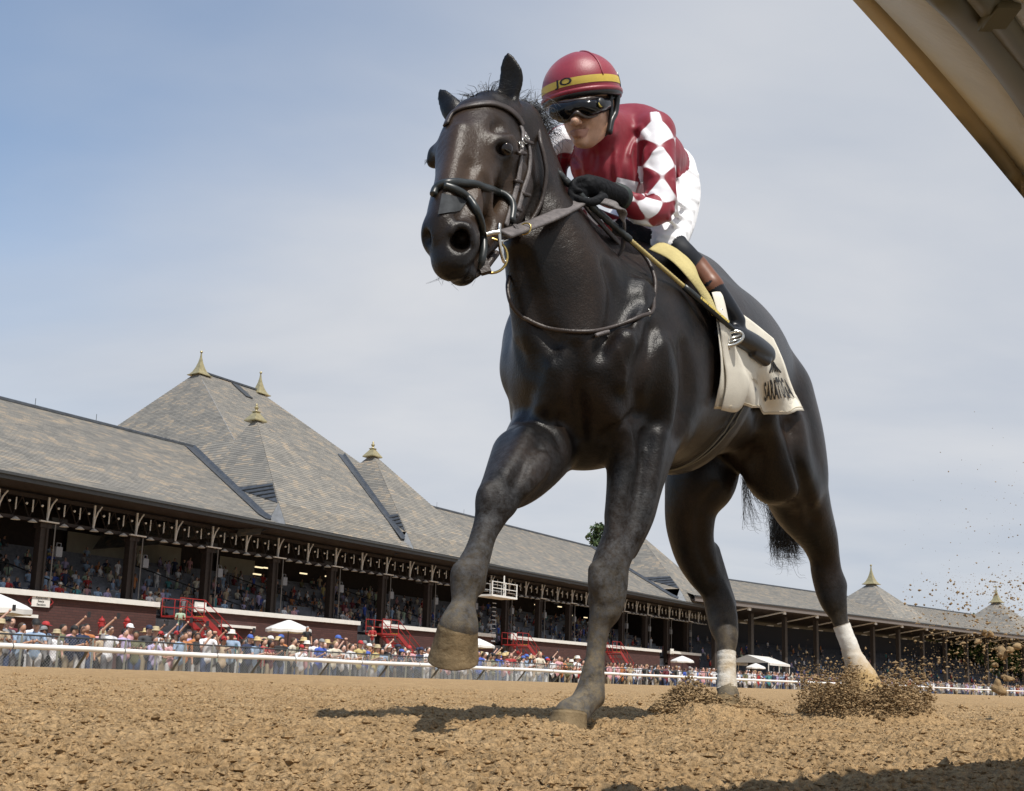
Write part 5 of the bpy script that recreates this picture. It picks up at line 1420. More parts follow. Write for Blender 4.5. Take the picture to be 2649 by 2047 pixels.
# hollows
HS.ell(P(1290, 330, 2.648), (.018, .024, .010), HHF, k=.03, op='s')                                          # above the eye
HS.chain([pn(1198, 604, 2.405, .020), pn(1192, 622, 2.405, .025), pn(1196, 616, 2.455, .020)], k=.010, op='s')                       # left nostril
HS.ell(P(1098, 618, 2.425), (.014, .026, .02), HHF, k=.012, op='s')                                        # right nostril
HS.groove([(1165, 716), (1190, 708), (1215, 692), (1234, 672), (1243, 655)], .0065, .008, lift=.3)   # mouth
HS.ell(P(1306, 387, 2.616), (.024, .015, .020), HHF, k=.006, op='s')                                      # eye opening
# groove of the breast
HS.chain([pn(1492, 880, 2.74, .008), pn(1494, 960, 2.75, .012), pn(1496, 1060, 2.81, .012)], k=.04, op='s')
# --- ears
def ear(base, mid, tip, rb, rm, side, kcut):
    b, mm, t = P(*base), P(*mid), P(*tip)
    up = unit(t - b)
    fl = unit(side - up * (side @ up))       # thin direction: where the opening faces
    HS.chain([(b, rb, .75), (b * .6 + mm * .4, rb * 1.05, .62), (mm, rm, .42), (mm * .45 + t * .55, rm * .72, .40), (t, .006, .6)], flat=fl, k=.02)
    HS.chain([(b * .75 + mm * .25 + fl * kcut * .014, rb * .45, .5), (mm + fl * kcut * .014, rm * .62, .5), (mm * .4 + t * .6 + fl * kcut * .010, rm * .30, .5)], flat=fl, k=.012, op='s')
ear((1305, 284, 2.80), (1323, 205, 2.785), (1313, 141, 2.775), .028, .0335, unit(np.array([-.25, -1., -.1])), 1)
ear((1178, 296, 2.83), (1158, 266, 2.84), (1139, 235, 2.85), .030, .026, unit(np.array([-.35, -1., 0])), -1)
# --- surface anatomy: grooves and muscle edges, laid on the skin
HS.ridge([(1660, 745), (1638, 830), (1616, 885)], .034, .03, sink=.35)
HS.groove([(1572, 690), (1590, 760), (1586, 830), (1566, 890), (1553, 950), (1556, 1010)], .018, .035, lift=.35)
HS.ridge([(1618, 880), (1600, 930), (1596, 985)], [.034, .042, .032], .025, sink=.3)
HS.groove([(1652, 772), (1630, 800), (1618, 832)], .018, .025, lift=.4)
HS.ridge([(1716, 905), (1724, 1000), (1714, 1085)], [.026, .046, .036], .05, sink=.45)
HS.groove([(1684, 850), (1668, 930), (1648, 1010), (1655, 1070)], .012, .03, lift=.3)
HS.groove([(1768, 900), (1775, 1010), (1752, 1120)], .016, .045, lift=.4)
HS.groove([(1350, 670), (1372, 750), (1400, 840), (1440, 890)], .014, .04, lift=.4)
HS.groove([(1955, 1000), (1978, 1085)], .022, .08)
HS.ridge([(1548, 960), (1552, 1020), (1590, 1085)], [.034, .042, .03], .025, sink=.35)
HS.ridge([(1428, 955), (1425, 1020), (1400, 1080)], [.034, .042, .03], .025, sink=.35)
HS.groove([(1492, 900), (1493, 980), (1496, 1060), (1505, 1130)], .014, .025, lift=.2)
HS.groove([(1345, 1085), (1385, 1080), (1425, 1110), (1455, 1160)], .012, .025, lift=.4)
HS.groove([(1560, 1130), (1590, 1110), (1640, 1075)], .010, .025, lift=.4)
HS.ridge([(1612, 1115), (1616, 1200), (1600, 1290), (1582, 1380)], [.030, .030, .022, .014], .02, sink=.4)
HS.ridge([(1704, 1130), (1696, 1200), (1682, 1290), (1658, 1380)], [.030, .027, .022, .012], .02, sink=.4)
HS.groove([(1664, 1120), (1658, 1210), (1647, 1300), (1622, 1400)], .010, .018, lift=.3)
HS.groove([(1692, 1250), (1674, 1330), (1645, 1420)], .007, .014, lift=.3)
HS.ridge([(1990, 1090), (2012, 1180), (2040, 1270)], [.03, .045, .04], .07, sink=.5)
HS.ridge([(2056, 1080), (2074, 1180), (2092, 1290)], [.03, .045, .035], .07, sink=.5)
HS.groove([(2042, 1100), (2056, 1180), (2080, 1270), (2104, 1350)], .014, .035, lift=.3)
HS.groove([(1850, 1265), (1810, 1330), (1812, 1420), (1840, 1490)], .010, .03, lift=.4)
HS.ridge([(1362, 1120), (1338, 1180), (1308, 1228)], .030, .025, sink=.4)
HS.groove([(1396, 1160), (1356, 1218), (1328, 1262)], .011, .018, lift=.3)
HS.ridge([(1402, 1195), (1376, 1225), (1356, 1265)], [.036, .036, .024], .015, sink=.35)
for vein in ([(1632, 1120), (1642, 1170), (1630, 1230), (1612, 1280)], [(1655, 1140), (1668, 1190), (1662, 1250)], [(1600, 905), (1618, 960), (1612, 1010)],
             [(1255, 470), (1240, 500), (1225, 560)], [(1262, 480), (1268, 520)], [(1372, 1205), (1366, 1240)], [(1845, 1120), (1900, 1090), (1950, 1080)]):
    HS.ridge(vein, .0036, .008, sink=.2)
HS.groove([(1560, 1478), (1572, 1500), (1566, 1530)], .007, .012, lift=.35)
HS.groove([(1592, 1470), (1600, 1500), (1596, 1540)], .006, .012, lift=.35)
HS.groove([(1536, 1560), (1562, 1572), (1590, 1566)], .006, .012, lift=.4)
HS.groove([(1272, 1262), (1284, 1290), (1276, 1318)], .006, .012, lift=.35)
HS.groove([(1250, 1330), (1272, 1338), (1296, 1332)], .006, .012, lift=.4)
HS.groove([(1224, 1500), (1228, 1530), (1220, 1556)], .007, .012, lift=.3)
HS.groove([(1534, 1790), (1528, 1815), (1512, 1832)], .006, .012, lift=.35)
# face: hollow under the cheekbone, ridge of the nasal bone, tear bone
HS.groove([(1262, 480), (1262, 530), (1250, 580)], .010, .04, lift=.8)
HS.groove([(1214, 430), (1198, 500), (1186, 555)], .012, .035, lift=.5)
HS.ridge([(1188, 335), (1174, 410), (1158, 490), (1144, 560)], .014, .04, sink=.5)
HS.ridge([(1274, 376), (1290, 364), (1312, 366), (1324, 380)], .006, .010)
HS.ridge([(1280, 398), (1302, 409), (1324, 398)], .005, .010)
HS.groove([(1345, 370), (1375, 430), (1383, 500), (1370, 560)], .010, .02)
HS.ridge([(1168, 600), (1176, 585), (1200, 578), (1220, 595), (1226, 625)], .008, .010)

print('horse a', __import__('time').time()-t0)
hv, hq = HS.mesh(0.0078, HFR, smooth=2)
print('horse b', __import__('time').time()-t0)
hp0, hpn = P(1395, 470, 2.95), unit(P(1255, 470, 2.60) - P(1395, 470, 2.95) + np.array([0, 0, .30]))
_hc = np.array([HFR @ P(x, y, d) for x in (1070, 1440) for y in (120, 760) for d in (2.3, 3.05)])
h2v, h2q = HS.mesh(0.0048, HFR, smooth=2, clip=(_hc.min(0), _hc.max(0)))
print('horse c', __import__('time').time()-t0)
sb, sh = (hv - hp0) @ hpn, (h2v - hp0) @ hpn
hq = hq[(sb[hq] < 0).all(1)]; h2q = h2q[(sh[h2q] > -.018).all(1)]
hq = np.concatenate([hq, h2q + len(hv)]); hv = np.concatenate([hv, h2v])
_us = np.unique(hq); _mp = np.full(len(hv), -1); _mp[_us] = np.arange(len(_us)); hv = hv[_us]; hq = _mp[hq]
print('horse mesh', len(hv), 'verts', round(__import__('time').time() - t0, 1), 's')

# coat: near-black bay with brown lights, dust and mud on the lower legs
def coat_material():
    m = bpy.data.materials.new('dark_bay_coat'); m.use_nodes = True
    t = m.node_tree; b = t.nodes['Principled BSDF']
    tcn = N(t, 'ShaderNodeTexCoord')
    n1 = N(t, 'ShaderNodeTexNoise', inp={'Scale': 5.0, 'Detail': 5.0, 'Roughness': 0.6}); t.links.new(tcn.outputs['Object'], n1.inputs['Vector'])
    mx = N(t, 'ShaderNodeMixRGB'); mx.inputs[1].default_value = (.0042, .0036, .0034, 1); mx.inputs[2].default_value = (.021, .0130, .0085, 1)
    mr = N(t, 'ShaderNodeMapRange', inp={'From Min': .38, 'From Max': .70}); t.links.new(n1.outputs['Fac'], mr.inputs['Value']); t.links.new(mr.outputs[0], mx.inputs[0])
    # fine hair speckle
    n2 = N(t, 'ShaderNodeTexNoise', inp={'Scale': 230.0, 'Detail': 3.0, 'Roughness': 0.7}); t.links.new(tcn.outputs['Object'], n2.inputs['Vector'])
    sp = N(t, 'ShaderNodeMixRGB', blend_type='MULTIPLY'); sp.inputs[0].default_value = .8
    cr = N(t, 'ShaderNodeMapRange', inp={'From Min': .3, 'From Max': .7, 'To Min': .45, 'To Max': 1.6}); t.links.new(n2.outputs['Fac'], cr.inputs['Value'])
    t.links.new(mx.outputs[0], sp.inputs[1]); t.links.new(cr.outputs[0], sp.inputs[2])
    # tan of the muzzle / flank
    at = N(t, 'ShaderNodeAttribute', attribute_name='tan')
    mt = N(t, 'ShaderNodeMixRGB'); mt.inputs[2].default_value = (.075, .045, .026, 1)
    t.links.new(at.outputs['Fac'], mt.inputs[0]); t.links.new(sp.outputs[0], mt.inputs[1])
    # black skin round eyes, in nostrils and on the lips
    ak = N(t, 'ShaderNodeAttribute', attribute_name='skin_black'); mk_ = N(t, 'ShaderNodeMixRGB'); mk_.inputs[2].default_value = (.006, .0055, .006, 1)
    t.links.new(ak.outputs['Fac'], mk_.inputs[0]); t.links.new(mt.outputs[0], mk_.inputs[1]); mt = mk_
    # dried mud
    ad = N(t, 'ShaderNodeAttribute', attribute_name='mud')
    n3 = N(t, 'ShaderNodeTexNoise', inp={'Scale': 26.0, 'Detail': 8.0, 'Roughness': 0.7}); t.links.new(tcn.outputs['Object'], n3.inputs['Vector'])
    mm = N(t, 'ShaderNodeMath', operation='MULTIPLY_ADD'); mm.inputs[1].default_value = 4.6; mm.inputs[2].default_value = -2.35
    t.links.new(n3.outputs['Fac'], mm.inputs[0])
    aa = N(t, 'ShaderNodeMath', operation='MULTIPLY_ADD'); aa.inputs[1].default_value = 1.0; aa.use_clamp = True
    t.links.new(ad.outputs['Fac'], aa.inputs[0])
    ml = N(t, 'ShaderNodeMath', operation='MULTIPLY'); t.links.new(mm.outputs[0], ml.inputs[0]); t.links.new(ad.outputs['Fac'], ml.inputs[1])
    t.links.new(ml.outputs[0], aa.inputs[2])
    md = N(t, 'ShaderNodeMixRGB'); md.inputs[2].default_value = (.185, .148, .095, 1)
    t.links.new(aa.outputs[0], md.inputs[0]); t.links.new(mt.outputs[0], md.inputs[1])
    t.links.new(md.outputs[0], b.inputs['Base Color'])
    # grey dust on the legs
    au = N(t, 'ShaderNodeAttribute', attribute_name='dust'); n6 = N(t, 'ShaderNodeTexNoise', inp={'Scale': 60.0, 'Detail': 7.0, 'Roughness': .75}); t.links.new(tcn.outputs['Object'], n6.inputs['Vector'])
    r6 = N(t, 'ShaderNodeMapRange', inp={'From Min': .40, 'From Max': .66}); t.links.new(n6.outputs['Fac'], r6.inputs['Value'])
    m6 = N(t, 'ShaderNodeMath', operation='MULTIPLY'); t.links.new(au.outputs['Fac'], m6.inputs[0]); t.links.new(r6.outputs[0], m6.inputs[1])
    du = N(t, 'ShaderNodeMixRGB'); du.inputs[2].default_value = (.075, .078, .084, 1); t.links.new(m6.outputs[0], du.inputs[0]); t.links.new(md.outputs[0], du.inputs[1]); t.links.new(du.outputs[0], b.inputs['Base Color'])
    mxr = N(t, 'ShaderNodeMath', operation='MAXIMUM'); t.links.new(aa.outputs[0], mxr.inputs[0]); t.links.new(au.outputs['Fac'], mxr.inputs[1]); aa = mxr
    # gloss
    rr = N(t, 'ShaderNodeMapRange', inp={'To Min': .34, 'To Max': .88}); t.links.new(aa.outputs[0], rr.inputs['Value'])
    t.links.new(rr.outputs[0], b.inputs['Roughness'])
    b.inputs['Specular IOR Level'].default_value = .26
    b.inputs['Sheen Weight'].default_value = .0; b.inputs['Sheen Roughness'].default_value = .4
    # hair and vein relief
    n4 = N(t, 'ShaderNodeTexNoise', inp={'Scale': 170.0, 'Detail': 4.0, 'Roughness': .65}); t.links.new(tcn.outputs['Object'], n4.inputs['Vector'])
    n5 = N(t, 'ShaderNodeTexNoise', inp={'Scale': 16.0, 'Detail': 4.0, 'Roughness': .55, 'Distortion': .6}); t.links.new(tcn.outputs['Object'], n5.inputs['Vector'])
    b1 = N(t, 'ShaderNodeBump', inp={'Strength': .14, 'Distance': .02}); t.links.new(n5.outputs['Fac'], b1.inputs['Height'])
    b2 = N(t, 'ShaderNodeBump', inp={'Strength': .30, 'Distance': .005}); t.links.new(n4.outputs['Fac'], b2.inputs['Height'])
    t.links.new(b1.outputs[0], b2.inputs['Normal']); t.links.new(b2.outputs[0], b.inputs['Normal'])
    return m
M_COAT = coat_material()
horse_me = fast_mesh('horse', hv, hq, [M_COAT])
hz = hv[:, 2]
sfac = np.clip((0.50 - hz) / 0.42, 0, 1)
attr_float(horse_me, 'mud', 0.80 * sfac ** 1.15)
dfront = np.clip((P(1700, 1200, 3.45)[1] - hv[:, 1]) / .3, .25, 1)
attr_float(horse_me, 'dust', .75 * np.clip((.80 - hz) / .45, 0, 1) ** .8 * dfront)
dm = np.linalg.norm(hv - P(1150, 600, 2.45), axis=1)
dfl = np.linalg.norm(hv - P(1990, 1100, 4.05), axis=1)
dnb = np.linalg.norm((hv - P(1215, 520, 2.56)), axis=1)
dhd = np.linalg.norm(hv - P(1220, 440, 2.62), axis=1)
attr_float(horse_me, 'tan', np.clip(.40 * np.exp(-(dhd / .20) ** 4) + .45 * np.exp(-(dnb / .09) ** 2) + .25 * np.exp(-(dm / .07) ** 2) + .5 * np.exp(-(dfl / .10) ** 2), 0, 1))
blk = np.zeros(len(hv))
for c_, r_ in ((P(1194, 614, 2.43), .034), (P(1100, 616, 2.44), .03), (P(1306, 387, 2.62), .034), (P(1125, 412, 2.70), .03), (P(1180, 715, 2.47), .045)):
    blk = np.maximum(blk, np.exp(-(np.linalg.norm(hv - c_, axis=1) / r_) ** 4))
attr_float(horse_me, 'skin_black', .9 * blk)
horse = link(bpy.data.objects.new('horse', horse_me))
tag(horse, 'dark bay racehorse galloping towards the camera with a muddy raised foreleg', 'horse')

# ----------------------------------------------------------------------------
# hooves, eyes, hair, leg wraps (parts of the horse)
# ----------------------------------------------------------------------------
M_HOOF = mat('muddy_hoof', (.17, .125, .07), .85, var=.35, scale=22, bump=.5, bscale=45, spec=.2)
M_EYE = mat('eye', (.008, .004, .003), .06, spec=.5)
M_HAIR = mat('black_hair', (.010, .009, .009), .45, var=.3, scale=30)
M_WRAP = mat('wrap_cloth', (.62, .60, .55), .8, two=(.33, .24, .13), scale=14, bump=.4, bscale=120, spec=.2)
def muddy_wrap():
    m = bpy.data.materials.new('muddy_wrap'); m.use_nodes = True; t = m.node_tree; b = t.nodes['Principled BSDF']; b.inputs['Roughness'].default_value = .9
    tcn = N(t, 'ShaderNodeTexCoord'); sp = N(t, 'ShaderNodeSeparateXYZ'); t.links.new(tcn.outputs['Object'], sp.inputs[0])
    nz = N(t, 'ShaderNodeTexNoise', inp={'Scale': 30.0, 'Detail': 6.0, 'Roughness': .7}); t.links.new(tcn.outputs['Object'], nz.inputs['Vector'])
    a = N(t, 'ShaderNodeMath', operation='MULTIPLY_ADD'); a.inputs[1].default_value = .16; t.links.new(nz.outputs['Fac'], a.inputs[0]); t.links.new(sp.outputs['Z'], a.inputs[2])
    r = N(t, 'ShaderNodeMapRange', inp={'From Min': .26, 'From Max': .40}); t.links.new(a.outputs[0], r.inputs['Value'])
    mx = N(t, 'ShaderNodeMixRGB'); mx.inputs[1].default_value = (.40, .27, .12, 1); mx.inputs[2].default_value = (.66, .64, .59, 1); t.links.new(r.outputs[0], mx.inputs[0]); t.links.new(mx.outputs[0], b.inputs['Base Color'])
    bp = N(t, 'ShaderNodeBump', inp={'Strength': .6, 'Distance': .006}); t.links.new(nz.outputs['Fac'], bp.inputs['Height']); t.links.new(bp.outputs[0], b.inputs['Normal']); return m
M_WRAP2 = muddy_wrap()
M_SHOE = mat('horse_shoe', (.35, .27, .16), .55, metal=.3, var=.2)

def hoof(c0, c1, toe, r0, r1):
    """flared hoof from coronet centre c0 to sole centre c1, toe = direction of the toe"""
    c0, c1 = np.asarray(c0), np.asarray(c1); ax = unit(c1 - c0); f = unit(toe - ax * (toe @ ax)); l = np.cross(ax, f)
    prof = [(-.10, .90), (0.0, 1.00), (.07, 1.06), (.10, 1.015), (.30, 1.05), (.33, 1.035), (.46, 1.07), (.49, 1.055), (.62, 1.085), (.80, 1.12), (.93, 1.15), (.97, 1.17), (1.0, 1.15), (1.0, .8), (.93, .4)]
    L = np.linalg.norm(c1 - c0); n = 30; vs, fs = [], []
    for t, k in prof:
        rr = r0 * k if t < .05 else (r0 + (r1 - r0) * min(t, 1)) * (1 + (k - 1) * .35)
        if t >= .93 and k < 1: rr = r1 * k
        for j in range(n):
            a = 2 * math.pi * j / n; ca, sa = math.cos(a), math.sin(a)
            back = .80 if ca < 0 else 1.10          # rounder toe, flatter heel
            vs.append(c0 + ax * (L * t * (1.0 if ca > -.3 else .92)) + f * (rr * ca * back + .012 * t) + l * (rr * sa))
    m_ = len(prof)
    for i in range(m_ - 1):
        for j in range(n):
            a, b = i * n + j, i * n + (j + 1) % n; fs.append((a, a + n, b + n, b))
    fs.append(tuple(range((m_ - 1) * n, m_ * n))); fs.append(tuple(range(n - 1, -1, -1)))
    return mesh_obj('hoof', vs, fs, M_HOOF, horse, True)
hoof(P(1187, 1616, 2.43), P(1181, 1702, 2.452), unit(HF + [0, -.5, .1]), .0465, .0575)
hoof(P(1475, 1845, 2.74), P(1471, 1900, 2.725), unit(HF), .047, .053)
hoof(P(1880, 1812, 4.04), P(1874, 1868, 4.0), unit(HF), .05, .057)
hoof(P(2242, 1800, 4.27), P(2250, 1855, 4.25), unit(HF - [0, 0, .4]), .05, .055)

def ball(name, c, r, m_, parent, squash=(1, 1, 1), ax=None, n=14):
    mb = MB(); prof = [(r * math.sin(math.pi * i / n) + 1e-5, -r * math.cos(math.pi * i / n)) for i in range(n + 1)]
    a = np.eye(3) if ax is None else np.asarray(ax); a = a * np.asarray(squash)[:, None]
    mb.lathe(c, prof, 20, ax=a); return mb.build(name, m_, parent, True)
ball('eye', P(1306, 387, 2.6425), .0215, M_EYE, horse)
ball('eye', P(1146, 414, 2.715), .014, M_EYE, horse)
# darker rim of the eyelid
def strand(mb, pts, r, n=4):
    p = catmull(pts, 5); rr = np.linspace(1, .25, len(p)) * r
    mb.tube(p, list(rr), n)
def hairs(name, roots, fn, count, r, seed):
    rg = np.random.default_rng(seed); mb = MB()
    for _ in range(count):
        strand(mb, fn(rg, roots), r * rg.uniform(.6, 1.3))
    return mb.build(name, M_HAIR, horse, True)
# forelock
def f_fore(rg, _):
    b = P(1236 + rg.normal(0, 13), 268 + rg.normal(0, 3), 2.74 + rg.uniform(0, .05))
    up = rg.uniform(.006, .018); 
    if rg.random() < .22:
        b = P(1262 + rg.normal(0, 5), 262, 2.76); up = rg.uniform(.035, .055)
    s_ = rg.normal(0, .018, 3)
    return [b, b + [s_[0] * .5, s_[1], up * .6], b + [s_[0] * 1.3, s_[1], up], b + [s_[0] * 2 + rg.normal(0, .01), s_[1] - .01, up * rg.uniform(.55, 1.05)]]
hairs('forelock', None, f_fore, 150, .0009, 3)
# mane along the crest, blown back
def f_mane(rg, _):
    t = rg.random() ** 1.4 * .36
    q = catmull(np.array([P(1330, 290, 2.87), P(1372, 318, 2.93), P(1425, 420, 3.02), P(1500, 530, 3.14), P(1590, 640, 3.27)]), 8)
    b = q[int(t * (len(q) - 1))] + rg.normal(0, .012, 3)
    w = unit(TU * .9 + TZ * rg.uniform(.0, .55) + rg.normal(0, .22, 3)); L = rg.uniform(.05, .12)
    return [b, b + w * L * .4 + TZ * .016, b + w * L * .8 + TZ * .010 + rg.normal(0, .01, 3), b + w * L - TZ * .02 + rg.normal(0, .018, 3)]
hairs('mane', None, f_mane, 620, .0009, 4)
# tail streaming behind the left hind leg
def f_tail(rg, _):
    b = P(2005 + rg.normal(0, 12), 1040 + rg.normal(0, 10), 4.66 + rg.normal(0, .02))
    e = rg.random()
    x = 1990 + 75 * rg.random() ** .8; y = 1345 + rg.normal(45, 26)
    if rg.random() < .10: x, y = rg.uniform(1920, 2000), rg.uniform(1260, 1360)
    m1 = P(1990 + rg.normal(18, 16), 1190 + rg.normal(0, 20), 4.78); m2 = P(2012 + rg.normal(12, 18), 1290 + rg.normal(0, 14), 4.83)
    if x < 1975: m2 = P(1935 + rg.normal(0, 8), 1230, 4.8)
    return [b, m1, m2, P(x, y, 4.87 + rg.normal(0, .03)), P(x + rg.normal(12, 14), y + rg.uniform(5, 26), 4.88)]
hairs('tail', None, f_tail, 1500, .0011, 5)
# eyelashes / whiskers
mbw = MB()
for i in range(16):
    rg = np.random.default_rng(60 + i); b = P(1130 + rg.normal(40, 28), 700 + rg.normal(8, 8), 2.46)
    strand(mbw, [b, b + [rg.normal(0, .01), -.01, -.012], b + [rg.normal(0, .02), -.012, -.03]], .0007, 3)
mbw.build('whiskers', M_HAIR, horse, True); mbw = MB()
for i in range(8):
    b = P(1114, 418 + i, 2.70); strand(mbw, [b, b + [-.008, -.006, .002], b + [-.016, -.006, -.001 * i]], .0008, 3)
mbw.build('eyelashes', M_HAIR, horse, True)
# hind leg wraps, spiralled bandage with muddy stripes
def wrap(nodes, turns, seed):
    p = catmull(np.array([np.append(P(x, y, d), r) for x, y, d, r in nodes]), 12); vs = []; n = 24
    rg = np.random.default_rng(seed); m_ = len(p)
    for i in range(m_):
        tg = unit(p[min(i + 1, m_ - 1), :3] - p[max(i - 1, 0), :3]); a1 = unit(np.cross(tg, [0, 1., 0])); a2 = np.cross(tg, a1)
        for j in range(n):
            a = 2 * math.pi * j / n; ph = (i / (m_ - 1) * turns + j / n) % 1.0
            r = p[i, 3] + .0022 * (1 - ph) + rg.normal(0, .0004)
            vs.append(p[i, :3] + a1 * (r * math.cos(a)) + a2 * (r * math.sin(a)))
    fs = [(i * n + j, i * n + (j + 1) % n, (i + 1) * n + (j + 1) % n, (i + 1) * n + j) for i in range(m_ - 1) for j in range(n)]
    fs.append(tuple(range(n))); fs.append(tuple(range((m_ - 1) * n, m_ * n))[::-1])
    return mesh_obj('leg_wrap', vs, fs, M_WRAP if seed == 1 else M_WRAP2, horse, True)
tag(wrap([(1879, 1688, 4.16, .0365), (1880, 1715, 4.14, .0355), (1880, 1745, 4.115, .036), (1881, 1785, 4.085, .040)], 5, 1), 'grey bandage striped with mud on the planted hind leg')
tag(wrap([(2176, 1617, 4.355, .034), (2193, 1660, 4.342, .0345), (2208, 1702, 4.332, .040), (2226, 1745, 4.32, .058), (2236, 1780, 4.30, .072), (2242, 1805, 4.28, .075)], 5, 2), 'white bandage caked with yellow dirt on the pushing hind leg')

# ----------------------------------------------------------------------------
# bridle, reins, yoke, saddle cloth, girth
# ----------------------------------------------------------------------------
M_LEATHER = mat('dark_leather', (.035, .024, .019), .45, var=.35, scale=40, bump=.2, bscale=150)
M_LEATHER2 = mat('worn_leather', (.115, .100, .096), .55, var=.3, scale=60, bump=.3, bscale=200)
M_RUBBER = mat('black_rubber', (.020, .024, .024), .38, var=.2, scale=30)
M_STEEL = mat('steel', (.62, .60, .55), .22, metal=1.0)
M_BRASS = mat('brass', (.55, .40, .14), .3, metal=1.0)
M_CANVAS = mat('cream_canvas', (.66, .62, .53), .85, var=.07, scale=10, bump=.25, bscale=300, spec=.2)
M_YELLOW = mat('yellow_pad', (.50, .42, .19), .8, var=.12, scale=12, bump=.3, bscale=150, spec=.2)
M_PRINT = mat('black_print', (.012, .012, .013), .7)
M_GIRTH = mat('black_webbing', (.010, .010, .013), .38, var=.3, scale=20, bump=.2, bscale=200)

def skinline(pxs, off, m_=6, field=None):
    """smooth line over the skin through photo pixels, lifted by off"""
    f = field or HS
    q = np.asarray(pxs, float); p = f.hits(q); g = f.grad(p, .012)
    p = catmull(p + g * off, m_); g = catmull(g, m_)
    # keep the line just outside the skin
    e = f.ev(p); p = p + g * np.maximum(off * .8 - e, 0)[:, None]
    for _ in range(3): p[1:-1] = p[1:-1] * .5 + (p[:-2] + p[2:]) * .25
    return p, g / np.linalg.norm(g, axis=1)[:, None]
def strap(name, pxs, width, thick, m_, parent, off=None, mm=6):
    p, g = skinline(pxs, (thick if off is None else off), mm)
    mb = MB(); mb.tube(p, width / 2, 8, flat=(g, thick / (width / 2)))
    return mb.build(name, m_, parent, True)

bridle = empty('bridle', tuple(P(1300, 600, 2.62)))
tag(bridle, 'dark leather racing bridle with rubber figure-eight noseband on the horse\'s head', 'bridle')
def bpart(o):
    o.matrix_parent_inverse = bridle.matrix_world.inverted() if False else Matrix.Translation(-Vector(bridle.location)); return o
strapb = lambda *a, **k: bpart(strap(*a, **k))
# browband, cheekpieces, throatlatch
strapb('browband', [(1156, 326), (1168, 300), (1190, 284), (1227, 274), (1272, 270), (1312, 284), (1338, 306), (1350, 326)], .019, .004, M_LEATHER, bridle)
strapb('cheekpiece', [(1346, 330), (1352, 350), (1346, 390), (1343, 430), (1338, 470), (1326, 520), (1316, 556), (1306, 585)], .013, .0035, M_LEATHER2, bridle)
strapb('cheekpiece', [(1355, 345), (1366, 380), (1368, 420), (1364, 455), (1352, 490), (1342, 530), (1332, 560)], .012, .0035, M_LEATHER2, bridle)
for (x, y) in ((1345, 398), (1336, 472), (1355, 505), (1362, 372), (1333, 545)):
    strapb('keeper', [(x - 9, y - 2), (x, y), (x + 9, y + 2)], .009, .006, M_LEATHER, bridle, mm=3)
def mtube(name, pts, r, m_, parent, n=8, smooth=8):
    mb = MB(); mb.tube(catmull(pts, smooth), r, n); return mb.build(name, m_, parent, True)
bpart(mtube('throatlatch', [P(1349, 283, 2.83), P(1372, 300, 2.84), P(1392, 335, 2.83), P(1398, 368, 2.80), P(1408, 410, 2.80), P(1413, 450, 2.80), P(1404, 510, 2.80), P(1388, 550, 2.79), P(1368, 580, 2.78)], .0062, M_LEATHER, bridle))
for x, y in ((1352, 368), (1342, 378), (1359, 360)):
    p, g = HS.hits([(x, y)])[0], HS.grad(HS.hits([(x, y)]))[0]
    e1 = unit(np.cross(g, [0.3, 0, 1.])); e2 = np.cross(g, e1); mb = MB(); mb.torus(p + g * .007, .0085, .0017, e1, e2, 14, 5); bpart(mb.build('buckle', M_STEEL, bridle, True))
# figure-eight noseband
nb1, g1 = skinline([(1126, 508), (1132, 492), (1144, 482), (1165, 478), (1205, 479), (1250, 487), (1290, 500), (1316, 517), (1324, 540), (1318, 575)], .006)
mb = MB(); mb.tube(nb1, .0095, 8); bpart(mb.build('noseband', M_RUBBER, bridle, True))
nb2, g2 = skinline([(1150, 486), (1180, 497), (1208, 515), (1228, 545), (1240, 580), (1247, 615), (1248, 648), (1243, 672)], .006)
mb = MB(); mb.tube(np.vstack([nb2, [P(1240, 690, 2.52), P(1250, 700, 2.535)]]), .0095, 8); bpart(mb.build('noseband', M_RUBBER, bridle, True))
bpart(mtube('chin_strap', [P(1285, 655, 2.58), P(1272, 672, 2.56), P(1258, 690, 2.545), P(1240, 704, 2.53), P(1222, 716, 2.52)], .0085, M_LEATHER, bridle))
mb = MB(); mb.box(P(1252, 690, 2.528), (.026, .02, .036), np.array([unit([1, .2, .4]), unit([0, 1, 0]), unit([-.4, 0, 1])])); bpart(mb.build('keeper', M_LEATHER, bridle))
# bit: ring, cheek lever, bar
mb = MB(); mb.torus(P(1268, 662, 2.565), .043, .0034, unit([1., .15, 0]), unit([0, -.1, 1.]), 26, 6); bpart(mb.build('bit_ring', M_BRASS, bridle, True))
bpart(mtube('bit_bar', [P(1256, 608, 2.53), P(1275, 603, 2.535), P(1293, 601, 2.54)], .0065, M_STEEL, bridle))
bpart(mtube('bit_cheek', [P(1292, 580, 2.545), P(1291, 600, 2.54), P(1294, 640, 2.545), P(1302, 672, 2.555), P(1307, 678, 2.56)], .0052, M_STEEL, bridle))
bpart(mtube('bit_cheek', [P(1312, 620, 2.58), P(1300, 624, 2.555), P(1288, 626, 2.55)], .004, M_STEEL, bridle))
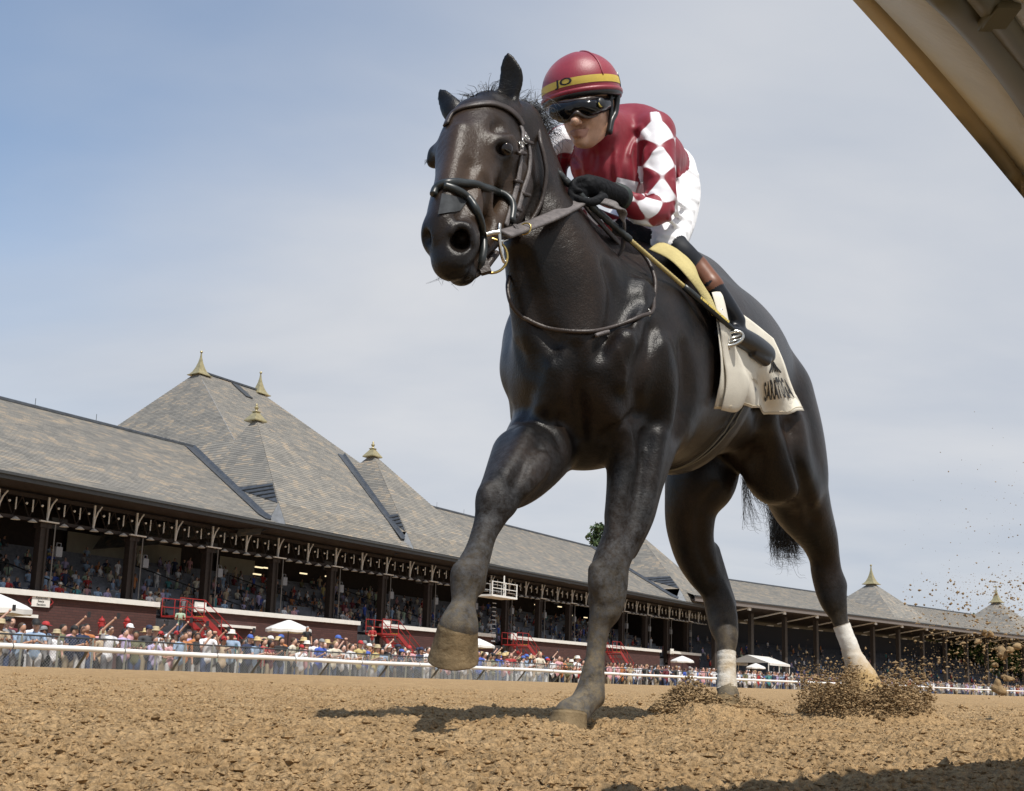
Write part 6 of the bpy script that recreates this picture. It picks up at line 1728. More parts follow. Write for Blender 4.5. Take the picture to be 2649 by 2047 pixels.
# taped patch on the nose
def patch(name, poly, off, m_, parent, field=None, n=14, thick=.002):
    """thin sheet over the skin inside a 4-corner pixel patch"""
    c = np.asarray(poly, float); q = []
    for i in range(n + 1):
        for j in range(n + 1):
            u, v = i / n, j / n
            q.append((c[0] * (1 - u) + c[1] * u) * (1 - v) + (c[3] * (1 - u) + c[2] * u) * v)
    f = field or HS; p = f.hits(q); g = f.grad(p)
    vs = list(p + g * (off + thick)) + list(p + g * (off - .004)); k = (n + 1) ** 2; fs = []
    for i in range(n):
        for j in range(n):
            a = i * (n + 1) + j; fs.append((a, a + 1, a + n + 2, a + n + 1)); fs.append((a + k, a + n + 1 + k, a + n + 2 + k, a + 1 + k))
    return mesh_obj(name, vs, fs, m_, parent, True)
M_TAPE = mat('grey_tape', (.050, .053, .056), .85, spec=.2, var=.3, scale=40)
tp = patch('nose_strip', [(1134, 556), (1144, 502), (1212, 518), (1190, 546)], .0005, M_TAPE, None, n=10)
tag(tp, 'grey torn adhesive strip stuck across the horse\'s nose', 'nose strip')

# yoke (neck strap), hanging free at both sides of the neck
yk = [P(1628, 622, 3.10), P(1662, 655, 3.08), P(1684, 690, 3.06), P(1695, 730, 3.03), P(1692, 770, 2.99)]
sk, gk = skinline([(1682, 808), (1640, 832), (1590, 850), (1530, 860), (1470, 858), (1410, 848), (1365, 828), (1345, 815)], .007, 5)
yl = [P(1330, 800, 2.79), P(1318, 775, 2.785), P(1313, 745, 2.80), P(1316, 715, 2.82)]
yoke = empty('yoke', tuple(P(1530, 860, 2.9))); tag(yoke, 'thin dark leather yoke strap looped round the base of the horse\'s neck', 'strap')
def ypart(o): o.matrix_parent_inverse = Matrix.Translation(-Vector(yoke.location)); return o
mb = MB(); mb.tube(catmull(np.vstack([yk, sk[::3], yl]), 4), .0062, 6); ypart(mb.build('strap', M_LEATHER, yoke, True))
mb = MB(); mb.torus(P(1672, 810, 2.93), .012, .0028, unit([1, 0, .3]), unit([-.3, 0, 1.]), 14, 5); mb.torus(P(1660, 816, 2.92), .012, .0026, unit([1, 0, .3]), unit([-.3, 0, 1.]), 14, 5); ypart(mb.build('buckle', M_STEEL, yoke, True))
mb = MB(); p_, g_ = skinline([(1580, 868), (1560, 862), (1540, 868), (1535, 872)], .012, 3); mb.tube(p_, .006, 6); ypart(mb.build('strap_end', M_LEATHER2, yoke, True))

# reins
reins = empty('reins', tuple(P(1310, 600, 2.6))); tag(reins, 'wide worn leather reins running from the bit to the rider\'s gloved hands', 'reins')
def rpart(o): o.matrix_parent_inverse = Matrix.Translation(-Vector(reins.location)); return o
def ribbon(name, pts, w, th, m_, parent, nrm):
    p = catmull(pts, 6); mb = MB(); mb.tube(p, w / 2, 8, flat=([nrm] * len(p), th / (w / 2))); return mb.build(name, m_, parent, True)
nv = unit(np.array([-.15, -1, .25]))
rpart(ribbon('rein', [P(1305, 606, 2.565), P(1330, 598, 2.60), P(1380, 580, 2.69), P(1440, 555, 2.79), P(1485, 532, 2.875), P(1510, 515, 2.925)], .040, .005, M_LEATHER2, reins, nv))
rpart(ribbon('rein_end', [P(1545, 520, 2.945), P(1575, 525, 2.93), P(1600, 538, 2.93), P(1613, 560, 2.965), P(1614, 600, 3.0), P(1610, 640, 3.03), P(1600, 660, 3.05)], .026, .004, M_LEATHER2, reins, unit([-.5, -1, .7])))
mb = MB(); mb.torus(P(1358, 592, 2.642), .016, .0022, unit([.3, 0, 1.]), unit([1, -.4, -.3]), 14, 5); rpart(mb.build('buckle', M_BRASS, reins, True))
for x, y, d in ((1475, 538, 2.868), (1340, 596, 2.61)):
    mb = MB(); mb.box(P(x, y, d), (.010, .012, .034), np.array([unit([.8, .5, .25]), nv, unit(np.cross([.8, .5, .25], nv))])); rpart(mb.build('keeper', M_LEATHER, reins))
rpart(ribbon('rein', [P(1500, 505, 3.06), P(1525, 545, 3.07), P(1560, 585, 3.10), P(1610, 640, 3.16)], .022, .005, M_LEATHER, reins, unit([.5, -1, .5])))

# girth round the barrel
def ringline(px_top, px_bot, axis_c, n=60):
    pass
gc = P(1735, 950, 3.47); gax = unit(HF + [0, 0, .22]); ge1 = unit(np.cross(gax, [0, 0, 1.])); ge2 = np.cross(ge1, gax)
girth = empty('girth', tuple(gc)); tag(girth, 'black webbing girth running down behind the horse\'s elbow under the belly', 'girth')
for off, w in ((.022, .075),):
    pass
def gband(shift, w, name):
    c = gc + gax * shift; an = np.linspace(0, 2 * math.pi, 73)[:-1]
    dirs = [ge1 * math.cos(a) + ge2 * math.sin(a) for a in an]
    p = HS.out(c, dirs, .1, .62); g = HS.grad(p); vs, fs = [], []
    for i in range(72):
        for (o, s_) in ((.010, -w / 2), (.013, -w / 4), (.013, w / 4), (.010, w / 2), (-.004, w / 2), (-.004, -w / 2)):
            vs.append(p[i] + g[i] * o + gax * s_)
    zl = P(1900, 1020, 3.6)[2]
    for i in range(72):
        if p[i][2] > zl or p[(i + 1) % 72][2] > zl: continue
        for j in range(6):
            a, b = i * 6 + j, i * 6 + (j + 1) % 6; c2, d2 = ((i + 1) % 72) * 6 + (j + 1) % 6, ((i + 1) % 72) * 6 + j
            fs.append((a, b, c2, d2))
    us = sorted({i for f_ in fs for i in f_}); mp_ = {v: k for k, v in enumerate(us)}; vs = [vs[i] for i in us]; fs = [tuple(mp_[i] for i in f_) for f_ in fs]
    o = mesh_obj(name, vs, fs, M_GIRTH, girth, True); o.matrix_parent_inverse = Matrix.Translation(-Vector(girth.location)); return o
gband(-.135, .10, 'webbing')
M_PIPE = mat('girth_piping', (.15, .135, .10), .6)
for sh_ in (-.088, -.128, -.182):
    c = gc + gax * sh_; an = np.linspace(math.pi * .5, math.pi * 2.5, 90); pr_ = HS.out(c, [ge1 * math.cos(a) + ge2 * math.sin(a) for a in an], .1, .62); gr_ = HS.grad(pr_); zl_ = P(1900, 1020, 3.6)[2]
    sel = [i for i in range(90) if pr_[i][2] < zl_]; mb = MB(); mb.tube([pr_[i] + gr_[i] * .013 for i in sel], .0032, 5); o = mb.build('piping', M_PIPE, girth, True)

# ----------------------------------------------------------------------------
# the jockey
# ----------------------------------------------------------------------------
JS = Field()
VX = np.array([1., 0, 0]); VT = unit(-_F)             # across the picture, towards the camera
def jn(*a): return pn(*a)
# torso (silks)
JS.chain([jn(1712, 432, 3.60, .088), jn(1690, 415, 3.52, .105), jn(1635, 402, 3.42, .118), jn(1580, 410, 3.33, .108)], k=.05, tagn='torso')
JS.chain([jn(1572, 445, 3.28, .088), jn(1540, 425, 3.28, .078)], k=.05, tagn='torso')
JS.chain([jn(1690, 345, 3.31, .068), jn(1640, 332, 3.38, .075), jn(1560, 345, 3.40, .075), jn(1465, 375, 3.38, .060)], k=.05, tagn='torso')
JS.chain([jn(1600, 480, 3.30, .07), jn(1640, 485, 3.38, .055)], k=.05, tagn='torso')
# left sleeve
ARM_L = [jn(1692, 352, 3.28, .066), jn(1701, 420, 3.24, .056), jn(1707, 480, 3.21, .050), jn(1704, 535, 3.19, .047), jn(1682, 549, 3.16, .043), jn(1650, 541, 3.13, .039), jn(1618, 520, 3.105, .033), jn(1598, 507, 3.09, .030)]
JS.chain(ARM_L, k=.022, tagn='sleeve_l')
ARM_R = [jn(1452, 378, 3.36, .058), jn(1428, 420, 3.36, .052), jn(1440, 500, 3.40, .046), jn(1520, 560, 3.42, .040), jn(1600, 590, 3.40, .034)]
JS.chain(ARM_R, k=.022, tagn='sleeve_r')
# cloth folds on the sleeves and chest
for a, b, r in (((1665, 385), (1672, 440), .006), ((1660, 430), (1690, 452), .005), ((1672, 352), (1655, 330), .006), ((1640, 360), (1628, 400), .005),
                ((1690, 395), (1716, 385), .005), ((1650, 508), (1690, 500), .006), ((1640, 575), (1690, 582), .006), ((1505, 400), (1512, 440), .004)):
    JS.ridge([a, ((a[0] + b[0]) / 2, (a[1] + b[1]) / 2), b], r, .012, sink=.3)
JS.groove([(1662, 372), (1650, 410), (1652, 460)], .008, .02, lift=.4)
JS.groove([(1648, 340), (1625, 372), (1612, 420), (1610, 470)], .006, .018, lift=.4)
JS.groove([(1590, 372), (1580, 420), (1582, 470)], .005, .016, lift=.4)
JS.groove([(1480, 392), (1496, 430), (1500, 460)], .006, .016, lift=.4)
JS.groove([(1540, 392), (1535, 430)], .005, .016, lift=.5)
JS.ridge([(1630, 330), (1655, 342), (1672, 365)], .006, .012, sink=.4)
JS.ridge([(1600, 360), (1592, 410), (1596, 460)], .006, .014, sink=.4)
# breeches
JS.chain([jn(1730, 450, 3.66, .098), jn(1743, 500, 3.60, .092), jn(1738, 560, 3.46, .082), jn(1730, 605, 3.36, .070), jn(1724, 634, 3.30, .060)], k=.03, tagn='breeches')
JS.chain([jn(1690, 540, 3.56, .08), jn(1650, 585, 3.50, .07), jn(1640, 610, 3.45, .06)], k=.03, tagn='breeches')
for a, b in (((1780, 440), (1805, 452)), ((1772, 470), (1808, 482)), ((1765, 500), (1806, 520)), ((1748, 520), (1795, 545)), ((1740, 545), (1786, 572)), ((1728, 565), (1775, 600)), ((1690, 600), (1740, 612)), ((1700, 622), (1745, 630)), ((1755, 440), (1765, 520)), ((1742, 470), (1750, 560))):
    JS.ridge([a, ((a[0] + b[0]) / 2 + 2, (a[1] + b[1]) / 2 + 4), b], .007, .010, sink=.25)
# left leg: stocking, boot top, boot, foot
LEG = [(1742, 642, 3.285, .046), (1764, 659, 3.275, .042), (1800, 690, 3.28, .036)]
JS.chain([jn(*q) for q in LEG], k=.012, tagn='stocking')
JS.chain([jn(1802, 692, 3.28, .0375), jn(1842, 742, 3.262, .0365)], k=.004, tagn='boot_top')
JS.chain([jn(1838, 738, 3.262, .0352), jn(1872, 785, 3.262, .0335), jn(1904, 832, 3.285, .030)], k=.005, tagn='boot')
JS.chain([jn(1864, 862, 3.20, .022), jn(1898, 866, 3.26, .031), jn(1942, 888, 3.36, .034), jn(1976, 913, 3.46, .034), jn(1986, 922, 3.48, .026)], k=.018, tagn='boot')
JS.chain([jn(1945, 912, 3.36, .016), jn(1980, 933, 3.45, .02)], k=.006, tagn='boot')
# far leg (hidden by the neck, closes the seat)
JS.chain([jn(1640, 560, 3.72, .09), jn(1600, 620, 3.62, .07)], k=.03, tagn='breeches')
# head and neck
JS.chain([jn(1600, 345, 3.34, .062), jn(1572, 335, 3.25, .058), jn(1555, 345, 3.20, .050)], k=.03, tagn='torso')
JS.ell(P(1508, 240, 3.14), (.082, .098, .095), k=.02, tagn='skin')
JS.chain([jn(1508, 280, 3.105, .070), jn(1514, 318, 3.10, .060), jn(1511, 345, 3.09, .042), jn(1503, 360, 3.075, .026)], k=.02, tagn='skin')
JS.chain([jn(1566, 300, 3.13, .020), jn(1560, 335, 3.115, .018), jn(1528, 360, 3.085, .018)], k=.02, tagn='skin')      # jaw
JS.chain([jn(1494, 285, 3.035, .009), jn(1489, 303, 3.018, .011), jn(1487, 315, 3.008, .0135)], k=.010, tagn='skin')   # nose
JS.ell(P(1479, 318, 3.025), (.008, .008, .007), k=.006, tagn='skin'); JS.ell(P(1500, 317, 3.02), (.009, .008, .007), k=.006, tagn='skin')
JS.chain([jn(1478, 342, 3.045, .006), jn(1497, 341, 3.026, .008), jn(1520, 336, 3.045, .005)], k=.010, tagn='lips')
JS.chain([jn(1482, 350, 3.045, .005), jn(1498, 350, 3.031, .007), jn(1514, 346, 3.045, .005)], k=.010, tagn='lips')
JS.groove([(1476, 346), (1488, 345), (1500, 345), (1512, 342), (1522, 337)], .005, .003, lift=.15)
JS.groove([(1530, 318), (1526, 334), (1522, 346)], .003, .008, lift=.5)
JS.ell(P(1500, 366, 3.055), (.018, .014, .014), k=.014, tagn='skin')
JS.chain([jn(1543, 300, 3.055, .014), jn(1530, 312, 3.05, .012)], k=.02, tagn='skin')
JS.ell(P(1583, 272, 3.12), (.010, .016, .026), k=.008, tagn='skin')                                                      # ear
# gloves: left hand closed round rein and whip
JS.chain([jn(1602, 510, 3.07, .030), jn(1580, 500, 3.045, .031), jn(1548, 488, 2.99, .032), jn(1520, 480, 2.955, .030)], k=.012, tagn='glove')
for i, L in enumerate((1.0, 1.1, 1.05, .85)):
    x, y = 1512 - 3 * i, 462 + 18 * i
    JS.chain([jn(x + 10, y, 2.945, .0110), jn(x - 16 * L, y + 3, 2.915, .0092), jn(x - 30 * L, y + 13, 2.90, .0088), jn(x - 26 * L, y + 27, 2.895, .0084), jn(x - 10 * L, y + 33, 2.90, .0078)], k=.004, tagn='glove')
JS.chain([jn(1560, 512, 2.955, .015), jn(1535, 522, 2.92, .0125), jn(1512, 522, 2.90, .011), jn(1498, 516, 2.89, .0095)], k=.006, tagn='glove')
# right glove, lower, on the far rein
JS.chain([jn(1605, 592, 3.39, .032), jn(1640, 606, 3.34, .034), jn(1668, 622, 3.31, .034), jn(1676, 636, 3.30, .028)], k=.012, tagn='glove')
for i in range(4):
    x, y = 1640 + 12 * i, 600 + 12 * i
    JS.chain([jn(x + 8, y, 3.31, .0115), jn(x - 4, y + 14, 3.285, .0105), jn(x - 14, y + 26, 3.285, .0095), jn(x - 10, y + 36, 3.30, .0085)], k=.004, tagn='glove')
JS.chain([jn(1625, 605, 3.33, .013), jn(1612, 622, 3.31, .011), jn(1612, 636, 3.31, .010)], k=.006, tagn='glove')

jv, jq = JS.mesh(0.0042, HFR, smooth=2)
names, lab = JS.nearest(jv)
def arm_uv(V, nodes):
    pts = catmull(np.array([n[0] for n in nodes]), 10); seg = pts[1:] - pts[:-1]; L = np.linalg.norm(seg, axis=1); cum = np.concatenate([[0], np.cumsum(L)])
    best = np.full(len(V), 9.); u = np.zeros(len(V)); off = np.zeros_like(V); tg = np.zeros_like(V)
    for i in range(len(seg)):
        t = np.clip(((V - pts[i]) @ seg[i]) / (L[i] ** 2), 0, 1); v = V - pts[i] - t[:, None] * seg[i]; d = (v * v).sum(1); mk = d < best
        best[mk] = d[mk]; u[mk] = cum[i] + t[mk] * L[i]; off[mk] = v[mk]; tg[mk] = seg[i] / L[i]
    ref = np.array([0, -1., 0]); e1 = ref - tg * (tg @ ref)[:, None]; e1 /= np.linalg.norm(e1, axis=1)[:, None]; e2 = np.cross(tg, e1)
    return u, np.arctan2((off * e2).sum(1), (off * e1).sum(1))
chk = np.full(len(jv), -1.0)
for nm, nodes, ph in (('sleeve_l', ARM_L, .12), ('sleeve_r', ARM_R, .4)):
    if nm not in names: continue
    mk = lab == names.index(nm); u, th = arm_uv(jv[mk], nodes)
    a = u / .104 + ph + 3 * th / (2 * math.pi); b = u / .104 + ph - 3 * th / (2 * math.pi)
    chk[mk] = np.sin(math.pi * a) * np.sin(math.pi * b)
# white diamond low on the chest
q = np.array([pix(v)[:2] for v in jv]); 
c_ = np.array([1618., 486.]); dd = np.abs((q[:, 0] - c_[0]) * .92 + (q[:, 1] - c_[1]) * .28) / 27 ; d2 = np.abs(-(q[:, 0] - c_[0]) * .22 + (q[:, 1] - c_[1]) * .95) / 21
tm = lab == names.index('torso')
front = tm & (jv @ unit([.3, -1, 0]) > (P(1618, 486, 3.32) @ unit([.3, -1, 0]) - .10))
chk[front] = np.maximum(chk[front], (1 - np.maximum(dd, d2))[front])

def cloth_mat(name, col, rough, bumps, attr=None, col2=None, sheen=.3, wr=18.0, spec=.4):
    m = bpy.data.materials.new(name); m.use_nodes = True; t = m.node_tree; b = t.nodes['Principled BSDF']
    b.inputs['Roughness'].default_value = rough; b.inputs['Sheen Weight'].default_value = sheen; b.inputs['Specular IOR Level'].default_value = spec; b.inputs['Base Color'].default_value = (*col, 1)
    tcn = N(t, 'ShaderNodeTexCoord')
    if attr:
        at = N(t, 'ShaderNodeAttribute', attribute_name=attr); st = N(t, 'ShaderNodeMapRange', inp={'From Min': -.05, 'From Max': .05}); t.links.new(at.outputs['Fac'], st.inputs['Value'])
        mx = N(t, 'ShaderNodeMixRGB'); mx.inputs[1].default_value = (*col, 1); mx.inputs[2].default_value = (*col2, 1)
        t.links.new(st.outputs[0], mx.inputs[0]); t.links.new(mx.outputs[0], b.inputs['Base Color'])
    nz = N(t, 'ShaderNodeTexNoise', inp={'Scale': wr, 'Detail': 1.5, 'Roughness': .4, 'Distortion': .25}); t.links.new(tcn.outputs['Object'], nz.inputs['Vector'])
    n2 = N(t, 'ShaderNodeTexNoise', inp={'Scale': 500, 'Detail': 2.0}); t.links.new(tcn.outputs['Object'], n2.inputs['Vector'])
    b1 = N(t, 'ShaderNodeBump', inp={'Strength': bumps, 'Distance': .02}); t.links.new(nz.outputs['Fac'], b1.inputs['Height'])
    b2 = N(t, 'ShaderNodeBump', inp={'Strength': .15, 'Distance': .001}); t.links.new(n2.outputs['Fac'], b2.inputs['Height']); t.links.new(b1.outputs[0], b2.inputs['Normal'])
    t.links.new(b2.outputs[0], b.inputs['Normal']); MATS[name] = m; return m
CRIMSON = (.20, .006, .018)
M_SILK = cloth_mat('crimson_white_silk', CRIMSON, .5, .30, 'checks', (.76, .75, .78), sheen=.1)
M_BREECH = cloth_mat('white_breeches', (.80, .80, .82), .6, .40, wr=22)
M_STOCK = cloth_mat('black_stocking', (.010, .012, .017), .6, .2, sheen=0, spec=.25)
M_BOOTTOP = mat('brown_boot_top', (.15, .055, .025), .38, var=.2, scale=20)
M_BOOT = mat('black_boot', (.006, .0075, .011), .32, var=.2, scale=15, spec=.35)
M_GLOVE = cloth_mat('black_glove', (.007, .0075, .009), .7, .3, sheen=0, wr=60, spec=.15)
M_SKIN = mat('skin', (.50, .285, .185), .5, var=.14, scale=40, bump=.15, bscale=300)
M_SKIN.node_tree.nodes['Principled BSDF'].inputs['Subsurface Weight'].default_value = .08
M_LIPS = mat('lips', (.36, .175, .12), .5, var=.1)
mm = {'torso': 0, 'sleeve_l': 0, 'sleeve_r': 0, 'breeches': 1, 'stocking': 2, 'boot_top': 3, 'boot': 4, 'skin': 5, 'lips': 6, 'glove': 7}
me = fast_mesh('person', jv, jq, [M_SILK, M_BREECH, M_STOCK, M_BOOTTOP, M_BOOT, M_SKIN, M_LIPS, M_GLOVE])
fl = np.array([mm[n] for n in names])[lab]
me.polygons.foreach_set('material_index', np.ascontiguousarray(np.median(fl[jq], axis=1).astype(np.int32)))
attr_float(me, 'checks', chk)
jockey = link(bpy.data.objects.new('person', me))
tag(jockey, 'jockey in crimson silks with white diamond sleeves crouching over the dark horse', 'person')
print('jockey', len(jv))

# helmet
M_HELM = mat('crimson_helmet_cover', (.24, .012, .028), .42, var=.12, scale=9, bump=.12, bscale=400, sheen=.15)
M_BAND = mat('yellow_band', (.56, .40, .06), .5, var=.06, scale=30)
M_DARK = mat('black_plastic', (.010, .010, .011), .35)
hc = P(1503, 236, 3.135)
hu = unit(_UP * .97 + _RT * -.15 + VT * .20)                        # helmet up
hf = unit(-_RT * .38 + VT * .92); hf = unit(hf - hu * (hf @ hu)); hl = np.cross(hu, hf)
def dome(lat, lon, k=1.0):
    """lat 0..1 from rim to crown, lon 0 = forehead"""
    a = lat * math.pi / 2 * 1.02 - .20; r = math.cos(a)
    return hc + (hf * (.128 * math.cos(lon) * r) + hl * (.117 * math.sin(lon) * r) + hu * (.108 * math.sin(a))) * k
helmet = empty('helmet', tuple(hc), parent=jockey)
def hpart(o): o.matrix_parent_inverse = Matrix.Translation(-Vector(helmet.location)); return o
def dome_part(name, l0, l1, n, k, m_, crown=False, lip=0):
    vs, fs = [], []; M_ = 56
    for i in range(n + 1):
        lt = l0 + (l1 - l0) * i / n
        for j in range(M_):
            lo = 2 * math.pi * j / M_; w = 1 + .006 * math.sin(lo * 3 + 1) * (lt > .5) + .012 * max(0, 1 - abs(((lo + .3) % (2 * math.pi)) - .75) / .25) * 0
            vs.append(dome(lt, lo, k * w))
    for i in range(n):
        for j in range(M_):
            a, b = i * M_ + j, i * M_ + (j + 1) % M_; fs.append((a, b, b + M_, a + M_))
    if crown: fs.append(tuple(range(n * M_, (n + 1) * M_)))
    return hpart(mesh_obj(name, vs, fs, m_, helmet, True))
dome_part('cover', .0, .999, 26, 1.0, M_HELM, True)
tag(dome_part('band', .115, .235, 4, 1.010, M_BAND), 'yellow headband lettered JO')
# rolled rim
mb = MB(); ring = [dome(.02, 2 * math.pi * j / 60, 1.005) for j in range(61)]; mb.tube(ring, .0075, 8, caps=False); hpart(mb.build('rim', M_HELM, helmet, True))
mb = MB(); ring = [dome(-.03, 2 * math.pi * j / 60, .965) for j in range(61)]; mb.tube(ring, .011, 8, caps=False); hpart(mb.build('lining', M_DARK, helmet, True))
mb = MB(); mb.tube([dome(.22 + .78 * i / 12, .93 + .05 * i / 12, 1.003) for i in range(13)], .0028, 6); hpart(mb.build('seam', M_HELM, helmet, True))
# black shell showing behind the cover
vs, fs = [], []
for i in range(9):
    for j in range(12):
        vs.append(dome(-.30 + .62 * i / 8, 1.75 + 1.6 * j / 11, 1.022))
for i in range(8):
    for j in range(11):
        a = i * 12 + j; fs.append((a, a + 1, a + 13, a + 12))
o = mesh_obj('shell', vs, fs, M_DARK, helmet, True); sm = o.modifiers.new('thick', 'SOLIDIFY'); sm.thickness = .01; hpart(o)
# lettering
tv, tf = text_pts('JO', 1.0)
tv[:, 0] -= tv[:, 0].mean(); tv[:, 1] -= (tv[:, 1].max() + tv[:, 1].min()) / 2
hpart(mesh_obj('lettering', [dome(.176 + y * .155, -.14 + x * .42, 1.016) for x, y, _ in tv], tf, M_PRINT, helmet))
# chin harness
mb = MB(); mb.tube(catmull([P(1578, 232, 3.085), P(1581, 275, 3.09), P(1579, 310, 3.095), P(1573, 338, 3.10), P(1556, 354, 3.105), P(1532, 369, 3.105), P(1508, 378, 3.10)], 6), .0068, 6); hpart(mb.build('chin_strap', M_DARK, helmet, True))
mb = MB(); mb.tube(catmull([P(1598, 240, 3.11), P(1592, 290, 3.11), P(1582, 312, 3.095), P(1576, 345, 3.085)], 5), .0095, 6); hpart(mb.build('chin_strap', M_DARK, helmet, True))
# goggles
goggles = empty('goggles', tuple(P(1492, 282, 3.0)), parent=jockey)
def gpart(o): o.matrix_parent_inverse = Matrix.Translation(-Vector(goggles.location)); return o
M_LENS = mat('dark_lens', (.004, .004, .005), .12, spec=.35)
M_FRAME = mat('goggle_frame', (.035, .018, .010), .35, coat=.4)
M_YDISC = mat('yellow_disc', (.60, .48, .10), .5)
def fmesh(field, name, m_, parent, h=.004):
    v, qd = field.mesh(h, None, 2); o = link(bpy.data.objects.new(name, fast_mesh(name, v, qd, [m_])), parent); return o
gf = Field()
gf.chain([pn(1441, 289, 3.045, .025), pn(1462, 289, 3.022, .0265), pn(1482, 281, 3.012, .020)], k=.006, flat=VT, op='u')
gf.chain([pn(1498, 276, 3.010, .020), pn(1525, 279, 3.016, .0245), pn(1550, 274, 3.045, .0225), pn(1565, 270, 3.075, .020)], k=.012, flat=VT)
gf.chain([pn(1490, 304, 2.99, .010), pn(1489, 322, 2.97, .014)], k=.010, op='s')
gpart(fmesh(gf, 'lens', M_LENS, goggles))
gr = Field()
gr.chain([pn(1430, 282, 3.06, .008), pn(1450, 268, 3.04, .008), pn(1490, 262, 3.015, .008), pn(1535, 255, 3.03, .008), pn(1570, 256, 3.085, .008)], k=.006)
gr.chain([pn(1430, 282, 3.06, .007), pn(1440, 308, 3.05, .006), pn(1462, 315, 3.03, .006), pn(1480, 304, 3.01, .008), pn(1491, 292, 3.0, .008), pn(1502, 298, 3.005, .008), pn(1522, 303, 3.02, .006), pn(1550, 295, 3.05, .006), pn(1568, 282, 3.085, .007)], k=.006)
gpart(fmesh(gr, 'frame', M_FRAME, goggles))
mb = MB(); mb.tube(catmull([P(1566, 266, 3.078), P(1585, 252, 3.10), P(1606, 240, 3.16)], 5), .007, 6); gpart(mb.build('strap', M_DARK, goggles, True))
dn = unit([.55, -.83, .05]); e1 = unit(np.cross(dn, TZ)); e2 = np.cross(e1, dn)
mb = MB(); mb.lathe(P(1552, 270, 3.015), [(.0155, 0), (.0155, .010), (.012, .013)], 20, ax=[e1, e2, dn]); gpart(mb.build('vent', M_DARK, goggles, True))
mb = MB(); mb.lathe(P(1553, 270, 3.003), [(.0095, 0), (.0095, .0025)], 18, ax=[e1 * .8, e2, dn]); gpart(mb.build('vent_disc', M_YDISC, goggles, True))
# glove cuff with its badge
cuff = Field(); cuff.chain([pn(1592, 506, 3.085, .0375), pn(1606, 512, 3.09, .0375)], k=.004)
o = fmesh(cuff, 'glove_cuff', mat('cuff', (.012, .022, .018), .5), jockey)
pb = JS.hits([(1586, 487)])[0]; mb = MB(); mb.torus(P(1585, 487, 3.035), .0085, .0028, unit([1, .2, -.2]), unit([.1, -.3, 1]), 16, 6); mb.torus(P(1585, 487, 3.033), .0035, .0022, unit([1, .2, -.2]), unit([.1, -.3, 1]), 10, 5)
mb.build('cuff_badge', mat('badge_gold', (.65, .40, .05), .5), jockey, True)

# whip
whip = empty('whip', tuple(P(1520, 520, 3.0))); tag(whip, 'black and gold riding whip held along the horse\'s shoulder', 'whip')
def wpart(o): o.matrix_parent_inverse = Matrix.Translation(-Vector(whip.location)); return o
wp0, wp1, wp2 = P(1424, 428, 2.90), P(1532, 536, 2.935), P(1898, 853, 3.19)
def wpt(t): return wp0 + (wp1 - wp0) * (t / .22) if t < .22 else wp1 + (wp2 - wp1) * ((t - .22) / .78)
mb = MB(); n_ = 60; mb.tube([wpt(.42 * i / n_) for i in range(n_ + 1)], [.0105 if i % 5 else .0082 for i in range(n_ + 1)], 10); wpart(mb.build('grip', M_RUBBER, whip, True))
mb = MB(); n_ = 46; mb.tube([wpt(.42 + .29 * i / n_) for i in range(n_ + 1)], [.0072 if i % 2 else .0064 for i in range(n_ + 1)], 8); wpart(mb.build('shaft', mat('gold_braid', (.42, .33, .13), .5, var=.2, scale=200), whip, True))
mb = MB(); mb.tube([wpt(.71 + .29 * i / 10) for i in range(11)], [.0095, .0105, .0105, .010, .0095, .009, .009, .009, .009, .0085, .006], 8); wpart(mb.build('popper', M_RUBBER, whip, True))
for i in range(14):
    t = .80 + .012 * i; mb = MB(); mb.box(wpt(t) + np.array([.004, -.0095, .003]), (.006 + .002 * (i % 3), .001, .008), np.array([unit(wp2 - wp1), unit([.3, -1, .2]), unit(np.cross(unit(wp2 - wp1), [0.3, -1, .2]))])); wpart(mb.build('lettering', mat('gold_print', (.55, .42, .10), .5), whip))

# ----------------------------------------------------------------------------
# saddle pad, saddle cloth, stirrup
# ----------------------------------------------------------------------------
def sheet(name, rows, off, m_, parent, th=.0022, nu=26, nv=26, fold=None):
    """sheet draped on the horse: rows = polylines of photo pixels from top to bottom"""
    R_ = [catmull(np.asarray(r, float), nu // (len(r) - 1) + 1) for r in rows]
    R_ = [r[np.linspace(0, len(r) - 1, nu + 1).round().astype(int)] for r in R_]
    G_ = np.stack([catmull(np.stack([r[i] for r in R_]), 12)[np.linspace(0, 12 * (len(R_) - 1), nv + 1).round().astype(int)] for i in range(nu + 1)], 1)
    q = G_.reshape(-1, 2); p = HS.hits(q); g = HS.grad(p)
    # smooth normals a little
    u = np.tile(np.linspace(0, 1, nu + 1), nv + 1); v = np.repeat(np.linspace(0, 1, nv + 1), nu + 1)
    o = off + (fold(u, v) if fold else 0)
    top = p + g * (o if np.isscalar(o) else o[:, None]); k = len(top)
    bot = top - g * th
    vs = np.vstack([top, bot]); fs = []
    W_ = nu + 1
    for i in range(nv):
        for j in range(nu):
            a = i * W_ + j; fs.append((a, a + 1, a + W_ + 1, a + W_)); fs.append((a + k, a + W_ + k, a + W_ + 1 + k, a + 1 + k))
    bd = [j for j in range(W_)] + [i * W_ + nu for i in range(1, nv + 1)] + [nv * W_ + j for j in range(nu - 1, -1, -1)] + [i * W_ for i in range(nv - 1, 0, -1)]
    for a, b in zip(bd, bd[1:] + bd[:1]): fs.append((b, a, a + k, b + k))
    return mesh_obj(name, vs, fs, m_, parent, True), top.reshape(nv + 1, nu + 1, 3), g.reshape(nv + 1, nu + 1, 3)
scl = empty('saddle_cloth', tuple(P(1900, 950, 3.6))); tag(scl, 'cream canvas saddle cloth lettered in black with a yellow pad at the front', 'saddle cloth')
def cpart(o): o.matrix_parent_inverse = Matrix.Translation(-Vector(scl.location)); return o
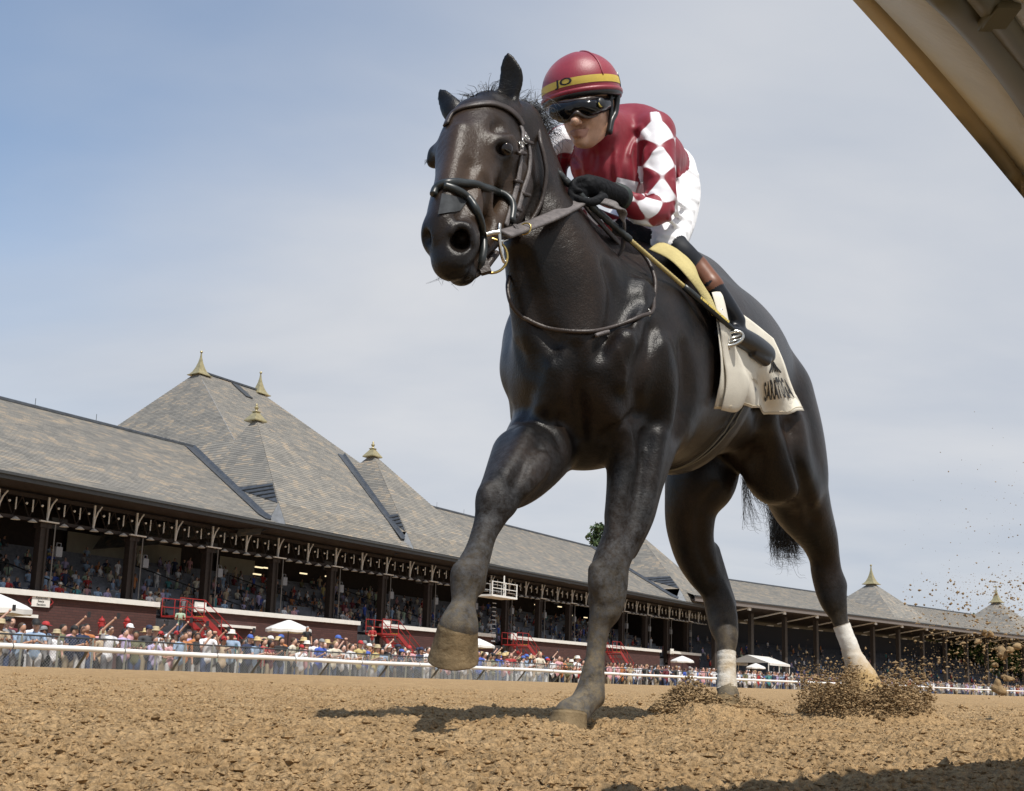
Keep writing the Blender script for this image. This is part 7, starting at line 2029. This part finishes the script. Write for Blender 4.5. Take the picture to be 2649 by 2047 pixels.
fold = lambda u, v: .007 * np.sin(u * 9 + v * 5) * v + .008 * np.sin(u * 17 - v * 7) * v ** 2 + .016 * np.exp(-((u - .22 + .1 * v) / .06) ** 2) * v
cl, ctop, cg = sheet('cloth', [[(1835, 800), (1870, 800), (1920, 830), (1985, 880)], [(1842, 880), (1895, 900), (1950, 915), (2012, 935)], [(1846, 960), (1900, 970), (1970, 985), (2030, 985)], [(1840, 1056), (1896, 1041), (1985, 1070), (2068, 1070)]], .022, M_CANVAS, scl, fold=fold)
cpart(cl)
# front roll of the cloth
fl2 = lambda u, v: .012 + .012 * np.sin(u * 3.1) + .004 * np.sin(v * 9)
c2, _, _ = sheet('front_fold', [[(1822, 770), (1838, 775), (1850, 790)], [(1838, 850), (1852, 862), (1868, 890)], [(1850, 910), (1878, 925), (1905, 950)], [(1855, 980), (1890, 985), (1914, 990)], [(1842, 1054), (1872, 1056), (1900, 1040)]], .018, M_CANVAS, scl, nu=14, fold=fl2); cpart(c2)
yp, _, _ = sheet('pad', [[(1672, 662), (1705, 656), (1778, 686)], [(1725, 690), (1745, 690), (1784, 702)], [(1770, 738), (1782, 738), (1797, 742)], [(1804, 785), (1814, 785), (1824, 790)], [(1826, 825), (1832, 828), (1840, 832)]], .024, M_YELLOW, scl, nu=14, fold=lambda u, v: .012 * np.sin(u * 3.1)); cpart(yp)
# stitched hem
mb = MB(); mb.tube([on_cloth_(u, .975) for u in np.linspace(.26, .985, 40)] if False else [ctop[25, j] + cg[25, j] * .001 for j in range(27)], .0016, 4); cpart(mb.build('hem', mat('hem_thread', (.42, .36, .26), .9), scl))
# lettering and roof emblem, wrapped on the cloth
def on_cloth(u, v, lift=.003):
    a, b = np.clip(v, 0, 1) * 26, np.clip(u, 0, 1) * 26; i, j = min(int(a), 25), min(int(b), 25); fa, fb = a - i, b - j
    f = lambda A: (A[i, j] * (1 - fb) + A[i, j + 1] * fb) * (1 - fa) + (A[i + 1, j] * (1 - fb) + A[i + 1, j + 1] * fb) * fa
    return f(ctop) + f(cg) * lift
tv, tf = text_pts('SARATOGA', 1.0); x0, x1 = tv[:, 0].min(), tv[:, 0].max(); y0, y1 = tv[:, 1].min(), tv[:, 1].max()
cpart(mesh_obj('lettering', [on_cloth(.615 + .34 * (x - x0) / (x1 - x0), .865 - .225 * (y - y0) / (y1 - y0) - .03 * math.sin(3.1 * (x - x0) / (x1 - x0))) for x, y, _ in tv], tf, M_PRINT, scl))
mb = MB()
ap = (.80, .40)
for k_ in range(6):
    e = (.70 + .20 * k_ / 5, .55); mb.tube([on_cloth(ap[0] + (e[0] - ap[0]) * t, ap[1] + (e[1] - ap[1]) * t, .003) for t in np.linspace(0, 1, 6)], .0028 if k_ in (0, 5) else .002, 4)
cpart(mb.build('emblem', M_PRINT, scl))
# stirrup iron and leather
st = empty('stirrup', tuple(P(1895, 875, 3.2))); tag(st, 'steel stirrup iron with slotted tread under the jockey\'s boot', 'stirrup')
def spart(o): o.matrix_parent_inverse = Matrix.Translation(-Vector(st.location)); return o
mb = MB(); e1, e2 = unit(_RT + .35 * _UP), unit(_UP - .35 * _RT)
cst = P(1893, 876, 3.195)
for k_, (a, b, r_) in enumerate((((-.04, -.012), (.035, .034), .004), ((-.035, -.028), (.042, .016), .004), ((-.036, .004), (.03, .04), .004))):
    pass
loop = [cst + e1 * (.036 * math.cos(a)) + e2 * (.020 * math.sin(a)) for a in np.linspace(0, 2 * math.pi, 21)]
mb.tube(loop, .0055, 6, caps=False); mb.tube([cst - e1 * .03 + e2 * .001, cst + e1 * .03 + e2 * .001], .0042, 6); mb.tube([cst - e1 * .027 - e2 * .009, cst + e1 * .027 - e2 * .009], .003, 6)
spart(mb.build('iron', M_STEEL, st, True))
mb = MB(); mb.tube(catmull([cst - e1 * .036, P(1873, 840, 3.19), P(1862, 815, 3.19), P(1866, 800, 3.19)], 5), .006, 6); mb.tube(catmull([P(1885, 905, 3.20), P(1880, 870, 3.19), P(1872, 845, 3.19)], 5), .006, 6); spart(mb.build('branch', M_STEEL, st, True))

# ----------------------------------------------------------------------------
# dirt thrown up by the hooves
# ----------------------------------------------------------------------------
M_CLOD = mat('kicked_dirt', (.17, .115, .060), .95, two=(.36, .25, .135), scale=16, bump=.5, bscale=90, spec=.1)
rg = np.random.default_rng(91)
hp_ = P(2245, 1850, 4.24)
n_ = 22000; a = rg.uniform(0, 2 * math.pi, n_); rr = .04 + .22 * rg.random(n_) ** .8
lobe = 1 + .22 * np.sin(a * 5 + 1) + .18 * np.sin(a * 9 + 2) + .10 * np.sin(a * 17)
top = (.075 + .10 * (rr / .22) ** .8) * lobe * np.where(rr > .20, np.clip((.262 - rr) / .06, 0, 1), 1)
hgt = top * rg.random(n_) ** .8 * (.75 + .5 * rg.random(n_)) + .10 * rg.random(n_) ** 9
pos = np.stack([hp_[0] + rr * np.cos(a) * (1 + 1.2 * hgt) - .01, hp_[1] + rr * np.sin(a) * (1 + .8 * hgt), hgt - .01], 1)
sz = .0016 + .0085 * rg.random(n_) ** 3.6
clod_mass('kicked_dirt', pos, sz, M_CLOD, 'dark crown of dirt bursting round the pushing hind hoof', 'dirt', seed=5)
# dirt clinging to and pouring off the pushing leg
n_ = 2600; f = rg.random(n_) ** .6; c0_, c1_ = P(2212, 1715, 4.325), P(2245, 1815, 4.27); a = rg.uniform(0, 2 * math.pi, n_); r_ = (.036 + .050 * f) * (1 + .10 * rg.normal(0, 1, n_))
pos = c0_ + (c1_ - c0_) * f[:, None] + np.stack([r_ * np.cos(a), r_ * np.sin(a), 0 * a], 1)
clod_mass('kicked_dirt', pos, .0015 + .0045 * rg.random(n_) ** 2.5, M_DIRT, 'golden dirt clinging to the bandage of the pushing hind leg', 'dirt', seed=9)
# mound in front of the planted hind hoof
mp = P(1760, 1842, 3.95); n_ = 3600; a = rg.uniform(0, 2 * math.pi, n_); rr = rg.random(n_) ** .6
pos = np.stack([mp[0] + .04 + .16 * rr * np.cos(a), mp[1] + .12 * rr * np.sin(a), .01 + .14 * (1 - rr ** 1.3) * rg.random(n_) + .02 * rg.random(n_)], 1)
clod_mass('kicked_dirt', pos, .002 + .008 * rg.random(n_) ** 2.6, M_CLOD, 'heap of dark clods in front of the bandaged planted hind hoof', 'dirt', seed=6)
# clods on the rim round the planted hoof and a few thrown ones
hp2 = P(1880, 1842, 4.0); n_ = 1600; a = rg.uniform(0, 2 * math.pi, n_); rr = .05 + .15 * rg.random(n_)
pos = np.stack([hp2[0] + rr * np.cos(a), hp2[1] - .05 + rr * np.sin(a), .01 + .09 * rg.random(n_) * np.clip(1.2 - rr / .2, 0, 1)], 1)
clod_mass('kicked_dirt', pos, .002 + .007 * rg.random(n_) ** 2.6, M_CLOD, 'loose clods sprayed round the planted hind hoof', 'dirt', seed=7)
# spray flying up behind the horse
n_ = 4200; u_ = rg.random(n_); px_ = 2330 + 340 * rg.random(n_) ** .8; top = 1020 + 620 * rg.random(n_) ** .55
py_ = np.where(rg.random(n_) < .62, 1480 + 300 * rg.random(n_), top + 200 * rg.random(n_)); d_ = rg.uniform(4.6, 6.2, n_)
keep = rg.random(n_) < np.clip((px_ - 2250) / 330, .06, 1) * np.clip((py_ - 900) / 700, .12, 1)
pos = np.array([P(x, y, d) for x, y, d in zip(px_[keep], py_[keep], d_[keep])]); sz = (.0012 + .0070 * rg.random(keep.sum()) ** 5.0) * (.7 + .6 * (py_[keep] > 1500))
clod_mass('flying_dirt', pos, sz, M_CLOD, 'fine dirt spray flying in the air behind the horse', 'dirt', seed=8)
# larger clods in the spray are things one can point at
big = [(2596, 1688, .030, 'largest tumbling clod near the right frame edge'), (2578, 1780, .032, 'round clod crossing the white rail near the right frame edge'), (2625, 1670, .022, 'clod beside the largest one at the right frame edge'), (2555, 1640, .018, 'flat clod just below the far eave at right'),
       (2604, 1755, .020, 'clod above the rail at the far right'), (2570, 1720, .016, 'small clod in front of the far seats at right'), (2530, 1660, .014, 'small clod left of the largest one')]
for k_, (x, y, r_, lb_) in enumerate(big):
    p_ = P(x, y, 5.0 + .1 * k_); f = Field()
    for j in range(5): f.ell(p_ + rg.normal(0, r_ * .5, 3) * [1, 1, .6], tuple(r_ * rg.uniform(.45, .8, 3)), k=.008)
    v, qd = f.mesh(.006, None, 1); o = link(bpy.data.objects.new('dirt_clod', fast_mesh('dirt_clod', v, qd, [M_CLOD], True))); tag(o, 'brown dirt clod in mid-air: ' + lb_, 'clod', 'big clods flying behind the horse')
